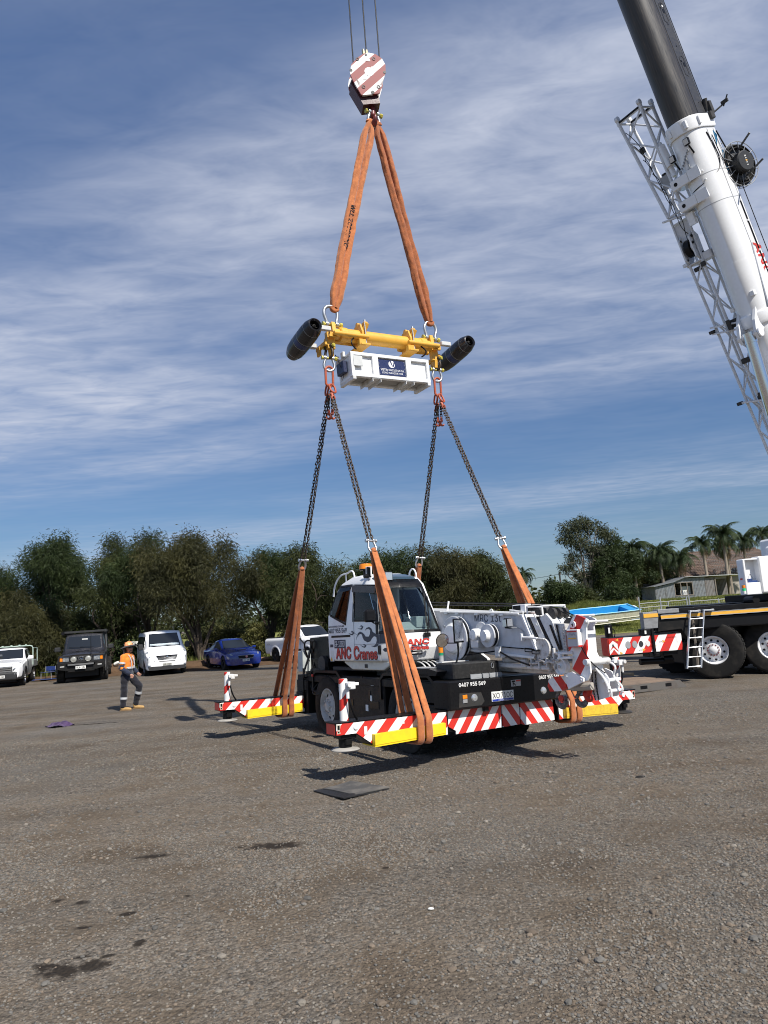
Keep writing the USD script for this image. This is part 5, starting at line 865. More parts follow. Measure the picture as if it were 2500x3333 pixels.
# load rotator: yellow spreader tube, white power box, two ducted fans
lr = kthing('load_rotator', 'yellow lifting spreader bar with white box underneath and black fan on each end', 'spreader bar', RO, RT)
obj('spreader_tube', MB().cyl((0, 0, 0), (0, 1, 0), .122, 1.62, 40), AMBERY, lr, smooth=40)
for s in (-1, 1): obj('tube_end', MB().cyl((0, s * .86, 0), (0, 1, 0), .135, .16, 32, .02).cyl((0, s * 1.0, 0), (0, 1, 0), .10, .16, 24, .02), AMBERY, lr, smooth=40)
for s in (-1, 1):
    y = s * .52
    mb = MB().xz([(-.17, -.22), (.17, -.22), (.17, .05), (.10, .22), (-.10, .22), (-.17, .05)], y - .02, y + .015).b2((-.24, y - .10, -.235), (.24, y + .10, -.20)).b2((.12, y - .12, -.24), (.22, y + .02, -.12)); mb.box((.09, y + .10, .20), (.10, .08, .12)).bar((.0, y - .05, -.2), (.2, y + .08, .2), .02, .10).cyl((0, y, .22), (0, 1, 0), .05, .05, 20)
    obj('clamp_bracket', mb, AMBERY, lr)
    obj('clamp_bolt', MB().cyl((.10, y + .10, .28), (0, 0, 1), .025, .05, 8).cyl((.17, y + .05, .02), (0, 0, 1), .012, .40, 8), STEEL, lr)
    mb = MB().cyl((.19, s * .78, -.06), (0, 1, 0), .042, .70, 20, .006).cyl((-.19, s * .78, -.06), (0, 1, 0), .042, .70, 20, .006); obj('side_tube', mb, AMBERY, lr, smooth=40)
    mb = MB().b2((-.05, s * 1.12 - .075, -.30), (.05, s * 1.12 + .075, .02)).xz([(-.10, .0), (.10, .0), (.07, .20), (-.07, .20)], s * 1.06 - .035, s * 1.06 + .035).b2((.10, s * 1.12 - .08, -.12), (.15, s * 1.12 + .08, -.03)).xz([(-.06, -.30), (.06, -.30), (.04, -.44), (-.04, -.44)], s * 1.12 - .03, s * 1.12 + .03); mb.b2((-.35, s * 1.22 - .03, -.24), (.05, s * 1.22 + .03, -.16)).b2((-.28, s * 1.24 - .03, -.36), (-.16, s * 1.24 + .01, -.2)); obj('lug_plate', mb, AMBERY, lr)
    for mb in (MB().b2((.12, s * 1.30 - .10, -.03), (.20, s * 1.30 + .12, .05)), MB().b2((-.32, s * 1.36 - .12, -.20), (-.22, s * 1.36 + .08, -.12))): obj('fan_bracket', mb, paint('pale_grey_bracket', (.55, .55, .54), .4), lr)
    obj('hose', MB().sweep(spline([(.16, s * .72, -.10), (.20, s * .80, -.22), (.18, s * .70, -.32)], 12), .014, 6), BLACK, lr)
CARB = paint('glossy_black_duct', (.010, .010, .013), .22, dirt=.1, scale=8)
for s, y, x0, dz in ((-1, -1.56, .36, -.03), (1, 1.72, .42, .02)):
    ax = A(1, 0, .14); ax /= np.linalg.norm(ax); c = A(x0, y, dz)
    fd = UsdGeom.Xform.Define(stage, pth(lr) + '/' + numbered(pth(lr), 'ducted_fan'))
    obj('duct', MB().rev([(.085, -.03), (.105, .0), (.125, -.01), (.165, -.14), (.178, -.30), (.178, -.74), (.165, -.92), (.125, -1.06), (.10, -1.07), (.085, -1.04)], c, ax, 40), CARB, fd, smooth=35)
    obj('duct_throat', MB().rev([(.088, -.03), (.07, -.22), (.001, -.22)], c, ax, 30), BLACK, fd); obj('duct_throat', MB().rev([(.088, -1.04), (.07, -.85), (.001, -.85)], c, ax, 30), BLACK, fd)
    mb = MB()
    for q in (-.16, -.44, -.60, -.90): mb.rev([(np.interp(-q, [0, .14, .3, .74, .92, 1.06], [.125, .165, .178, .178, .165, .125]) + .0008, q - .004), (np.interp(-q, [0, .14, .3, .74, .92, 1.06], [.125, .165, .178, .178, .165, .125]) + .0016, q), (np.interp(-q, [0, .14, .3, .74, .92, 1.06], [.125, .165, .178, .178, .165, .125]) + .0008, q + .004)], c, ax, 40)
    obj('duct_band', mb, GREYM, fd)
    mb = MB().rev([(.03, -.12), (.028, -.05), (.001, -.02)], c, ax, 16)
    for k in range(6): a = k * PI / 3; mb.bar(c - ax * .1, c - ax * .1 + (math.cos(a) * A(0, 1, 0) + math.sin(a) * np.cross(ax, (0, 1, 0))) * .085, .03, .006)
    obj('fan_blades', mb, DARK, fd); mb = MB()
    t = np.linspace(3.3, 4.9, 10); xs_ = np.cross(ax, (0, 1, 0)); mb.grid(np.stack([[c - ax * q + .1795 * (math.cos(a) * A(0, 1, 0) + math.sin(a) * xs_) for a in t] for q in (.46, .58)])); obj('duct_label', mb, paint('dark_blue_label', (.012, .025, .09), .35), fd)
# white box
bx, by0, by1, bz0, bz1 = .21, -.87, .80, -.86, -.40
mb = MB()
for z in (bz0 + .04, bz1 - .025):
    for x in (-bx, bx): mb.b2((x - .04, by0, z - .03), (x + .04, by1, z + .03), .005)
for y in (by0 + .03, -.37, .34, by1 - .03):
    for x in (-bx, bx): mb.b2((x - .038, y - (.03 if abs(y) > .5 else .06), bz0 + .06), (x + .038, y + (.03 if abs(y) > .5 else .06), bz1 - .05), .005)
for y in (by0 + .03, by1 - .03): mb.b2((-bx + .04, y - .03, bz1 - .055), (bx - .04, y + .03, bz1)).b2((-bx + .04, y - .03, bz0 + .0), (bx - .04, y + .03, bz0 + .06))
obj('box_frame', mb, WHITE, lr)
for y0, y1 in ((by0 + .06, -.43), (-.31, .28), (.40, by1 - .06)): obj('side_panel', MB().b2((bx - .02, y0, bz0 + .07), (bx - .012, y1, bz1 - .055)), WHITE, lr); obj('side_panel', MB().b2((-bx + .012, y0, bz0 + .07), (-bx + .02, y1, bz1 - .055)), WHITE, lr)
obj('box_floor', MB().b2((-bx + .05, by0 + .06, bz0 + .045), (bx - .05, by1 - .06, bz0 + .055)), paint('underside_grey', (.30, .29, .27), .6, dirt=.4), lr); obj('box_lid', MB().b2((-bx + .05, by0 + .06, bz1 - .04), (bx - .05, by1 - .06, bz1 - .03)), WHITE, lr)
for y in (-.37, .34): obj('fork_pocket', MB().b2((-.24, y - .09, bz0 - .055), (.24, y - .078, bz0 + .04)).b2((-.24, y + .078, bz0 - .055), (.24, y + .09, bz0 + .04)).b2((-.24, y - .09, bz0 + .0), (.24, y + .09, bz0 + .008)), WHITE2, lr)
for y in (by0 + .04, by1 - .04): obj('skid', MB().b2((-.255, y - .035, bz0 - .05), (.255, y + .035, bz0 + .01)), WHITE2, lr)
obj('end_panel', MB().b2((-bx + .045, by0 + .012, bz0 + .06), (bx - .045, by0 + .02, bz1 - .05)), WHITE, lr); obj('end_panel', MB().b2((-bx + .045, by1 - .02, bz0 + .06), (bx - .045, by1 - .012, bz1 - .05)), WHITE, lr)
obj('hatch', MB().b2((bx + .028, -.83, -.66), (bx + .05, -.64, -.47), .006), paint('light_grey_hatch', (.55, .56, .55), .45), lr)
obj('blue_panel', MB().b2((bx + .0, -.30, -.77), (bx + .012, .27, -.47)), paint('deep_blue_panel', (.012, .022, .085), .35, dirt=.05), lr)
xp = bx + .0125
circ = Polygon([(.0 + .068 * math.cos(a), -.555 + .068 * math.sin(a)) for a in np.linspace(0, 2 * PI, 40)[:-1]]); cut = Polygon([(-.045, -.49), (-.012, -.49), (.018, -.575), (.012, -.61)]).union(Polygon([(.018, -.60), (.04, -.60), (.075, -.51), (.05, -.48)]))
mb = MB()
for g in getattr(circ.difference(cut), 'geoms', [circ.difference(cut)]): mb.prism(g, ((xp, -.015, 0), (0, 1, 0), (0, 0, 1), (1, 0, 0)), .0015)
obj('logo', mb, WHITE, lr); obj('panel_text', MB().text('VITA', .036, (xp, -.26, -.685), (0, 1, 0), (0, 0, 1), True, .0015, .15), WHITE, lr); obj('panel_text', MB().text('INCLINATA', .036, (xp, -.095, -.685), (0, 1, 0), (0, 0, 1), False, .0015, .33), WHITE, lr); obj('panel_text', MB().text('LOAD NAVIGATOR', .034, (xp, -.24, -.74), (0, 1, 0), (0, 0, 1), False, .0015, .45), WHITE, lr)
mb = MB()
for y, z in [(yy_, zz_) for yy_ in (-.285, .255) for zz_ in np.linspace(-.75, -.49, 5)] : mb.cyl((bx + .013, y, z), (1, 0, 0), .006, .005, 6)
obj('panel_screws', mb, GREYM, lr)
for y0, y1 in ((by0 - .09, by0 - .005), (by1 + .005, by1 + .05)):
    mb = MB().b2((-.16, y0, -.74), (.10, y1, -.52), .008); obj('blue_battery_box', mb, paint('dark_blue_box', (.012, .02, .06), .4, dirt=.2), lr)
mb = MB().box((-.2, by0 - .03, -.44), (.06, .06, .20)).box((.0, by0 - .02, -.38), (.10, .05, .10)); obj('connector', mb, WHITE2, lr)
obj('box_cables', MB().sweep(spline([(-.2, by0 - .04, -.4), (-.1, by0 - .12, -.35), (.02, by0 - .1, -.6), (-.05, by0 - .02, -.8)], 16), .006, 5), BLACK, lr)
# shackles
def shackle(label, o, w, h, r, bowdir, pindir, mat=STEEL, group=None, pinmat=None, name='shackle'):
    """o: middle of the pin; bow reaches h away along bowdir"""
    s = kthing(name, label, 'shackle', o, None, group); b, p = A(*bowdir), A(*pindir); b = b / np.linalg.norm(b); p = p - (p @ b) * b; p = p / np.linalg.norm(p)
    hw = w / 2; pts = spline([-p * hw * .80, -p * hw * .84 + b * h * .22, -p * hw * 1.08 + b * h * .55, -p * hw * .80 + b * h * .87, b * h, p * hw * .80 + b * h * .87, p * hw * 1.08 + b * h * .55, p * hw * .84 + b * h * .22, p * hw * .80], 40)
    obj('bow', MB().sweep(pts, r, 10).cyl(-p * hw * .8, p, r * 1.75, r * 1.9, 16, r * .2).cyl(p * hw * .8, p, r * 1.75, r * 1.9, 16, r * .2), mat, s, smooth=45)
    obj('pin', MB().cyl((0, 0, 0), p, r * .95, w * 1.30, 14).cyl(p * hw * 1.45, p, r * 1.5, r * 1.6, 6).cyl(-p * hw * 1.4, p, r * 1.55, r * .9, 10), pinmat or paint('yellow_pin', (.50, .43, .07), .45, dirt=.3, scale=20), s); return s
shackle('large galvanised shackle in the crane hook holding both orange slings', (-2.3, -.215, 11.635), .24, .30, .030, (0, 0, -1), (0, 1, 0))
shackle('large galvanised shackle joining the left orange sling to the yellow bar', (-2.3, -1.31, 6.94), .25, .35, .030, (0, -.1, 1), (0, 1, 0)); shackle('large galvanised shackle joining the right orange sling to the yellow bar', (-2.3, .83, 7.06), .25, .34, .030, (0, .02, 1), (0, 1, 0))
for s, y, z, w in ((-1, -1.39, 6.51, 'left'), (1, .93, 6.65, 'right')):
    shackle(f'dark weathered shackle hanging from the {w} lug of the yellow bar', (-2.3, y, z), .15, .22, .024, (0, 0, -1), (1, .5, 0), CHAIN); shackle(f'galvanised shackle holding the orange link under the {w} end of the yellow bar', (-2.3, y - .005, z - .22), .18, .24, .024, (0, 0, -1), (.15, 1, 0))
# chain slings: master link, coupling hooks and two doubled legs each
EL, ER = A(-2.3, -1.40, 6.11), A(-2.3, .925, 6.245)
TOPS = {'FR': A(-.98, -1.45, 2.83), 'RR': A(-3.55, -1.45, 2.83), 'FL': A(-1.0, 1.10, 2.94), 'RL': A(-3.53, 1.10, 2.91)}
def oval(c, hw, hl, s, d, m=20):
    a = np.arange(m) * 2 * PI / m; return np.asarray(c) + (hw * np.cos(a))[:, None] * np.asarray(s) + (hw * np.sin(a) + np.sign(np.sin(a)) * (hl - hw))[:, None] * np.asarray(d)
for E_, legs, w in ((EL, ('FR', 'RR'), 'left'), (ER, ('FL', 'RL'), 'right')):
    cs = kthing('chain_sling', f'doubled rusty chain sling with orange master link under the {w} end of the yellow bar', 'chain sling', E_)
    obj('master_link', MB().sweep(oval((0, 0, -.165), .072, .185, (0, 1, .05), (0, 0, 1)), .0215, 10, True), ORED, cs, smooth=True)
    bot = A(0, 0, -.345)
    for k, lg in enumerate(legs):
        d = TOPS[lg] - (E_ + bot); Lg = np.linalg.norm(d); d = d / Lg; q = 1 if lg[0] == 'F' else -1
        obj('coupling_link', MB().sweep(oval(bot + d * .06 + A(q * .03, q * .03, 0), .062, .095, np.cross(d, (.4, .2, .9)) / np.linalg.norm(np.cross(d, (.4, .2, .9))), d), .018, 8, True), ORED, cs, smooth=True)
        hk = bot + d * .16; mb = MB().tm(hullm([(hk, .035), (hk + d * .09, .024)], 10)).sweep(arc(hk + d * .12 + A(q * .02, 0, 0), (0, 1, 0), (0, 0, 1), .03, -.5, 4.2, 14), .016, 7); obj('grab_hook', mb, ORED, cs, smooth=40)
        st, en = bot + d * .14, TOPS[lg] - E_
        side = np.cross(d, (1, 0, 0) if abs(d[0]) < .35 else (0, 0, 1)); side = A(d[2] * .0, 1, 0) - d[1] * d; side /= np.linalg.norm(side)
        for stn in (-1, 1):
            p0, p1 = st + side * stn * .022, en + side * stn * .034; n = int(np.linalg.norm(p1 - p0) / .056); sag = A(0, 0, -.03 if stn < 0 else -.012); jit = np.random.default_rng(k * 2 + (stn > 0)).normal(size=(n + 1, 3)) * .003
            t = np.linspace(0, 1, n + 1)[:, None]; P = p0 * (1 - t) + p1 * t + sag * 4 * t * (1 - t) + jit
            for i in range(n): obj('chain_link', link_mesh(P[i], P[i + 1], .0092, (i % 2) * PI / 2 + .5 + i * .02 * stn, 5, 10, 1.9), CHAIN, cs, smooth=True)
    for q in (-1, 1):   # spare grab hooks hanging on short tails
        t0 = bot + A(q * .02, q * .025, -.12)
        for i in range(6): obj('chain_link', link_mesh(t0 - A(0, 0, .05 * i), t0 - A(0, 0, .05 * (i + 1)), .0092, i % 2 * PI / 2, 5, 10, 1.9), CHAIN, cs, smooth=True)
        h0 = t0 - A(0, 0, .32); obj('spare_hook', MB().tm(hullm([(h0, .022), (h0 - A(0, 0, .07), .028)], 8)).sweep(arc(h0 - A(0, q * -.01, .11), (0, q, 0), (0, 0, 1), .045, 1.6, 6.0, 16), np.interp(np.arange(16), [0, 7, 15], [.022, .026, .012]), 8), ORED, cs, smooth=40)
# upper slings
def strand(mb, path, w, t, wd, seed, amp=.012, n=12, freq=5.0):
    path = np.asarray(path, float); s = np.r_[0, np.cumsum(np.linalg.norm(np.diff(path, axis=0), axis=1))]
    a = len(mb.v); mb.sweep(path, (np.broadcast_to(w, len(path)), np.broadcast_to(t, len(path))), n, wdir=wd, sq=.85)
    v = mb.v[a]; k = np.repeat(np.arange(len(path)), n)[:len(v)]; c = path[k]; d = v - c; th = np.tile(np.arange(n) * 2 * PI / n, len(path))[:len(v)]; v = c + d * (1 + .13 * np.sin(3 * th + 1.1 * np.sin(s[k] * 1.3 + seed)) + .05 * np.sin(5 * th + s[k] * 2.0))[:, None]; d = v - c; q = np.c_[s[k] * freq, (d * 25)]
    mb.v[a] = v + d / np.maximum(np.linalg.norm(d, axis=1, keepdims=True), 1e-6) * ((meshkit.fbm(q, 3, seed) - .5) * 2 * amp)[:, None]; return mb
def upper(label, p, q, mat, seed, yo):
    p, q = A(*p), A(*q); s = kthing('lifting_sling', label, 'sling', p); d = q - p; L = np.linalg.norm(d); d = d / L; side = np.cross(d, (1, 0, 0)); side /= np.linalg.norm(side)
    r = np.random.default_rng(seed)
    for k, o in enumerate((-.064, .064)):
        t = np.linspace(0, 1, 150); off = np.interp(t, [0, .05, .92, 1], [.42, 1, .92, .35]); wob = (meshkit.fbm(np.c_[t * 11, 0 * t + k * 9, 0 * t], 3, seed) - .5) * .03
        P = d * (t * L)[:, None] + side * (o * off + wob)[:, None] + A(1, 0, 0) * (np.sin(t * 9 + k * 2) * .012)[:, None]; P[:3] += A(1, 0, 0) * .0
        w = np.interp(t, [0, .03, .1, .94, 1], [.045, .055, .066, .072, .050]); strand(MB_ := MB(), P, w, w * .85, side, seed + k, .013, 20, 6); obj('strand', MB_, mat, s, smooth=True)
    for nm, c in (('top_fold', A(0, 0, .0)), ('bottom_fold', d * L)): obj(nm, strand(MB(), arc(c - d * (.02 if nm[0] == 't' else -.0), side, -d if nm[0] == 't' else d, .045, 0, PI, 14), .045, .05, A(1, 0, 0), seed, .008, 12), mat, s, smooth=True)
    return s, d, side, L
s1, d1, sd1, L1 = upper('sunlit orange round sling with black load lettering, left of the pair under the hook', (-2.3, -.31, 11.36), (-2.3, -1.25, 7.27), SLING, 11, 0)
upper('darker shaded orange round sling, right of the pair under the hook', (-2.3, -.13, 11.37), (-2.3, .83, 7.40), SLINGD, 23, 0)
obj('sling_text', MB().text('WLL 20000 KG', .085, d1 * 2.0 + sd1 * (-.08) * -1 + A(.072, 0, 0), d1, np.cross(A(1, 0, 0), d1), True, .004, .95), BLACK, s1)
def lower(label, key, xc, ys, seed, mat=SLING):
    T = TOPS[key]; s = kthing('lifting_sling', label, 'sling', T); dv = A(xc, np.mean(ys), .2) - T; dv = dv / np.linalg.norm(dv); b0 = dv * .185
    for k, y in enumerate(ys):
        xf, xb = xc + .255, xc - .155; o = (k - .5) * .035
        pts = [b0 + A(.025, o, 0)]
        tf, tb = A(xf, y, .30) - T, A(xb, y - .02, .34) - T
        for q in np.linspace(.06, 1, 26): pts.append(pts[0] * (1 - q) + tf * q + A(.02 * math.sin(q * PI), 0, 0))
        pts += list(A([xf + .004, y, .20], [xf + .004, y, .06], [xf - .02, y, .0], [xf - .10, y, -.012], [xb + .06, y, -.01], [xb + .0, y, .03], [xb - .004, y, .16]) - T)
        e0 = b0 + A(-.025, o, 0)
        for q in np.linspace(1, 0, 26): pts.append(e0 * (1 - q) + tb * q)
        P = np.array(pts); m = len(P); w = np.interp(np.arange(m), [0, 6, 26, 34, m - 7, m - 1], [.028, .036, .046, .048, .044, .028])
        Pd = spline(P, 170); wd_ = np.interp(np.linspace(0, 1, 170), np.linspace(0, 1, m), w); obj('loop', strand(MB(), Pd, wd_, wd_ * .5 + .004, A(0, 1, 0), seed + k, .006, 16, 5), mat, s, smooth=True)
    obj('eye', strand(MB(), arc(b0, (1, 0, 0), (0, 0, 1), .034, 0, PI, 12), .04, .026, A(0, 1, 0), seed, .005, 10), mat, s, smooth=True)
    return s, b0
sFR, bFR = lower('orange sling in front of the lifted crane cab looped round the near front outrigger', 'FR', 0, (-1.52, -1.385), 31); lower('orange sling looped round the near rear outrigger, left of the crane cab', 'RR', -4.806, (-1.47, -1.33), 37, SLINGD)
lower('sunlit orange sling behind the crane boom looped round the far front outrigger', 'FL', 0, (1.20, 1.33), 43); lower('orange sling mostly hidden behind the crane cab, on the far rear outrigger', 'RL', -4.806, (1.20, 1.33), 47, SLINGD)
obj('sling_text', MB().text('000 KG', .075, bFR + A(.075, -.03, -.08), A(.30, 0, -.95), A(.0, 1, 0), True, .004, .36), BLACK, sFR)
for key, lab in (('FR', 'near front sling, above the cab door'), ('RR', 'near rear sling, left of the cab'), ('FL', 'far front sling, above the boom'), ('RL', 'far rear sling, behind the cab roof')):
    T = TOPS[key]; dd_ = (A(0 if key[0] == 'F' else -4.8, T[1], .2) - T); shackle(f'galvanised shackle between chain and orange sling of the {lab}', T + A(0, 0, -.0), .12, .20, .0175, dd_, (0, 1, 0) if key[1] == 'R' else (.3, 1, 0), group=None, pinmat=STEEL)
# yellow packers under the slings
for x, s, lab in ((0, -1, 'smooth yellow painted packer under the sling on the near front outrigger'), (0, 1, 'grained yellow timber packer under the sling on the far front outrigger'), (-4.806, -1, 'smooth yellow painted packer on the near rear outrigger')):
    y0, y1 = s * 1.10, s * 2.19; pk = kthing('yellow_packer', lab, 'packer', (x + .155, s * 1.65, .12))
    mb = MB(); v = [(y0, .07), (y1, .035), (y1, .165), (y0, .20)]; mb.yz([(a - s * 1.65, b - .12) for a, b in v], -.0, .075); mb.yz([(y0 - s * 1.65, .048 - .12), (y1 - s * 1.65, .012 - .12), (y1 - s * 1.65, .03 - .12), (y0 - s * 1.65, .066 - .12)], -.27, .07)
    obj('packer_board', mb, YEL if s < 0 else paint('grained_yellow', (.66, .44, .03), .7, dirt=.35, dcol=(.36, .22, .03), scale=14, bump=.003, bscale=30), pk)
# hook block
hb = kthing('hook_block', 'large crane hook block with faded red and white diagonal stripes', 'hook block', (-2.32, -.31, 12.3), rotz(-.36) @ rotx(.03))
S_K = stripes('block_stripes', (0, -.70, .715), .29, .205, (.74, .73, .72), (.26, .055, .052), .58, rough=.62)
BF = [(-.06, .50), (.04, .525), (.18, .50), (.30, .41), (.36, .27), (.35, .10), (.20, -.36), (.17, -.385), (-.13, -.44), (-.18, -.43), (-.33, -.10), (-.37, .04), (-.33, .23), (-.19, .40)]
BF = [(a + .0, b) for a, b in BF]
obj('cheek_plate', MB().yz(BF, .15, .19), S_K, hb); obj('cheek_plate', MB().yz(BF, -.19, -.15), S_K, hb)
MAROON = paint('dark_maroon_paint', (.06, .012, .012), .4, dirt=.3)
obj('block_body', MB().yz(list(Polygon(BF).buffer(-.05).exterior.coords)[:-1], -.15, .15), BLACK, hb); obj('block_skirt', MB().yz([(-.33, -.08), (-.17, -.42), (.18, -.37), (.20, -.55), (-.14, -.60), (-.36, -.14)], -.16, .13), MAROON, hb)
mb = MB()
for y, z in ((-.20, .36), (.13, .39), (-.12, -.26), (.18, -.24)): mb.rev([(.02, .0), (.022, .008), (.036, .008), (.036, 0)], (.19, y, z), (1, 0, 0), 16)
mb.cyl((.192, -.02, .47), (1, 0, 0), .022, .008, 14).cyl((.192, -.345, .10), (1, 0, 0), .03, .008, 16).cyl((.192, .33, .10), (1, 0, 0), .03, .008, 16).cyl((.192, .055, -.37), (1, 0, 0), .035, .01, 18); obj('block_bolts', mb, BLACK, hb)
for P in ([(-.26, -.06), (-.19, -.17), (-.20, -.24), (-.23, -.18)], [(.30, -.05), (.25, -.20), (.22, -.18)]): obj('gap', MB().prism(P, ((.191, 0, 0), (0, 1, 0), (0, 0, 1), (1, 0, 0)), .003), MAROON, hb)
obj('block_plate', MB().box((.192, .0, .355), (.004, .11, .055)), paint('plate_grey', (.40, .42, .40), .4), hb); mb = MB().cyl((.193, .02, .09), (1, 0, 0), .095, .006, 32).box((.193, .09, .19), (.005, .05, .03)).box((.193, -.08, -.055), (.005, .07, .06)); obj('block_sticker', mb, paint('sticker_white', (.80, .80, .78), .35), hb)
obj('becket', MB().tube((.03, -.03, .49), (.03, -.035, .73), .028, 12).tube((.03, .025, .49), (.03, .03, .72), .026, 12), paint('brass_wedge', (.42, .38, .24), .35, metal=.7), hb); obj('socket', MB().box((.03, 0, .56), (.06, .05, .16)), BLACK, hb)
mb = MB().cyl((0, .06, -.56), (0, 0, 1), .055, .14, 18).tm(hullm([((0, .06, -.62), .055), ((0, .06, -.72), .06)], 14)); a = np.linspace(1.9, 6.4, 26); mb.sweep(A(0, .06, -.82) + .10 * (np.cos(a)[:, None] * A(1, .25, 0) + np.sin(a)[:, None] * A(0, 0, 1)), np.interp(a, [1.9, 3, 4.7, 6.4], [.05, .06, .07, .03]), 12); obj('hook', mb, paint('red_brown_hook', (.16, .022, .020), .4, dirt=.4, dcol=(.03, .02, .02), scale=15), hb, smooth=40)
# hoist ropes go up to the boom tip
for k, (y, z, top, lab) in enumerate(((-.62, 12.53, -.62, 'left'), (-.31, 12.98, -.31, 'middle'), (.0, 12.72, .0, 'right'))):
    r_ = kthing('hoist_rope', f'{lab} of the three black steel ropes running up from the hook block', 'wire rope', (-2.3, y, z)); obj('rope', MB().sweep(KM.T @ A([0, 0, 0], [0, 0, 15], [0, 0, 31]).T if 0 else np.array([KM.T @ A(0, 0, q) for q in (0, 4, 10, 30)]), .0135, 8), BLACK, r_)
# ---------------------------------------------------------------- the large crane doing the lift (right edge), frame: X along its carrier, Y away, Z up
G0 = A(7.64, 17.18, 0); GM = rotz(math.radians(5))
bc = thing('large_mobile_crane', 'large white telescopic crane on a black carrier, its boom rising out of the top right', 'crane', G0, GM)
Bt = A(-.2839, -.184, .941); Bs = A(.5442, -.8389, .0002); Bn = -A(.7894, .5122, .3383); Be = -.8977 * Bs + .4405 * Bn
B0 = A(13, 20.98, 3.3) - .556 * Be; B1 = B0 + Bt * 45 + Be * 1.507
Bt = (B1 - B0) / np.linalg.norm(B1 - B0); Bs = Bs - (Bs @ Bt) * Bt; Bs /= np.linalg.norm(Bs); Bn = -np.cross(Bt, Bs) * np.sign(np.cross(Bt, Bs) @ A(.7894, .5122, .3383))
def bw(u, v, w): return GM.T @ (B0 + Bt * u + Bs * v + Bn * w - G0)
bT, bS, bN = GM.T @ Bt, GM.T @ Bs, GM.T @ Bn; BF_ = np.stack([bT, bS, bN], 1)
def bm(mb): mb.xf(BF_, bw(0, 0, 0)); return mb     # (u, v, w) boom coordinates -> crane frame
def bsec(hv, top, s0, under, n=26):
    a = np.linspace(0, PI, n); P = [(hv, top + .10), (hv, s0)] + [(hv * math.cos(t), s0 + (under - s0) * math.sin(t) ** .85) for t in a[1:-1]] + [(-hv, s0), (-hv, top + .10), (-hv + .10, top), (hv - .10, top)]
    return np.array(P)
def loft(mb, us, secs, cap=True):
    V = np.array([[(u, p[0], p[1]) for p in s] + [(u, s[0][0], s[0][1])] for u, s in zip(us, secs)]); mb.grid(V)
    if cap:
        for k in (0, -1): c = V[k].mean(0); mb.add(np.vstack([V[k], [c]]), [[i, i + 1, len(V[k])] for i in range(len(V[k]) - 1)])
    return mb
WORN = usdkit.material(stage, '/World/Looks/worn_black_boom', {'tc': ('texture_coordinate', {}), 'm': ('mapping', {'vector': (0, 0, 0)}), 'd1': ('vector_math', {'math_type': 'dot_product', 'vector2': tuple(map(float, bS))}), 'd2': ('vector_math', {'math_type': 'dot_product', 'vector2': tuple(map(float, bN))}), 'd3': ('vector_math', {'math_type': 'dot_product', 'vector2': tuple(map(float, bT * .05))}),
    'c': ('combine_xyz', {}), 'n': ('noise_texture', {'scale': 34.0, 'detail': 6.0, 'roughness': .8}), 'r': ('rgb_ramp', {'ramp': [(.32, (.010, .009, .009)), (.55, (.030, .025, .021)), (.72, (.085, .060, .042))]}), 'rr': ('map_range', {'from_min': .3, 'from_max': .7, 'to_min': .28, 'to_max': .55, 'clamp': True}), 'p': ('principled_bsdf', {'specular_ior_level': .6})},
    [('tc.object', 'd1.vector1'), ('tc.object', 'd2.vector1'), ('tc.object', 'd3.vector1'), ('d1.value', 'c.x'), ('d2.value', 'c.y'), ('d3.value', 'c.z'), ('c.vector', 'n.vector'), ('n.fac', 'r.fac'), ('r.color', 'p.base_color'), ('n.fac', 'rr.value'), ('rr.result', 'p.roughness')], surface='p.BSDF')
BLKS = paint('dark_grey_steel', (.028, .028, .032), .45, dirt=.15, scale=2)
BWH = paint('boom_gloss_white', (.76, .76, .76), .22, dirt=.07, dcol=(.5, .48, .45), coat=.5, scale=1.5)
i1 = bsec(.415, -.50, .04, .66); mb = loft(MB(), np.linspace(12.2, 30, 12), [i1] * 12, False); obj('inner_boom', bm(mb), WORN, bc, smooth=30)
mb = MB().b2((12.3, .4155, -.40), (30, .422, .035), ch=0); obj('inner_boom_side', bm(mb), BLKS, bc)
i2 = bsec(.36, -.44, .04, .58); mb = loft(MB(), np.linspace(29.9, 44, 4), [i2] * 4); obj('inner_boom', bm(mb), WORN, bc, smooth=30); mb = MB().b2((43.8, -.3, -.5), (45.2, .3, .75)); obj('boom_head', bm(mb), BWH, bc)
mb = MB()
for u, hh in ((16.15, .03), (15.55, .02), (14.9, .02), (13.2, .012)): mb.cyl((u, .424, -.18), (0, 1, 0), hh, .012, 14)
for u in (15.95, 14.35): mb.box((u, .425, -.22), (.12, .01, .09)).box((u + .10, .425, -.13), (.05, .01, .05))
obj('boom_holes', bm(mb), BLACK, bc); obj('boom_button', bm(MB().cyl((16.1, .424, -.24), (0, 1, 0), .035, .014, 16)), WHITE, bc)
mb = MB()
for u in (15.95, 14.35): mb.sweep([(u + .22, .425, -.28), (u + .26, .425, -.2), (u + .22, .425, -.08), (u - .3, .425, -.08), (u - .36, .425, -.2), (u - .3, .425, -.28)], .006, 5, True)
obj('boom_weld', bm(mb), BLKS, bc); obj('boom_cable', bm(MB().tube((12.9, .43, -.42), (30, .43, -.42), .012, 6)), BLACK, bc)
o1 = bsec(.455, -.56, .05, .72); us = np.linspace(2.5, 12.5, 10); obj('base_boom', bm(loft(MB(), us, [o1] * 10)), BWH, bc, smooth=30)
oc = bsec(.505, -.60, .05, .775); obj('boom_collar', bm(loft(MB(), [12.46, 12.50, 12.80, 12.84], [bsec(.49, -.59, .05, .76), oc, oc, bsec(.49, -.59, .05, .76)])), BWH, bc, smooth=30)
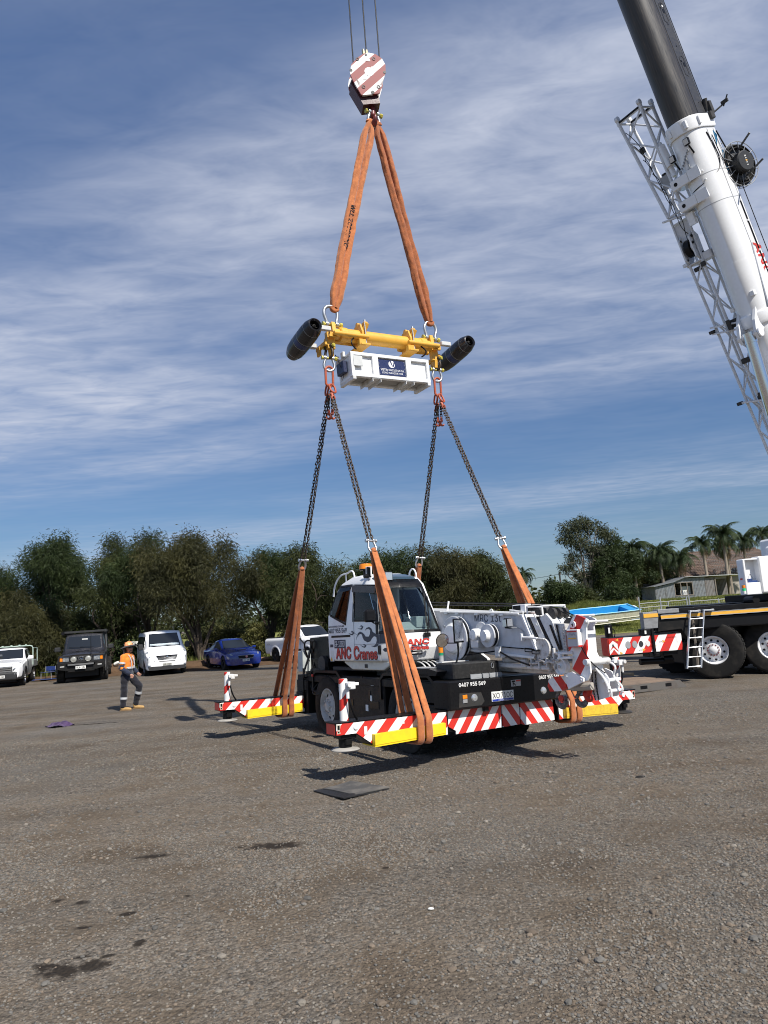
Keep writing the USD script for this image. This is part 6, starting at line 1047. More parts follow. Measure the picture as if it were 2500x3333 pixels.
for a in (.35, 1.0, 1.9, 2.6): obj('collar_pad', bm(MB().box((12.65, .515 * math.cos(a), .05 + .735 * math.sin(a)), (.22, .09, .09))), BWH, bc)
obj('collar_block', bm(MB().box((12.95, .35, -.5), (.28, .22, .18))), BWH, bc)
mb = MB().b2((11.93, -.46, -.56), (11.95, .462, -.50)).b2((3, .456, -.02), (12.4, .463, .0), ch=0).b2((3, .456, -.36), (12.4, .462, -.345), ch=0); loft(mb, [11.2, 11.215], [bsec(.459, -.564, .05, .725)] * 2, False); loft(mb, [10.35, 10.365], [bsec(.459, -.564, .05, .725)] * 2, False); obj('boom_seams', bm(mb), GREYM, bc)
obj('reinforcement', bm(loft(MB(), [7.0, 7.4, 8.6], [bsec(.475, -.57, .05, .76), bsec(.475, -.57, .05, .76), bsec(.462, -.565, .05, .728)])), BWH, bc, smooth=30)
mb = MB().prism([(8.95, .0), (8.1, .20), (7.0, .42), (6.7, .42), (6.7, -.2), (7.6, -.12)], (A(0, .46, 0), (1, 0, 0), (0, 0, 1), (0, -1, 0)), -.035); obj('side_web', bm(mb), BWH, bc)
mb = MB(); loft(mb, [6.72, 6.80, 7.02, 7.08], [bsec(.50, -.58, .05, .80), bsec(.53, -.60, .05, .83), bsec(.53, -.60, .05, .83), bsec(.50, -.58, .05, .80)]); obj('lower_collar', bm(mb), BWH, bc, smooth=30)
mb = MB().xz([(7.3, .6), (6.9, .95), (6.55, 1.12), (6.35, 1.05), (6.4, .9), (6.6, .6)], -.30, -.22).xz([(7.3, .6), (6.9, .95), (6.55, 1.12), (6.35, 1.05), (6.4, .9), (6.6, .6)], .18, .26).cyl((6.52, -.02, .98), (0, 1, 0), .09, .66, 22).cyl((6.52, .30, .98), (0, 1, 0), .14, .05, 22).box((7.6, .30, .60), (.14, .12, .14)).box((7.4, -.45, .45), (.12, .12, .14)); obj('cylinder_bracket', bm(mb), BWH, bc)
p0, p1 = A(6.5, -.02, .98), A(-1.2, -.02, 2.3); dd = (p1 - p0) / np.linalg.norm(p1 - p0)
obj('cylinder_rod', bm(MB().cyl(p0 + dd * .05, dd, .17, .30, 26).sweep([p0 + dd * .2, p0 + dd * 4.4], .155, 30)), CHROME, bc, smooth=40); obj('cylinder_barrel', bm(MB().sweep([p0 + dd * 4.3, p1], .24, 30)), BWH, bc, smooth=40)
# lettering up the boom side
mb = MB(); mb.text('ANC CRANES', .36, (8.95, .468, -.10), (-1, 0, 0), (0, 0, -1), True, .004); m = MB()
v, f = mb.mesh(); v[:, 1] = .464 + abs(v[:, 1] - .468); obj('boom_lettering', bm(MB().add(v, f)), REDL, bc)
obj('boom_logo', bm(MB().prism([(12.2, -.44), (12.35, -.30), (11.9, -.22)], (A(0, .460, 0), (1, 0, 0), (0, 0, 1), (0, 1, 0)), .004).prism([(11.7, -.46), (11.75, -.38), (11.2, -.25), (11.1, -.3)], (A(0, .460, 0), (1, 0, 0), (0, 0, 1), (0, 1, 0)), .004)), paint('logo_blue', (.02, .13, .25), .4), bc)
mb = MB().tube((12.3, .50, -.38), (10.9, .60, -.62), .02, 7).tube((10.2, .47, -.30), (6.8, .48, -.28), .018, 6).sweep(spline([(12.3, .47, .1), (11.9, .48, .0), (11.3, .47, .06), (11.1, .40, .35), (10.95, .1, .70), (10.9, -.3, .55)], 40), .017, 6).sweep(spline([(12.2, .48, -.1), (11.85, .49, -.12), (11.5, .48, -.2), (11.2, .5, -.4)], 24), .014, 6); mb.tube((10.9, .58, -.5), (3, .56, -.5), .012, 5); obj('boom_hose', bm(mb), BLACK, bc)
mb = MB()
for x in (11.3, 11.05): mb.box((x, .25, .66), (.05, .05, .05))
for x in (9.6, 8.7, 7.8): mb.box((x, .47, -.3), (.06, .04, .08))
obj('hose_clips', bm(mb), BWH, bc)
# hose reel on the right side of the boom
rc, ra = A(11.2, .56, -.80), A(-.05, .93, .26); ra /= np.linalg.norm(ra)
obj('reel_drum', bm(MB().rev([(.001, .26), (.27, .26), (.30, .23), (.30, -.02), (.60, -.05), (.61, -.07), (.60, -.09), (.001, -.12)], rc, ra, 36)), paint('matt_black', (.016, .016, .017), .5, dirt=.1), bc, smooth=30)
x = np.cross(ra, (1, 0, 0)); x /= np.linalg.norm(x); y = np.cross(ra, x); mb = MB().sweep([rc +   .64 * (math.cos(a) * x + math.sin(a) * y) + ra * .06 for a in np.linspace(0, 2 * PI, 49)[:-1]], .012, 6, True).sweep([rc +   .64 * (math.cos(a) * x + math.sin(a) * y) - ra * .10 for a in np.linspace(0, 2 * PI, 49)[:-1]], .012, 6, True)
for k in range(14):
    a = k * 2 * PI / 14; e = math.cos(a) * x + math.sin(a) * y
    for o in (.06, -.10): mb.tube(rc + e * .24 + ra * o, rc + e * .65 + ra * o, .011, 5)
obj('reel_frame', bm(mb), GREYM, bc); mb = MB()
for o in (-.08, -.05, -.02, .01, .04): mb.sweep([rc + .48 * (math.cos(a) * x + math.sin(a) * y) + ra * o for a in np.linspace(0, 2 * PI, 41)[:-1]], .02, 6, True); mb.sweep([rc + .55 * (math.cos(a) * x + math.sin(a) * y) + ra * o for a in np.linspace(0, 2 * PI, 41)[:-1]], .02, 6, True)
obj('reel_hose', bm(mb), RUBBER, bc)
mb = MB()
for k, (d1_, d2_) in enumerate(((.10, .015), (.045, .015), (.0, .03), (-.05, .015), (-.10, .025))): mb.box(rc + ra * .262 + y * d1_ * 1.3, (.05, d2_ * 1.6, .004), np.stack([x, y, ra], 1), ch=0)
obj('reel_label', bm(mb), PLATE, bc); obj('reel_label', bm(MB().box(rc + ra * .263 + y * .0, (.06, .04, .004), np.stack([x, y, ra], 1), ch=0)), AMBERY, bc)
mb = MB().bar(rc + A(.35, .1, .05), rc + A(.55, .65, .25), .05, .04).bar(rc + A(-.40, .1, .05), rc + A(-.28, .75, .3), .05, .04).bar(rc - ra * .12, A(11.0, .15, -.5), .10, .10).bar(rc - ra * .12 + A(-.3, 0, 0), A(10.6, .2, -.5), .04, .04).bar(rc - ra * .12 + A(.3, 0, 0), A(11.7, .2, -.5), .04, .04); obj('reel_bracket', bm(mb), BLKS, bc)
mb = MB().box((13.0, .50, -.52), (.34, .14, .14)).cyl((13.1, .45, -.45), (1, .2, 0), .07, .34, 14).box((12.75, .50, -.40), (.2, .16, .2)).bar((12.8, .55, -.5), (12.9, .78, -.72), .04, .04).box((12.95, .82, -.75), (.10, .20, .06)).bar((12.85, .75, -.75), (13.08, .95, -.76), .03, .03); obj('hose_guide', bm(mb), DARK, bc)
for c_, nn in (((12.2, .20, .74), 0), ((12.05, -.40, .60), 1)):
    obj('boom_light', bm(MB().box(A(*c_) + A(0, 0, .05), (.20, .17, .10), ch=.02).bar(A(*c_) - A(.1, 0, .0), A(*c_) - A(.35, -.03, .08), .04, .03)), BLACK, bc); obj('boom_light_lens', bm(MB().box(A(*c_) + A(0, 0, .102), (.15, .13, .008), ch=.002)), LENS, bc)
mb = MB(); 
for k in range(8): mb.box((12.0 - .06 * k, .12 - .055 * k, .72), (.07, .035, .04))
mb.tube((11.9, .0, .74), (11.5, .02, .76), .02).cyl((11.5, .02, .76), (0, 1, 0), .04, .12, 10); obj('sensor_arm', bm(mb), GREYM, bc)
# folding lattice jib stowed along the far side of the boom
LAT = paint('lattice_white', (.66, .67, .69), .4, dirt=.15); ed = BF_
def lattice(nm, ua, ub, ca, cb, nb, rch, rd, skip=()):
    """four-chord truss; ca, cb = (v-, v+, w-, w+) at each end"""
    c4 = lambda c: [A(c[0], c[3]), A(c[1], c[3]), A(c[1], c[2]), A(c[0], c[2])]; Pa, Pb = c4(ca), c4(cb)
    pt = lambda i, f: A(ua + (ub - ua) * f, *(Pa[i % 4] * (1 - f) + Pb[i % 4] * f))
    for i in range(4): obj(nm + '_chord', bm(MB().tube(pt(i, 0), pt(i, 1), rch, 10)), LAT, bc, smooth=40)
    for i in range(4):
        for k in range(nb):
            f0, f1 = k / nb, (k + 1) / nb; a_, b_ = (i, i + 1) if (k + i) % 2 else (i + 1, i)
            obj(nm + '_brace', bm(MB().tube(pt(a_, f0), pt(b_, f1), rd, 7)), LAT, bc, smooth=40)
        for f in (0, 1): obj(nm + '_brace', bm(MB().tube(pt(i, f), pt(i + 1, f), rd * 1.2, 7)), LAT, bc, smooth=40)
lattice('jib', 13.95, 10.7, (-1.62, -.82, -.22, .42), (-1.22, -.72, -.2, .48), 5, .05, .027)
lattice('jib', 9.15, 2.6, (-1.16, -.74, -.16, .46), (-1.05, -.70, -.12, .34), 11, .042, .022)
for v in (-1.62, -.82):
    for w in (-.22, .42): obj('jib_lug', bm(MB().box((14.0, v, w), (.22, .10, .10), ch=.02).cyl((14.1, v, w), (0, 1, 0), .085, .09, 18)), LAT, bc); obj('jib_pin', bm(MB().tube((13.98, -1.62, .42), (13.98, -.80, .42), .045, 10).tube((13.98, -1.62, -.22), (13.98, -.82, -.22), .045, 10)), BLKS, bc)
mb = MB(); e_ = .012
for w in (-.17, .42): mb.xz([(10.75, w - .04), (10.75, w + .04), (9.1, w + .05), (9.1, w - .03)], -1.24, -1.20).b2((9.1, -.75, w - .05), (10.75, -.71, w + .05))
mb.b2((10.42, -1.22, -.18), (10.46, -.72, .44)).b2((9.75, -1.2, .38), (10.4, -.74, .40)).b2((9.1, -1.2, -.18), (9.14, -.72, .44)); obj('jib_hinge_frame', bm(mb), LAT, bc)
mb = MB().xz([(10.1, .30), (9.9, .62), (9.3, .60), (9.1, .35), (9.3, .12), (9.9, .1)], -1.16, -1.12).xz([(10.1, .30), (9.9, .62), (9.3, .60), (9.1, .35), (9.3, .12), (9.9, .1)], -.82, -.78); obj('sheave_plate', bm(mb), LAT, bc); obj('jib_sheave', bm(MB().cyl((9.6, -.97, .38), (0, 1, 0), .27, .16, 30)), BLACK, bc); obj('sheave_disc', bm(MB().cyl((9.6, -.84, .38), (0, 1, 0), .22, .03, 28)), LAT, bc)
mb = MB()
for u, v, w in ((9.9, -1.14, .5), (9.3, -1.14, .5), (9.9, -.77, .5), (9.35, -.77, .22), (9.7, -.77, .55)): mb.cyl((u, v, w), (0, 1, 0), .04, .06, 12)
obj('plate_holes', bm(mb), BLACK, bc)
for u, v0 in ((10.62, -1.42), (7.14, -1.24), (6.94, -1.24), (4.72, -1.24)):
    obj('stow_bar', bm(MB().bar((u + .05, v0, .50), (u - .12, -.46, .36), .13, .05, up=(1, 0, 0))), LAT, bc)
for u in (11.35, 10.7): obj('stow_bracket', bm(MB().b2((u - .15, -.66, .20), (u + .15, -.10, .80), .02).xz([(u - .15, .8), (u + .15, .8), (u - .1, .74)], -.1, .25)), BWH, bc); obj('bracket_hole', bm(MB().cyl((u, -.50, .80), (0, 0, 1), .055, .012, 16)), BLACK, bc)
for u in (7.05, 4.75, 9.2): obj('stow_bracket', bm(MB().b2((u - .12, -.75, .1), (u + .12, -.45, .42), .02).b2((u - .05, -1.3, .44), (u + .05, -1.16, .58))), DARK if u < 9 else LAT, bc)
obj('jib_ram', bm(MB().tube((12.75, -.75, .35), (11.65, -.58, .50), .075, 14).cyl((12.3, -.66, .42), (-1.1, .17, .15), .11, .7, 18)), BWH, bc, smooth=40); obj('jib_tray', bm(MB().b2((11.45, -1.05, .44), (11.85, -.75, .47))), GREYM, bc)
mb = MB()
for k in range(7):
    q = np.random.default_rng(50 + k); u = 13.6 - .5 * k; mb.sweep(spline([(u, -1.5 + .1 * k, .46), (u - .3, -1.3 + .08 * k, .50 + .1 * q.random()), (u - .7, -1.2 + .05 * k, .52), (u - 1.1, -1.25 + .08 * k, .46)], 14), .011, 5)
obj('jib_cable', bm(mb), BLACK, bc)
for c_, z_ in (((12.9, -1.3, .3), (.16, .12, .12)), ((11.9, -1.0, .2), (.14, .12, .14)), ((8.95, -1.0, .4), (.12, .2, .1)), ((9.0, -.74, .5), (.14, .12, .1)), ((7.05, -.68, .52), (.3, .12, .05)), ((5.9, -.60, .45), (.16, .3, .1))): obj('jib_fitting', bm(MB().box(c_, z_)), DARK, bc)
obj('white_box', bm(MB().box((10.3, -.52, .60), (.36, .2, .14))), BWH, bc)
# carrier
def cob(name, mb, mat, par, **kw_):
    mb.v = [v * A(.735, 1, 1) + A(-.03, 0, 0) for v in mb.v]; return obj(name, mb, mat, par, **kw_)
mb = MB().b2((-1.66, .05, 1.20), (9.5, .45, 1.50), .03).b2((-.4, .40, 1.22), (9.5, 2.5, 1.50), .03).b2((-.55, .75, .35), (9.5, 1.9, 1.23), .03); cob('carrier_frame', mb, BLACK, bc)
cob('deck', MB().b2((-1.64, .0, 1.50), (9.5, .45, 1.62)).b2((-.3, .45, 1.50), (9.5, 2.5, 1.62)), BLACK, bc); cob('reflective_strip', MB().b2((-1.66, -.012, 1.515), (9.5, -.002, 1.585)), AMBERY, bc); cob('strip_edge', MB().b2((-1.66, -.016, 1.50), (9.5, -.004, 1.515)).b2((-1.66, -.016, 1.586), (9.5, -.004, 1.60)), GREYM, bc)
cob('deck_box', MB().b2((.0, .5, 1.62), (9.5, 2.2, 1.76)).b2((-.95, .1, 1.62), (9.5, .45, 1.73)).b2((-.55, .2, 1.62), (.2, .6, 1.72)), BLACK, bc)
TREAD = paint('chequer_plate', (.34, .34, .34), .4, metal=.6, dirt=.3, bump=.006, bscale=45)
cob('chequer_step', MB().b2((-2.22, .04, 1.30), (-1.70, .24, 1.69)), TREAD, bc); cob('step_strip', MB().b2((-2.21, .026, 1.56), (-1.72, .038, 1.65)), AMBERY, bc); cob('chequer_step', MB().b2((-1.72, .02, 1.63), (-1.0, .3, 1.73)), TREAD, bc)
mb = MB().b2((-.82, .12, .26), (-.50, .4, .9)).xz([(-1.78, 1.22), (-1.70, 1.62), (-.3, 1.62), (-.3, .9), (-.8, 1.0), (-1.0, 1.25)], .03, .3); cob('carrier_skirt', mb, BLACKD, bc)
mb = MB().sweep([(-2.3, .15, 1.28), (-2.3, .15, 1.20), (-1.9, .15, 1.22), (-1.75, .15, 1.32)], .02, 6); cob('step_bracket', mb, BLACK, bc)
def coz(name, mb, mat, par, **kw_):
    mb.v = [v + A(0, 0, -.075) for v in mb.v]; return cob(name, mb, mat, par, **kw_)
S_BO = stripes('large_outrigger_stripes', (.86, 0, -.52), .37, .10)
coz('outrigger_box', MB().b2((-3.50, -.005, .80), (-1.05, .42, 1.235), .012), BLACK, bc); coz('outrigger_end', MB().b2((-3.515, .0, .81), (-3.502, .41, 1.225)), RED, bc); coz('outrigger_panel', MB().b2((-3.20, -.012, .835), (-1.06, -.007, 1.215)), S_BO, bc); coz('outrigger_end', MB().b2((-3.49, -.012, .835), (-3.205, -.007, 1.215)), paint('outrigger_red', (.50, .03, .02), .4, dirt=.1), bc); coz('end_chevron', MB().xz([(-3.49, .92), (-3.35, 1.06), (-3.205, .93), (-3.205, 1.08), (-3.35, 1.16), (-3.49, 1.07)], -.0145, -.0125).xz([(-3.49, .835), (-3.40, .90), (-3.34, .96), (-3.25, .87), (-3.22, .835), (-3.205, .84), (-3.205, .9), (-3.35, 1.0), (-3.49, .92)], -.0143, -.0128), WHITE, bc); coz('end_mark', MB().box((-3.36, -.016, 1.05), (.05, .004, .05)), BLACK, bc)
for x, m in ((-2.86, GREYM), (-2.64, GREYM), (-2.43, BLKS), (-2.20, PLATE)): coz('round_plate', MB().cyl((x, -.016, 1.04), (0, 1, 0), .085 if x < -2.5 else .07, .008, 24), m, bc)
mb = MB()
for x, z, s in ((-3.22, 1.17, -1), (-2.35, .90, 1), (-1.98, .97, 1), (-1.66, 1.06, 1), (-3.10, .86, 1)): mb.xz([(x - .05 * s, z - .035), (x + .05 * s, z), (x - .05 * s, z + .035)], -.0155, -.0125)
coz('arrow_mark', mb, AMBERY, bc)
for x, z, tx in ((-3.15, 1.155, '7,5 m'), (-2.52, .885, '6,2 m'), (-2.15, .955, '7,5 m'), (-1.83, 1.045, '6,2 m'), (-1.56, 1.13, '7,5 m 6,2 m 5,0 m')): coz('scale_text', MB().text(tx, .028, (x, -.0130, z), (1, 0, 0), (0, 0, 1)), BLACK, bc)
mb = MB().b2((-2.06, -.06, .78), (-1.98, .0, 1.38)).b2((-2.30, -.03, 1.22), (-2.0, .3, 1.38), .02).b2((-2.2, -.02, .72), (-1.85, .35, .80)).b2((-1.70, .05, .72), (-1.2, .35, .80)); coz('outrigger_strap', mb, BLACK, bc); coz('strap_sticker', MB().box((-2.25, -.034, 1.30), (.06, .006, .08)), PLATE, bc)
coz('jack_housing', MB().cyl((-3.36, .16, 1.38), (0, 0, 1), .115, .30, 24, .01).cyl((-3.36, .16, .80), (0, 0, 1), .09, 1.26, 20), BLACK, bc, smooth=40); coz('jack_sticker', MB().box((-3.40, .045, 1.40), (.06, .01, .13)), PLATE, bc); coz('jack_hose', MB().sweep(spline([(-3.28, .12, 1.44), (-3.2, .08, 1.38), (-3.2, .1, 1.28), (-3.24, .14, 1.2)], 12), .014, 6), BLACK, bc)
coz('jack_foot', MB().cyl((-3.36, .16, .20), (0, 0, 1), .24, .05, 28, .01), DARK, bc)
coz('drain_tube', MB().tube((-2.35, .3, .60), (-1.2, .35, .58), .075, 16).cyl((-1.4, .34, .62), (1, 0, 0), .10, .3, 16), BLACK, bc, smooth=40)
RIMB = paint('rim_white', (.78, .78, .78), .4, dirt=.2)
wa = A(-math.sin(.60), -math.cos(.60), 0)
for k in range(4): wheel(bc, (.16 + 1.52 * k, .36, .675), wa, .67, .44, .335, RIMB, nb=12, nh=10, dish=.13, lug=paint('red_nuts', (.22, .03, .03), .5))
for k in range(4): wheel(bc, (.16 + 1.52 * k, 2.2, .675), -wa, .67, .44, .335, RIMB, nb=10, nh=0, dish=.13, lug=DARK)
# upper works above the deck
mb = MB().b2((.98, .0, 1.93), (1.035, .28, 2.79), .012).b2((1.0, .02, 1.93), (1.40, .28, 2.22), .012).b2((1.03, .20, 2.20), (1.40, .28, 2.78), .01).b2((1.0, .02, 2.765), (1.40, .28, 2.80), .008).b2((1.37, -.02, 1.95), (1.9, .30, 2.84), .03).b2((1.9, -.25, 1.90), (3.0, .5, 3.1), .05); obj('upper_cabinet', mb, WHITE, bc)
obj('cabinet_items', MB().box((1.20, .12, 2.245), (.24, .14, .05)).box((1.15, .10, 2.29), (.08, .10, .05)), BLUEP, bc); obj('cabinet_sticker', MB().b2((.974, .10, 2.30), (.979, .20, 2.34)), REDL, bc); obj('rope_loop', MB().sweep([(1.16, .195, 2.30), (1.24, .195, 2.44), (1.31, .195, 2.30), (1.16, .195, 2.30)], .006, 5), GREYM, bc)
obj('slew_ring', MB().cyl((3.6, 1.3, 1.84), (0, 0, 1), 1.15, .18, 40), BLACK, bc); mb = MB().b2((1.55, .1, 1.76), (6, 2.0, 1.93)).cyl((1.25, .3, 1.80), (0, 1, 0), .09, .4, 14); obj('upper_frame', mb, BLACK, bc); obj('turret', MB().b2((3.0, .2, 1.95), (6.5, 2.4, 3.4), .05), WHITE, bc)
for z0, z1, m in ((2.10, 2.17, AMBER), (2.03, 2.09, paint('lit_green_lens', (.03, .6, .2), .25)), (1.96, 2.03, PLATE)): obj('status_light', MB().cyl((.90, -.02, (z0 + z1) / 2), (0, 0, 1), .04, z1 - z0, 16), m, bc)
# ladder hooked on the deck edge
ld = thing('ladder', 'aluminium ladder hooked on the deck edge of the large crane', 'ladder', G0 + GM @ A(-.68, -.08, .33), GM)
q0, q1 = A(-.03, -.14, 0), A(.30, .0, 1.32)
for o in (-.17, .17): obj('rail', MB().bar(q0 + A(o, 0, 0), q1 + A(o, 0, 0), .028, .065, up=(0, 1, 0)), ALU, ld)
for k in range(6): p = q0 + (q1 - q0) * (.03 + k * .165); obj('rung', MB().tube(p - A(.17, 0, 0), p + A(.17, 0, 0), .017, 8), ALU, ld)
for o in (-.17, .17): obj('hook', MB().b2((.30 + o - .02, -.03, 1.29), (.30 + o + .25, .06, 1.33)), ALU, ld)
mb = MB().bar((.18, .06, -.02), (.22, .10, 1.1), .05, .03); obj('stay', mb, TIMB, ld)
# mat below the outrigger
MATW = paint('mat_timber', (.175, .125, .088), .85, dirt=.5, dcol=(.07, .055, .045), scale=3, bump=.01, bscale=12); MATS = paint('mat_steel', (.125, .115, .105), .6, metal=.3, dirt=.5, dcol=(.09, .06, .045), scale=5)
mt = thing('outrigger_mat', 'brown timber and steel bearing mat under the foot of the large crane', 'mat', (4.45, 15.62, 0), rotz(math.radians(18)))
for k in range(8): obj('plank', MB().b2((0, .06 + k * .235, .015), (1.95 + .03 * (k % 3), .06 + k * .235 + .225, .165 + .006 * (k % 2))), MATW, mt)
obj('edge_plate', MB().xz([(0, 0), (2.15, 0), (1.98, .17), (0, .17)], 0, .02).xz([(2.0, .0), (2.16, .0), (2.0, .16)], .02, 1.9), MATS, mt)
obj('grip_hole', MB().b2((.92, -.004, .06), (1.10, .002, .13)).b2((1.58, -.004, .06), (1.74, .002, .13)), BLACK, mt)
dn = thing('dark_block', 'dark folded rubber block lying on the far side of the mat', 'block', (5.9, 18.9, 0)); obj('block', MB().box((0, 0, .07), (.5, .35, .14), rotz(.4), .02), RUBBER, dn)
# ---------------------------------------------------------------- parked vehicles (frame: x forwards, y left, z up, origin on the ground)
def carbody(st, off=0.0, zs=.32, r=.07):
    """st: (x, sill half width, belt half width, belt z, top half width, top z); closed loft"""
    S = np.array(st, float); x0, x1 = S[0, 0], S[-1, 0]; xs = np.unique(np.r_[np.linspace(x0, x1, 34), S[:, 0]]); V = []
    for x in xs:
        sh, bh, bz, th, tz = [np.interp(x, S[:, 0], S[:, k]) for k in range(1, 6)]
        xx = x + (off if x == x1 else (-off if x == x0 else 0)); sh, bh, th, tz = sh + off, bh + off, th + off, tz + off; bz_ = min(bz, tz - .02); rr = min(r, (tz - bz_) * .45 + .02)
        h = [(sh - .06, zs - off), (sh, zs + .08), (max(sh, bh) + .012, (zs + bz_) * .52), (bh + .006, bz_ - .08), (bh - .004, bz_), (th + (bh - th) * .12 * (tz > bz_ + .2), tz - rr), (th - rr * .6, tz - rr * .25), (th * .6, tz + .015), (0, tz + .028)]
        V.append([(xx, -a, b) for a, b in h] + [(xx, a, b) for a, b in h[-2::-1]])
    V = np.array(V); m, n = V.shape[:2]; v = V.reshape(-1, 3); F = []
    for i in range(m - 1):
        for j in range(n):
            j2 = (j + 1) % n; F += [[i * n + j, i * n + j2, (i + 1) * n + j2], [i * n + j, (i + 1) * n + j2, (i + 1) * n + j]]
    c0, c1 = len(v), len(v) + 1; v = np.vstack([v, V[0].mean(0), V[-1].mean(0)])
    for j in range(n): j2 = (j + 1) % n; F += [[c0, j2, j], [c1, (m - 1) * n + j, (m - 1) * n + j2]]
    t = trimesh.Trimesh(v, F, process=True); trimesh.repair.fix_normals(t)
    return Manifold(manifold3d.Mesh(t.vertices.astype(np.float32), t.faces.astype(np.uint32)))
def cylm(x, z, R, y0, y1): return Manifold.cylinder(y1 - y0, R, R, 40).rotate((-90, 0, 0)).translate((x, y0, z))
def car(name, label, cat, loc, fwd, st, zs, axles, R, W, track, mat, side_wins, ws, rimm, group='vehicles parked under the trees', doors=(), hole=1.18, r=.07, scale=(1, 1, 1)):
    a = math.atan2(fwd[1], fwd[0]); c = thing(name, label, cat, (loc[0], loc[1], .0), rotz(a) @ np.diag(scale), group)
    b = carbody(st, 0, zs, r); g, s = carbody(st, .007, zs, r), carbody(st, -.012, zs, r); b2 = b
    for ax in axles:
        for q in (-1, 1): b2 = b2 - cylm(ax, R, R * hole, min(q * .45, q * 1.3), max(q * .45, q * 1.3))
    obj('body', MB().tm(b2), mat, c, smooth=38)
    obj('underbody', MB().b2((st[0][0] + .2, -track / 2 + W * .6, .22), (st[-1][0] - .25, track / 2 - W * .6, zs + .1)), BLACK, c)
    for ax in axles:
        for q in (-1, 1): wheel(c, (ax, q * (track / 2), R), (0, q, 0), R, W, R * .62, rimm, nb=5, nh=5, dish=.05, lug=rimm)
    sh = g - s
    for w in side_wins:
        p = sideprism(w, -1.3, -.3); q = sideprism(w, .3, 1.3); obj('side_window', MB().tm(sh ^ p), CARGLASS, c, smooth=38); obj('side_window', MB().tm(sh ^ q), CARGLASS, c, smooth=38)
    x0, x1, z0, z1, hw0, hw1 = ws
    obj('windscreen', MB().tm(sh ^ frontprism([(-hw0, z0), (hw0, z0), (hw1, z1), (-hw1, z1)], x0, x1)), CARGLASS, c, smooth=38)
    if doors:
        mb = MB(); gg = carbody(st, .002, zs, r) - carbody(st, -.004, zs, r)
        for d in doors: mb.tm(gg ^ Manifold.cube((.012, 3, 1.0)).translate((d, -1.5, zs + .12)))
        obj('door_seams', mb, BLACK, c)
    return c
def F(c, name, mb, mat, **k): return obj(name, mb, mat, c, **k)
def plate(c, x, z, txt, w=.37, h=.12, col=None, y=0):
    obj('number_plate', MB().b2((x - .01, y - w / 2, z - h / 2), (x, y + w / 2, z + h / 2)), col or PLATE, c); obj('plate_letters', MB().text(txt, h * .58, (x + .002, y - w * .43, z - h * .3), (0, 1, 0), (0, 0, 1), True, .002, w * .86), BLACK, c)
def mirrors(c, x, y, z, mat, s=(.10, .22, .16)):
    for q in (-1, 1): obj('mirror', MB().box((x, q * (y + .10), z), s, ch=.03).bar((x, q * (y - .05), z - .04), (x, q * (y + .04), z - .02), .05, .05), mat, c)
CW = paint('car_white', (.76, .76, .76), .22, dirt=.06, coat=.7, scale=2); CBLK = paint('car_black', (.017, .016, .018), .25, dirt=.2, coat=.6, dcol=(.05, .045, .04), scale=2); CBLU = paint('car_blue', (.003, .017, .15), .2, dirt=.04, coat=1.0, scale=2); PLAS = paint('black_plastic', (.016, .016, .017), .55, dirt=.2); HL = paint('headlamp', (.20, .215, .23), .06, metal=.2, dirt=.35, dcol=(.55, .57, .58), scale=22, spec=.8); ALLOY = paint('alloy', (.30, .30, .31), .3, metal=.8, dirt=.2); CSIL = paint('car_silver', (.42, .44, .45), .3, metal=.3, dirt=.1, coat=.5)
# white van
v = car('white_van', 'white van with a patterned sunshade strip along its windscreen, beside the worker', 'van', (-11.95, 36.9), (.41, -.912), [(-2.55, .84, .90, 1.15, .80, 1.88), (-2.3, .92, .95, 1.15, .83, 1.90), (.6, .93, .96, 1.14, .84, 1.93), (.95, .93, .95, 1.13, .80, 1.86), (1.62, .93, .95, 1.12, .80, 1.28), (1.75, .92, .95, 1.08, .86, 1.16), (2.2, .90, .92, .95, .82, 1.02), (2.45, .80, .82, .80, .66, .86), (2.55, .70, .70, .70, .56, .74)], .24, (1.50, -1.65), .335, .215, 1.70, CW,
    [[(1.3, 1.18), (1.05, 1.70), (.2, 1.72), (.2, 1.18)], [(.1, 1.18), (.1, 1.72), (-1.1, 1.72), (-1.1, 1.18)], [(-1.2, 1.18), (-1.2, 1.72), (-2.2, 1.70), (-2.25, 1.18)]], (.72, 1.72, 1.24, 1.82, .74, .66), ALLOY, doors=(1.25, .15, -1.15), scale=(1, 1.03, 1.09))
F(v, 'grille', MB().yz([(-.48, .86), (.48, .86), (.40, .66), (-.40, .66)], 2.40, 2.55), BLACK); F(v, 'grille_bar', MB().bar((2.557, -.44, .79), (2.557, .44, .79), .012, .03).bar((2.557, -.42, .73), (2.557, .42, .73), .012, .02), CHROME); F(v, 'badge', MB().rev([(.001, .01), (.06, .006), (.065, 0)], (2.555, 0, .77), (1, 0, 0), 20), CHROME)
F(v, 'grille', MB().b2((2.42, -.36, .585), (2.555, .36, .615)), BLACK); F(v, 'bumper_insert', MB().yz([(-.86, .40), (.86, .40), (.78, .24), (-.78, .24)], 2.28, 2.562), PLAS); F(v, 'bumper', MB().b2((2.2, -.86, .40), (2.552, .86, .58), .06), CW)
for q in (-1, 1): F(v, 'headlight', MB().tm(hullm([((2.47, q * .70, .66), .05), ((2.38, q * .82, .72), .05), ((2.12, q * .89, .97), .045), ((2.08, q * .82, 1.02), .04), ((2.52, q * .58, .63), .04)], 8)), HL, smooth=40); F(v, 'headlight_bulb', MB().rev([(.001, .02), (.055, .01), (.06, 0)], (2.44, q * .79, .77), (.9, q * .4, .2), 18), CHROME)
plate(v, 2.575, .47, '59-027', .40, .10, paint('plate_grey2', (.42, .42, .38), .5)); mirrors(v, 1.42, .98, 1.26, PLAS, (.12, .22, .26))
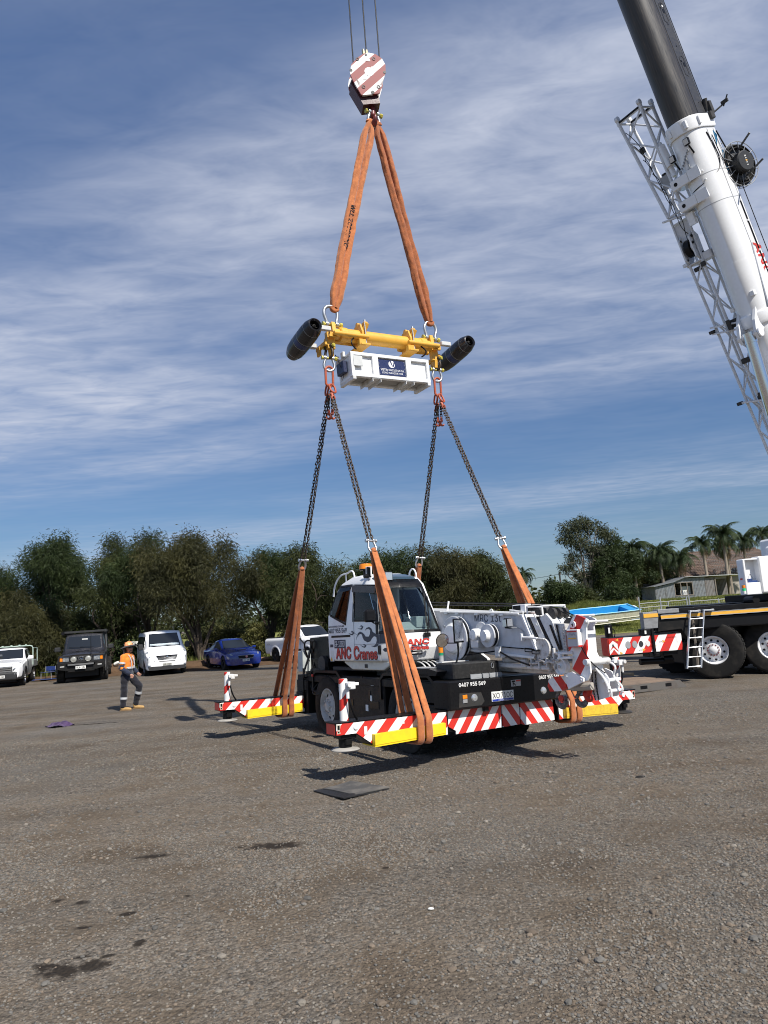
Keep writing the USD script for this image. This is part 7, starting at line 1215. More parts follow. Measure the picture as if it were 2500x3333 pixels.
F(v, 'sunshade', MB().tm((carbody([(-2.55, .84, .90, 1.15, .80, 1.88), (-2.3, .92, .95, 1.15, .83, 1.90), (.6, .93, .96, 1.14, .84, 1.93), (.95, .93, .95, 1.13, .80, 1.86), (1.62, .93, .95, 1.12, .80, 1.28), (1.75, .92, .95, 1.08, .86, 1.16), (2.2, .90, .92, .95, .82, 1.02), (2.55, .70, .70, .70, .56, .74)], .010, .24) - carbody([(-2.55, .84, .90, 1.15, .80, 1.88), (-2.3, .92, .95, 1.15, .83, 1.90), (.6, .93, .96, 1.14, .84, 1.93), (.95, .93, .95, 1.13, .80, 1.86), (1.62, .93, .95, 1.12, .80, 1.28), (1.75, .92, .95, 1.08, .86, 1.16), (2.2, .90, .92, .95, .82, 1.02), (2.55, .70, .70, .70, .56, .74)], .0, .24)) ^ frontprism([(-.68, 1.28), (.68, 1.28), (.66, 1.37), (-.66, 1.37)], 1.2, 1.72)), paint('sunshade_pattern', (.45, .50, .52), .5, dirt=.38, dcol=(.05, .10, .16), scale=22), smooth=38)
F(v, 'wiper', MB().bar((1.72, .5, 1.26), (1.60, -.1, 1.32), .015, .02).bar((1.72, -.2, 1.26), (1.60, -.7, 1.31), .015, .02), BLACK)
# black four-wheel drive
k = car('black_four_wheel_drive', 'black lifted four-wheel drive with bull bar, round driving lights and roof rack', 'car', (-15.40, 35.9), (.32, -.947), [(-2.5, .80, .86, 1.20, .76, 1.98), (-2.4, .86, .88, 1.20, .78, 2.0), (.35, .87, .89, 1.22, .74, 2.02), (.55, .87, .89, 1.22, .72, 1.96), (.98, .87, .89, 1.22, .74, 1.38), (1.05, .86, .88, 1.20, .78, 1.30), (2.15, .82, .84, 1.10, .74, 1.20), (2.3, .78, .80, 1.05, .70, 1.14)], .56, (1.55, -1.50), .45, .31, 1.68, CBLK,
    [[(.75, 1.28), (.45, 1.84), (-.5, 1.86), (-.5, 1.28)], [(-.6, 1.28), (-.6, 1.86), (-1.6, 1.86), (-1.6, 1.28)]], (.40, 1.06, 1.40, 1.92, .70, .64), PLAS, doors=(.72, -.55), r=.05, scale=(1.05, 1.12, 1.10))
F(k, 'grille', MB().b2((2.28, -.42, .86), (2.33, .42, 1.10)), PLAS); F(k, 'badge', MB().sweep(arc((2.345, 0, 1.0), (0, 1, 0), (0, 0, .7), .11, 0, 2 * PI, 25)[:-1], .014, 6, True).sweep(arc((2.345, 0, 1.02), (0, .6, 0), (0, 0, .6), .09, 0, 2 * PI, 21)[:-1], .010, 5, True), CHROME)
for q in (-1, 1):
    F(k, 'headlight', MB().b2((2.26, min(q * .47, q * .72), .88), (2.335, max(q * .47, q * .72), 1.08), .02), HL); F(k, 'indicator', MB().b2((2.22, min(q * .725, q * .83), .90), (2.32, max(q * .725, q * .83), 1.07), .015), AMBER); F(k, 'driving_light', MB().rev([(.001, .03), (.08, .025), (.10, .01), (.115, .03), (.12, -.05), (.001, -.05)], (2.52, q * .28, .98), (1, 0, 0), 24), paint('driving_light_grey', (.36, .36, .33), .35, metal=.3), smooth=35)
    F(k, 'bar_upright', MB().bar((2.46, q * .42, .72), (2.44, q * .40, 1.14), .06, .05).bar((2.40, q * .42, 1.14), (2.35, q * .86, 1.12), .04, .04).bar((2.35, q * .86, 1.12), (2.3, q * .9, .72), .04, .04), PLAS); F(k, 'wheel_flare', MB().sweep([(1.55 + .54 * math.cos(a), q * .93, .46 + .54 * math.sin(a)) for a in np.linspace(-.1, PI + .1, 16)], (.035, .08), 6, wdir=(0, 1, 0)), PLAS)
F(k, 'bull_bar', MB().yz([(-.92, .84), (.92, .84), (.90, .60), (.60, .52), (-.60, .52), (-.90, .60)], 2.22, 2.50).b2((2.40, -.56, .78), (2.60, .56, .86), .02).b2((2.3, -.52, .44), (2.5, .52, .54), .03).b2((2.44, -.40, 1.12), (2.48, .40, 1.16)), BLACKD); F(k, 'winch_plate', MB().b2((2.58, -.50, .72), (2.61, .50, .79), .01), paint('worn_grey', (.12, .12, .12), .5)); plate(k, 2.625, .63, 'YLX-19L', .40, .125)
F(k, 'fog_light', MB().box((2.51, -.72, .70), (.02, .16, .03)).box((2.51, .72, .70), (.02, .16, .03)), PLATE); mirrors(k, .72, .98, 1.40, PLAS, (.12, .24, .20)); F(k, 'bonnet_scoop', MB().tm(hullm([((1.55, -.30, 1.26), .04), ((1.55, .30, 1.26), .04), ((1.0, -.30, 1.30), .03), ((1.0, .30, 1.30), .03), ((1.55, 0, 1.29), .05)], 8)), CBLK, smooth=40); F(k, 'scoop_opening', MB().b2((1.585, -.28, 1.255), (1.60, .28, 1.30)), BLACK)
F(k, 'aerial', MB().sweep([(2.40, .38, 1.10), (2.42, .38, 1.5), (2.43, .38, 1.9)], A(.016, .012, .008), 6), BLACK); F(k, 'roof_rack', MB().b2((-2.3, -.80, 2.10), (.25, .80, 2.14)).b2((-2.3, -.84, 2.08), (.3, -.78, 2.17)).b2((-2.3, .78, 2.08), (.3, .84, 2.17)).b2((.22, -.84, 2.08), (.32, .84, 2.17)), PLAS)
for x in (-2.0, -1.0, .1):
    for q in (-1, 1): F(k, 'rack_foot', MB().b2((x - .04, q * .74 - .03, 1.96), (x + .04, q * .74 + .03, 2.09)), PLAS)
F(k, 'snorkel', MB().sweep([(1.2, .88, 1.15), (.70, .90, 1.35), (.5, .86, 1.95), (.55, .86, 2.1)], .045, 8).box((.6, .86, 2.12), (.14, .10, .12)), PLAS); F(k, 'awning', MB().cyl((-1.0, -.92, 2.10), (1, 0, 0), .08, 2.2, 14), BLACK); F(k, 'rear_view_mirror', MB().box((.70, .02, 1.78), (.03, .24, .07)), PLATE); F(k, 'wiper', MB().bar((1.06, .4, 1.42), (.98, -.15, 1.46), .015, .02).bar((1.06, -.1, 1.42), (.98, -.6, 1.46), .015, .02), BLACK)
# blue sedan
UST = [(-2.2, .72, .76, .92, .62, 1.0), (-2.1, .84, .86, .93, .70, 1.03), (-1.55, .87, .88, .92, .66, 1.12), (-.95, .88, .89, .92, .58, 1.40), (-.3, .88, .89, .92, .60, 1.465), (.1, .88, .89, .92, .60, 1.44), (1.0, .88, .89, .92, .66, 1.0), (1.1, .88, .89, .90, .74, .97), (1.95, .86, .87, .76, .70, .82), (2.2, .78, .78, .66, .62, .72), (2.3, .68, .66, .6, .5, .66)]
w = car('blue_sedan', 'shiny dark blue sports sedan with bonnet scoop, standing between the van and the pickup', 'car', (-8.32, 36.9), (.5, -.866), UST, .22, (1.40, -1.25), .33, .24, 1.56, CBLU,
    [[(.75, .97), (.05, 1.33), (-.3, 1.36), (-.3, .97)], [(-.38, .97), (-.38, 1.36), (-.9, 1.31), (-1.3, .99)]], (.08, 1.06, 1.01, 1.40, .66, .54), BLACK, doors=(.78, -.33), r=.10)
F(w, 'grille', MB().yz([(-.40, .66), (.40, .66), (.34, .50), (-.34, .50)], 2.18, 2.315), BLACK); F(w, 'grille_badge', MB().rev([(.001, .01), (.05, .008), (.06, 0)], (2.32, .02, .60), (1, 0, 0), 18), paint('badge_pink', (.55, .25, .25), .3)); F(w, 'grille_frame', MB().bar((2.318, -.34, .505), (2.318, .34, .505), .012, .02).bar((2.318, -.40, .66), (2.318, .40, .66), .01, .014), GREYM); F(w, 'bonnet_scoop', MB().tm(hullm([((1.62, -.26, .90), .03), ((1.62, .26, .90), .03), ((1.15, -.30, .985), .02), ((1.15, .30, .985), .02), ((1.55, -.2, .935), .03), ((1.55, .2, .935), .03)], 8)), CBLU, smooth=40); F(w, 'scoop_opening', MB().b2((1.635, -.25, .885), (1.65, .25, .945)), BLACK)
F(w, 'bumper', MB().tm(hullm([((2.20, q * .62, z), .08) for q in (-1, 1) for z in (.34, .46)] + [((1.95, q * .80, z), .07) for q in (-1, 1) for z in (.32, .5)], 10)), CBLU, smooth=40); F(w, 'lower_intake', MB().yz([(-.55, .38), (.55, .38), (.45, .27), (-.45, .27)], 2.25, 2.292), BLACK); plate(w, 2.315, .43, 'YKX-15W', .36, .11)
for q in (-1, 1): F(w, 'headlight', MB().tm(hullm([((2.235, q * .50, .63), .05), ((2.10, q * .70, .66), .055), ((1.85, q * .82, .74), .045), ((2.0, q * .62, .735), .045)], 8)), HL, smooth=40); F(w, 'fog_light', MB().cyl((2.23, q * .66, .42), (1, q * .3, 0), .04, .03, 14).cyl((2.23, q * .66, .33), (1, q * .3, 0), .035, .03, 14), LENS); F(w, 'fog_pocket', MB().box((2.19, q * .66, .40), (.06, .10, .24), ch=.02), BLACK)
mirrors(w, .62, .90, 1.0, CBLU, (.12, .18, .12)); F(w, 'rear_wing', MB().b2((-2.2, -.66, 1.24), (-1.95, .66, 1.27)).b2((-2.15, -.62, 1.0), (-2.0, -.58, 1.25)).b2((-2.15, .58, 1.0), (-2.0, .62, 1.25)), BLACK)
# white pickup (front half hidden by the slings and the crane)
PST = [(-2.65, .86, .90, 1.18, .86, 1.28), (-2.6, .90, .93, 1.20, .88, 1.30), (-.75, .90, .93, 1.22, .88, 1.32), (-.72, .90, .93, 1.22, .70, 1.70), (-.45, .90, .93, 1.22, .70, 1.86), (.2, .90, .93, 1.22, .72, 1.88), (.55, .90, .93, 1.22, .70, 1.80), (1.2, .90, .93, 1.20, .76, 1.30), (1.3, .90, .92, 1.20, .82, 1.27), (2.3, .88, .90, 1.06, .80, 1.18), (2.6, .78, .8, .95, .66, 1.02)]
p = car('white_pickup', 'white dual-cab pickup with tinted windows, half hidden behind the rear slings', 'pickup', (-4.60, 37.75), (.64, -.768), PST, .48, (1.55, -1.55), .39, .27, 1.62, CW,
    [[(.9, 1.30), (.45, 1.74), (.1, 1.76), (.1, 1.30)], [(.02, 1.30), (.02, 1.76), (-.4, 1.76), (-.66, 1.62), (-.66, 1.30)]], (.5, 1.28, 1.34, 1.80, .74, .66), PLAS, doors=(.95, .06, -.70), r=.06)
F(p, 'tonneau_cover', MB().b2((-2.5, -.80, 1.31), (-.80, .80, 1.335)), PLAS); F(p, 'side_step', MB().b2((-.75, -1.0, .40), (1.1, -.86, .47), .02).b2((-.75, .86, .40), (1.1, 1.0, .47), .02), paint('step_silver', (.5, .5, .5), .4)); F(p, 'sill_trim', MB().b2((-.7, -.937, .62), (1.0, -.925, .72)), PLAS); mirrors(p, .95, .98, 1.32, CHROME, (.12, .22, .18)); F(p, 'side_badge', MB().text('4X4', .10, (-2.35, -.938, .95), (1, 0, 0), (0, 0, 1), True, .003), GREYM)
F(p, 'snorkel', MB().sweep([(1.3, -.92, 1.0), (.75, -.90, 1.35), (.50, -.84, 1.8), (.5, -.84, 1.92)], .05, 8), PLAS)
for q in (-1, 1): F(p, 'headlight', MB().tm(hullm([((2.56, q * .55, .92), .07), ((2.38, q * .79, .98), .07), ((2.1, q * .87, 1.04), .045)], 8)), HL, smooth=40)
F(p, 'grille', MB().b2((2.50, -.45, .68), (2.615, .45, .98)), CHROME); F(p, 'bumper', MB().b2((2.2, -.85, .45), (2.66, .85, .68), .06), CW)
for x in (-1.55, 1.55):
    for q in (-1, 1): F(p, 'wheel_flare', MB().sweep([(x + .48 * math.cos(a), q * .94, .40 + .48 * math.sin(a)) for a in np.linspace(0, PI, 16)], (.02, .05), 6, wdir=(0, 1, 0)), CW)
# white ute with tray, cut by the left edge
TST = [(-.75, .86, .90, 1.18, .70, 1.66), (-.5, .88, .91, 1.18, .70, 1.74), (.25, .88, .91, 1.18, .72, 1.76), (.50, .88, .91, 1.18, .70, 1.70), (1.15, .88, .91, 1.16, .76, 1.26), (1.25, .88, .90, 1.15, .80, 1.22), (2.2, .86, .88, 1.02, .76, 1.10), (2.4, .74, .76, .92, .62, .98)]
u = car('white_ute', 'white tray-back ute with dark bonnet protector, cut off by the left edge', 'ute', (-19.05, 35.6), (.33, -.944), TST, .42, (1.50, -1.55), .385, .255, 1.56, CW, [[(.9, 1.24), (.45, 1.66), (.05, 1.68), (.05, 1.24)], [(-.02, 1.24), (-.02, 1.68), (-.5, 1.66), (-.5, 1.24)]], (.45, 1.22, 1.28, 1.70, .74, .66), ALLOY, doors=(.9, .02), r=.06)
F(u, 'bonnet_protector', MB().tm(hullm([((2.30, q * .5, 1.02), .03) for q in (-1, 1)] + [((2.05, q * .76, 1.06), .03) for q in (-1, 1)] + [((1.95, q * .5, 1.12), .02) for q in (-1, 1)], 8)), paint('smoked_plum', (.035, .015, .018), .15, coat=.6), smooth=40); F(u, 'grille', MB().b2((2.30, -.45, .70), (2.425, .45, .95)), CHROME)
for z in (.76, .84): F(u, 'grille_slat', MB().b2((2.426, -.42, z), (2.432, .42, z + .035)), BLACK)
F(u, 'grille_letters', MB().text('ISUZU', .06, (2.433, -.2, .885), (0, 1, 0), (0, 0, 1), True, .004, .4), CHROME); F(u, 'bumper', MB().tm(hullm([((2.38, q * .60, z), .08) for q in (-1, 1) for z in (.40, .62)] + [((2.05, q * .84, z), .07) for q in (-1, 1) for z in (.40, .66)], 10)), PLAS, smooth=40); plate(u, 2.475, .50, 'DIO-VWG', .37, .125)
for q in (-1, 1): F(u, 'headlight', MB().tm(hullm([((2.38, q * .54, .82), .06), ((2.26, q * .74, .88), .07), ((2.0, q * .85, .98), .045)], 8)), HL, smooth=40); F(u, 'fog_light', MB().cyl((2.43, q * .62, .60), (1, q * .4, 0), .05, .04, 14), LENS); F(u, 'headlight_guard', MB().sweep([(2.42, q * .45, .74), (2.30, q * .75, .78), (2.0, q * .89, .98), (2.2, q * .70, 1.02), (2.40, q * .46, .92), (2.42, q * .45, .74)], .02, 6), PLAS)
for q in (-1, 1): F(u, 'wheel_flare', MB().sweep([(1.50 + .47 * math.cos(a), q * .92, .40 + .47 * math.sin(a)) for a in np.linspace(0, PI, 16)], (.025, .06), 6, wdir=(0, 1, 0)), PLAS)
mirrors(u, .92, .96, 1.28, CW, (.12, .24, .18)); RACKG = paint('pale_green_rack', (.36, .45, .38), .5, dirt=.2)
F(u, 'tray', MB().b2((-2.6, -.92, .78), (-.82, .92, .86)).b2((-2.6, -.92, .86), (-.82, -.89, 1.1)).b2((-2.6, .89, .86), (-.82, .92, 1.1)).b2((-2.6, -.92, .86), (-2.56, .92, 1.1)), ALU); F(u, 'rack', MB().sweep([(-.85, -.92, .86), (-.85, -.92, 1.70), (-.85, -.88, 1.80), (-.85, -.78, 1.84), (-.85, .78, 1.84), (-.85, .88, 1.80), (-.85, .92, 1.70), (-.85, .92, .86)], .028, 8).sweep([(-.85, .90, 1.72), (-2.4, .92, 1.70), (-2.5, .92, 1.0)], .026, 8).sweep([(-.85, -.90, 1.72), (-2.4, -.92, 1.70), (-2.5, -.92, 1.0)], .026, 8), RACKG)
F(u, 'rack_knobs', MB().b2((-.90, -.52, 1.82), (-.8, -.42, 1.91), .02).b2((-.90, -.12, 1.82), (-.8, -.02, 1.91), .02).b2((-.90, .25, 1.82), (-.8, .35, 1.91), .02).b2((-.90, .55, 1.82), (-.8, .65, 1.91), .02), RACKG); F(u, 'window_sticker', MB().box((1.0, -.42, 1.46), (.006, .5, .09), A([.8, 0, .6], [0, 1, 0], [-.6, 0, .8])), GREYM)
# more distant vehicles glimpsed between the trees
bu = car('silver_ute', 'pale silver ute parked far back between the trees, above the blue sedan', 'ute', (-14.4, 60.5), (.35, -.937), TST, .42, (1.50, -1.55), .385, .255, 1.56, CSIL, [[(.9, 1.24), (.45, 1.66), (.05, 1.68), (.05, 1.24)]], (.45, 1.22, 1.28, 1.70, .74, .66), ALLOY, doors=(.9,), r=.06); F(bu, 'tray', MB().b2((-2.6, -.92, .78), (-.82, .92, .86)).b2((-.9, -.92, .86), (-.82, .92, 1.5)).b2((-2.6, -.92, .86), (-.82, -.89, 1.1)), ALU); F(bu, 'grille', MB().b2((2.30, -.45, .70), (2.425, .45, .95)), BLACK); mirrors(bu, .92, .96, 1.28, PLAS)
gc = car('grey_four_wheel_drive', 'grey four-wheel drive glimpsed right behind the white pickup', 'car', (-2.6, 43.2), (.45, -.89), [(-2.3, .80, .86, 1.10, .72, 1.80), (-2.2, .86, .88, 1.10, .74, 1.84), (.35, .87, .89, 1.12, .72, 1.86), (.55, .87, .89, 1.12, .70, 1.80), (1.05, .87, .89, 1.12, .74, 1.25), (2.15, .82, .84, 1.00, .74, 1.10), (2.3, .78, .80, .95, .70, 1.04)], .45, (1.45, -1.40), .40, .26, 1.56, paint('car_grey_blue', (.06, .07, .09), .25, coat=.6), [[(.75, 1.18), (.45, 1.70), (-.5, 1.72), (-.5, 1.18)], [(-.6, 1.18), (-.6, 1.72), (-1.9, 1.72), (-1.9, 1.18)]], (.40, 1.08, 1.28, 1.78, .70, .64), ALLOY, r=.05); F(gc, 'grille', MB().b2((2.28, -.5, .78), (2.32, .5, 1.0)), BLACK); F(gc, 'roof_rack', MB().b2((-2, -.7, 1.95), (.3, .7, 1.99)).b2((-1.8, -.7, 1.84), (-1.7, .7, 1.96)).b2((0, -.7, 1.84), (.1, .7, 1.96)), PLAS); mirrors(gc, .74, .94, 1.25, PLAS)
# ---------------------------------------------------------------- people
SKIN = paint('skin', (.42, .22, .15), .55, dirt=.1); ORG = fabric('hivis_orange', (.85, .26, .03), (.62, .17, .025), 6.0); NAVYF = fabric('navy_cloth', (.020, .028, .055), (.010, .014, .028), 6.0); TROU = fabric('charcoal_cloth', (.013, .014, .022), (.007, .007, .011), 6.0); REFL = paint('reflective_band', (.50, .51, .52), .4, dirt=.15, scale=20); BOOT = paint('tan_boot', (.44, .27, .10), .8, dirt=.3, scale=14); HATB = fabric('black_felt', (.012, .012, .012), (.006, .006, .006))
pe = thing('person', 'worker in orange and navy shirt, dark trousers, tan boots and wide-brimmed orange hard hat', 'person', (-7.31, 19.7, 0), rotz(-.10))
RH, LH, RK, LK, RA, LA = A(-.03, -.10, .90), A(.03, .09, .90), A(-.05, -.11, .49), A(.28, .13, .60), A(-.08, -.12, .10), A(.11, .24, .10)
NK, HD = A(.015, 0, 1.50), A(.055, 0, 1.645); RS, LS, RE, LE, RW, LW = A(-.03, -.19, 1.42), A(.03, .19, 1.42), A(-.05, -.25, 1.13), A(.02, .25, 1.13), A(.17, -.20, .955), A(.17, .20, .97)
def limb(a, b, ra, rb): return [(a, ra), (b, rb)]
def hand(w, f, q):
    """palm and five curled fingers; f: forward, q: +1/-1 side of the thumb"""
    f = A(*f) / np.linalg.norm(f); s = np.cross(f, (0, 1, 0)); s /= np.linalg.norm(s); n = np.cross(s, f); B = [[(w, .024), (w + f * .035 + s * .018, .022), (w + f * .035 - s * .018, .022), (w + f * .075 + s * .028, .015), (w + f * .075 - s * .028, .015)]]
    for k, ln in enumerate((.032, .038, .036, .028)):
        b = w + f * .078 + s * (-.027 + .018 * k); m = b + f * ln * .7 + n * q * -.014; e = m + f * ln * .25 + n * q * -.028; B += [[(b, .0095), (m, .009)], [(m, .009), (e, .008)]]
    t = w + f * .025 - s * .028; m = t + f * .03 - s * .02 - n * q * .01; B += [[(t, .012), (m, .010)], [(m, .010), (m + f * .026 - n * q * .014, .009)]]
    return B
bones = [limb(RH, RK, .078, .052), limb(RK, RA, .05, .036), limb(LH, LK, .078, .052), limb(LK, LA, .05, .036), [(RH, .09), (LH, .09), (A(0, 0, 1.0), .115)], [(A(0, -.07, 1.0), .10), (A(0, .07, 1.0), .10), (A(.01, -.10, 1.33), .10), (A(.01, .10, 1.33), .10)], [(RS, .055), (LS, .055), (A(0, 0, 1.40), .09)], [(A(0, 0, 1.42), .062), (HD - A(.03, 0, .08), .056)], limb(RS, RE, .05, .04), limb(RE, RW, .038, .026), limb(LS, LE, .05, .04), limb(LE, LW, .038, .026),
    [(HD + A(-.012, 0, .03), .092), (HD + A(.018, 0, .0), .082), (HD + A(.045, 0, -.075), .040), (HD + A(.02, -.02, -.06), .05), (HD + A(.02, .02, -.06), .05)], [(HD + A(.095, 0, -.015), .011), (HD + A(.085, 0, .02), .010), (HD + A(.07, 0, -.02), .018)], [(HD + A(.080, -.018, -.052), .011), (HD + A(.080, .018, -.052), .011), (HD + A(.06, 0, -.052), .02)], [(HD + A(-.005, -.088, .0), .020), (HD + A(-.012, -.090, .025), .016)], [(HD + A(-.005, .088, .0), .020), (HD + A(-.012, .090, .025), .016)]]
bones += hand(RW + A(.01, 0, -.01), (.8, .05, -.6), 1) + hand(LW + A(.01, 0, -.01), (.8, -.05, -.6), -1)
obj('body', blob(bones, .012, 5), SKIN, pe, smooth=True)
def cloth(name, bones, mat, off=.012, refine=.025, seed=0, amp=.018, cut=None):
    t = blob([[(p, r + off) for p, r in b] for b in bones], refine, 6); n = t.vertex_normals; t.vertices = t.vertices + n * ((meshkit.fbm(t.vertices * A(9, 9, 14), 3, seed) - .5) * amp * 2)[:, None]
    if cut is not None:
        f = t.faces; c = t.triangles_center; t.update_faces(cut(c)); t.remove_unreferenced_vertices()
    return obj(name, t, mat, pe, smooth=True)
TOR = [[(A(0, -.075, .97), .105), (A(0, .075, .97), .105), (A(.01, -.10, 1.33), .105), (A(.01, .10, 1.33), .105)], [(RS, .066), (LS, .066), (A(0, 0, 1.40), .09), (A(.01, 0, 1.46), .075)], [(A(.05, 0, 1.12), .10), (A(.03, 0, 1.28), .11)]]
UP = [limb(RS, RE, .066, .058), limb(LS, LE, .066, .058)]; FO = [limb(RE, RW - (RW - RE) * .12, .058, .044), limb(LE, LW - (LW - LE) * .12, .058, .044)]
cloth('shirt_top', TOR + UP, ORG, .012, .022, 3, .012, lambda c: (c[:, 2] > 1.10) & (c[:, 2] < 1.53)); cloth('shirt_bottom', TOR + [[(A(0, -.07, .90), .115), (A(0, .07, .90), .115), (A(0, 0, 1.08), .125)]], NAVYF, .011, .022, 4, .012, lambda c: c[:, 2] < 1.115); cloth('sleeve', [FO[0], [(RE, .062), (RE + (RS - RE) * .22, .062)]], NAVYF, .012, .02, 5, .014); cloth('sleeve', [FO[1], [(LE, .062), (LE + (LS - LE) * .22, .062)]], NAVYF, .012, .02, 6, .014)
cloth('trousers', [limb(RH, RK, .098, .078), limb(RK, RA + A(0, 0, .04), .078, .070), limb(LH, LK, .098, .080), limb(LK, LA + A(0, 0, .05), .076, .070), [(RH, .10), (LH, .10), (A(0, 0, .99), .118)]], TROU, .010, .022, 7, .022)
def band(name, a, b, f0, f1, r, off=.0):
    a, b = A(*a), A(*b); d = b - a; mb = MB().sweep([a + d * f for f in np.linspace(f0, f1, 4)], r, 20, cap=False); return obj(name, mb, REFL, pe, smooth=True)
band('leg_band', RK, RA, .34, .48, .096); band('leg_band', LK, LA, .22, .36, .096); band('sleeve_band', RS, RE, .46, .62, .086); mb = MB().sweep([(.01, 0, 1.105), (.01, 0, 1.155)], (A(.195, .195), A(.150, .150)), 28, wdir=(0, 1, 0), cap=False); obj('waist_band', mb, REFL, pe, smooth=True)
for y in (-.07, .09): obj('chest_band', MB().sweep(spline([(.15, y, 1.14), (.155, y, 1.28), (.11, y, 1.42), (.04, y * 1.1, 1.50)], 12), (.026, .006), 6, wdir=(0, 1, 0)), REFL, pe)
obj('lanyard', MB().sweep(spline([(.10, -.06, 1.44), (.165, .0, 1.30), (.175, .03, 1.16)], 12), (.010, .005), 5, wdir=(0, 1, 0)), BLACK, pe); obj('badge_card', MB().box((.178, .03, 1.15), (.008, .05, .07)), PLATE, pe)
for nm, an, dx, q in (('boot', RA, .0, 0), ('boot', LA, .0, 0)):
    x, y = an[0], an[1]; t = blob([[(A(x - .02, y, .06), .052), (A(x - .03, y, .13), .056)], [(A(x - .03, y, .045), .045), (A(x + .12, y, .042), .046), (A(x + .20, y, .036), .036)]], .014, 5); t.vertices[:, 2] = np.maximum(t.vertices[:, 2], .012); obj('boot', t, BOOT, pe, smooth=True); obj('boot_sole', MB().xy(list(Polygon([(x - .07, y - .045), (x + .15, y - .05), (x + .235, y - .02), (x + .235, y + .02), (x + .15, y + .05), (x - .07, y + .045)]).buffer(.006).exterior.coords)[:-1], 0, .022), paint('boot_sole_tan', (.22, .14, .07), .8), pe)
HC = HD + A(-.01, 0, .075); tilt = A([.985, 0, -.17], [0, 1, 0], [.17, 0, .985])
mb = MB().rev([(.001, .115), (.05, .108), (.09, .075), (.108, .03), (.112, .0), (.105, .0)], (0, 0, 0), (0, 0, 1), 32).bar((-.09, 0, .09), (.09, 0, .09), .03, .03); mb.xf(tilt, HC); obj('hard_hat', mb, paint('hat_orange', (.80, .30, .10), .4, dirt=.3, dcol=(.75, .62, .5), scale=18), pe, smooth=40)
mb = MB().rev([(.10, .012), (.16, -.005), (.215, -.03), (.218, -.036), (.15, -.018), (.10, .0)], (0, 0, 0), (0, 0, 1), 40); mb.xf(tilt, HC + A(.0, 0, -.005)); obj('hat_brim', mb, HATB, pe, smooth=40)
mb = MB(); a = np.linspace(PI * .55, PI * 1.45, 14); mb.grid(np.stack([[(HC[0] + .20 * math.cos(t), .18 * math.sin(t), HC[2] - .035) for t in a], [(HC[0] + .15 * math.cos(t), .15 * math.sin(t), HC[2] - .12) for t in a], [(HC[0] - .02 + .13 * math.cos(t), .14 * math.sin(t), HC[2] - .24) for t in a]])); obj('neck_flap', mb, HATB, pe, smooth=True)
mb = MB(); mb.sweep([HD + A(.02, -.085, .022), HD + A(.085, -.055, .022), HD + A(.098, 0, .018), HD + A(.085, .055, .022), HD + A(.02, .085, .022)], (.020, .006), 8, wdir=(0, 0, 1)); obj('sunglasses', mb, CARGLASS, pe)
mb = MB().tm(hullm([(HD + A(.05, -.03, -.082), .036), (HD + A(.05, .03, -.082), .036), (HD + A(.068, 0, -.078), .026)], 10)); obj('beard', mb, paint('beard_brown', (.09, .045, .028), .8), pe, smooth=True)
LIME = fabric('hivis_lime', (.48, .72, .03), (.35, .52, .03), 6.0)
def bystander(label, x, y, az):
    b = thing('person', label, 'person', (x, y, 0), rotz(az)); B = [limb(A(0, -.09, .9), A(.03, -.1, .48), .08, .055), limb(A(.03, -.1, .48), A(0, -.1, .09), .055, .04), limb(A(0, .09, .9), A(.02, .1, .48), .08, .055), limb(A(.02, .1, .48), A(0, .1, .09), .055, .04), [(A(0, -.07, .92), .10), (A(0, .07, .92), .10), (A(0, -.1, 1.35), .09), (A(0, .1, 1.35), .09)], [(A(0, 0, 1.4), .06), (A(.02, 0, 1.58), .06)], [(A(.02, 0, 1.66), .09), (A(.05, 0, 1.58), .05)], limb(A(0, -.18, 1.4), A(0, -.24, 1.12), .05, .04), limb(A(0, -.24, 1.12), A(.12, -.2, .95), .04, .028), limb(A(0, .18, 1.4), A(0, .24, 1.12), .05, .04), limb(A(0, .24, 1.12), A(.12, .2, .95), .04, .028)] + hand(A(.13, -.2, .94), (.8, 0, -.6), 1) + hand(A(.13, .2, .94), (.8, 0, -.6), -1)
    obj('body', blob(B, .02, 5), SKIN, b, smooth=True); V = [[(A(0, -.08, .95), .12), (A(0, .08, .95), .12), (A(0, -.11, 1.36), .105), (A(0, .11, 1.36), .105)], [(A(0, -.17, 1.40), .07), (A(0, .17, 1.40), .07)]] + [[(A(0, s * .18, 1.4), .068), (A(0, s * .24, 1.14), .06)] for s in (-1, 1)]
    obj('vest', blob(V, .03, 6), LIME, b, smooth=True); obj('reflective_band', MB().sweep([(0, 0, 1.08), (0, 0, 1.13)], (A(.205, .205), A(.135, .135)), 22, wdir=(0, 1, 0), cap=False), REFL, b); obj('trousers', blob([limb(A(0, -.09, .92), A(.03, -.1, .48), .10, .078), limb(A(.03, -.1, .48), A(0, -.1, .12), .075, .068), limb(A(0, .09, .92), A(.02, .1, .48), .10, .078), limb(A(.02, .1, .48), A(0, .1, .12), .075, .068)], .03, 5), NAVYF, b, smooth=True); obj('cap', MB().rev([(.001, .09), (.07, .07), (.105, .0), (.11, -.01)], (.02, 0, 1.70), (0, 0, 1), 20), NAVYF, b)
    for s in (-.1, .1): obj('boot', MB().tm(hullm([(A(-.03, s, .05), .05), (A(.14, s, .045), .045), (A(-.01, s, .12), .05)], 8)), BOOT, b, smooth=True)
    return b
bystander('person in a lime safety vest standing behind the trees right of the white van', -12.9, 47.2, -1.2); bystander('person in a lime safety vest glimpsed behind the scrub right of the blue sedan', -9.2, 48.0, -1.9)

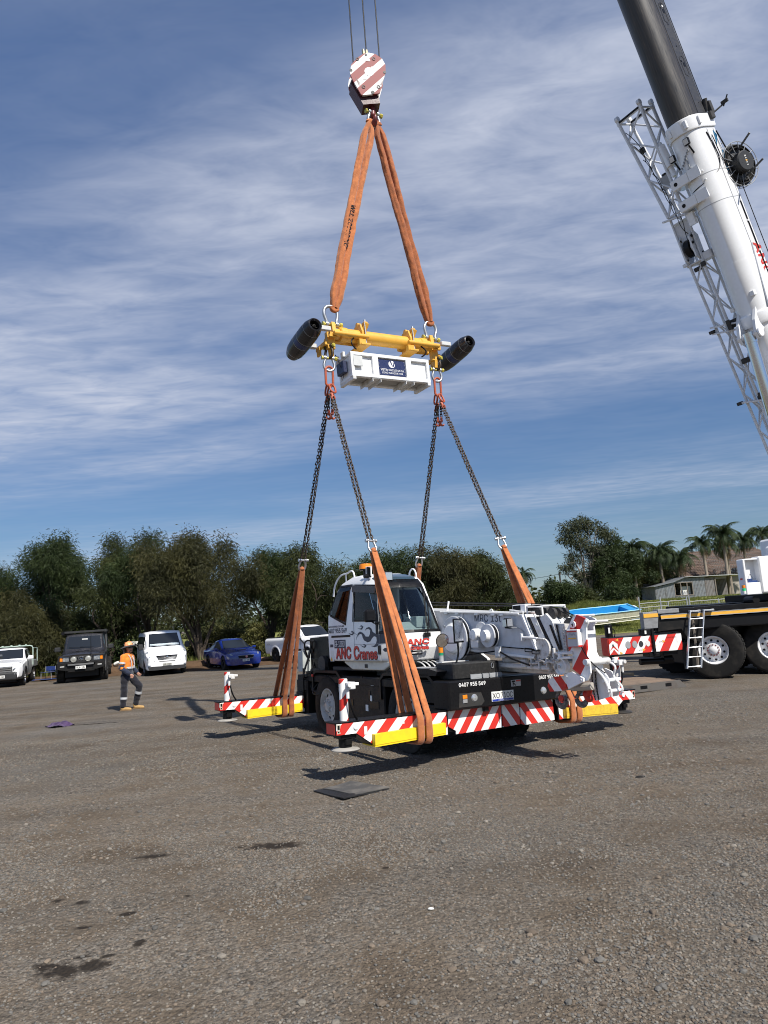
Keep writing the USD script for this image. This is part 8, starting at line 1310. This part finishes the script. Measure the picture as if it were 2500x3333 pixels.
# ---------------------------------------------------------------- odds and ends on the ground
rm = thing('rubber_mat', 'dark torn rubber mat lying flat on the gravel in front of the crane', 'mat', (-.60, 8.75, .0)); nn = 20
def sheet(P, t, seed, bend=0):
    P = np.array(P, float); u = np.linspace(0, 1, nn)[:, None, None]; w_ = np.linspace(0, 1, nn)[None, :, None]; V = (P[0] * (1 - u) + P[1] * u) * (1 - w_) + (P[3] * (1 - u) + P[2] * u) * w_; z = (meshkit.fbm(np.c_[V.reshape(-1, 2) * 4, np.zeros(nn * nn)], 3, seed).reshape(nn, nn) - .3) * .022 + t
    T = np.dstack([V, z]); Bt_ = np.dstack([V, z - .012]); mb = MB().grid(T).grid(Bt_)
    for E1, E2 in ((T[0], Bt_[0]), (T[-1], Bt_[-1]), (T[:, 0], Bt_[:, 0]), (T[:, -1], Bt_[:, -1])): mb.grid(np.stack([E1, E2]))
    return mb
MATR = paint('dusty_rubber', (.060, .058, .056), .75, dirt=.9, dcol=(.17, .155, .135), scale=4); obj('rubber_sheet', sheet([(-.47, .06), (-.08, -.40), (.43, -.06), (-.02, .38)], .014, 5), paint('clean_rubber', (.013, .013, .014), .5, dirt=.2), rm); obj('rubber_sheet', sheet([(-.36, .10), (.05, -.28), (.43, -.05), (-.04, .39)], .026, 6), MATR, rm)
rg = thing('rag', 'crumpled purple rag on the gravel left of the worker', 'rag', (-7.95, 17.0, 0)); u = np.linspace(-1, 1, 22); X, Y = np.meshgrid(u, u); Z = np.clip((meshkit.fbm(np.stack([X * 2.2, Y * 2.2, 0 * X], -1), 3, 8) - .28), 0, 1) * .30 * (1 - .6 * (X ** 2 + Y ** 2)).clip(0, 1) + .004; obj('cloth', MB().grid(np.stack([X * .27 * (1 + .3 * np.sin(Y * 3)), Y * .16 * (1 + .25 * np.cos(X * 4)), Z], -1)), fabric('purple_cloth', (.085, .05, .12), (.03, .018, .05)), rg, smooth=True)
def debris(name, label, cat, x, y, mat, s, seed, z=0, flat=.6):
    r = np.random.default_rng(seed); t = trimesh.creation.icosphere(2, 1.0); t.vertices *= (1 + .5 * (meshkit.fbm(t.vertices * 1.7 + seed, 3, seed) - .5))[:, None] * A(s[0], s[1], s[2]); t.vertices[:, 2] += s[2] * flat; t.vertices[:, 2] = np.maximum(t.vertices[:, 2], -.01); o = obj(name, (t.vertices + A(x, y, z), t.faces), mat, smooth=45); return tag(o, label, cat)
debris('rock', 'pale rock at the foot of the broad tree trunk', 'rock', -9.95, 39.2, STONES[0], (.20, .16, .14), 3, .1); debris('rock', 'small white rock on the litter right of the white van', 'rock', -9.4, 37.6, paint('white_rock', (.55, .54, .50), .8), (.10, .08, .06), 4, .05); debris('rock', 'second small white rock nearer the blue sedan', 'rock', -9.15, 37.4, mats['white_rock'], (.07, .06, .05), 5, .05)
debris('dirt_pile', 'low heap of brown leaf debris behind the worker', 'dirt pile', -15.2, 38.4, LITTER, (1.3, .8, .42), 6, 0, .3); debris('dirt_pile', 'low heap of brown leaf debris left of the blue sedan', 'dirt pile', -10.6, 39.0, LITTER, (1.5, .8, .30), 7, 0, .3); debris('dirt_clod', 'dark clod of torn rubber lying alone on the gravel at right', 'debris', 2.70, 8.42, RUBBER, (.06, .035, .018), 9, 0, .3); debris('pale_stone', 'single white stone on the gravel in the right foreground', 'stone', .13, 5.19, paint('chalk_white', (.62, .62, .58), .8), (.022, .014, .008), 10, .005)
pc = thing('paper_bag', 'crumpled white bag on the heap behind the worker', 'bag', (-14.75, 38.0, .50)); obj('bag', MB().tm(hullm([((0, 0, .05), .09), ((.14, .0, .12), .08), ((.05, .1, .02), .08)], 9)), PLATE, pc, smooth=30)
bl = thing('camp_chair', 'blue folding chair beside the bonnet of the black four-wheel drive', 'chair', (-17.9, 37.2, .0)); BLC = fabric('blue_cloth', (.012, .04, .20), (.006, .02, .10)); obj('seat', sheet([(-.3, -.3), (.3, -.3), (.3, .25), (-.3, .25)], .42, 3), BLC, bl); obj('backrest', MB().box((0, .28, .58), (.50, .02, .22), ch=.005), BLC, bl)
for x, y in ((-.27, -.25), (.27, -.25), (-.27, .25), (.27, .25)): obj('leg', MB().tube((x, y, 0), (x * .95, y, .70 if y > 0 else .44), .014, 7), GREYM, bl)
tp = thing('tarpaulin', 'bright blue tarp lying on the ground by the white ute', 'tarp', (-17.7, 36.9, .02)); obj('sheet', sheet([(-.8, -.25), (.9, -.3), (.8, .25), (-.9, .3)], .06, 12), BLC, tp)
lg = thing('log', 'brown log lying under the scrub left of the white pickup', 'log', (-6.7, 40.2, .12)); obj('log', MB().sweep(spline([(-.9, 0, .05), (-.2, .05, .07), (.8, -.05, .1)], 12), A(*np.linspace(.12, .09, 12)), 10), paint('log_brown', (.20, .11, .06), .9, dirt=.5), lg, smooth=40)
wp_ = thing('white_post', 'pale marker post between tree stems left of the white van', 'post', (-13.6, 44.2, 0)); obj('post', MB().bar((0, 0, 0), (.10, 0, 2.5), .07, .07), paint('cream_post', (.60, .57, .48), .6), wp_)
tr = thing('trailer', 'low white trailer glimpsed through the trees behind the worker', 'trailer', (-18.5, 52, 0)); obj('tray', MB().b2((-2.4, -.8, .95), (2.4, .8, 1.05)).b2((-2.4, -.8, 1.05), (2.4, -.76, 1.55)), PLATE, tr); obj('axle', MB().cyl((0, 0, .38), (0, 1, 0), .05, 1.8), BLACK, tr)
for s in (-1, 1): wheel(tr, (0, s * .85, .35), (0, s, 0), .35, .2, .2, GREYM, nb=5, nh=0, dish=.04, lug=DARK, tread=False)
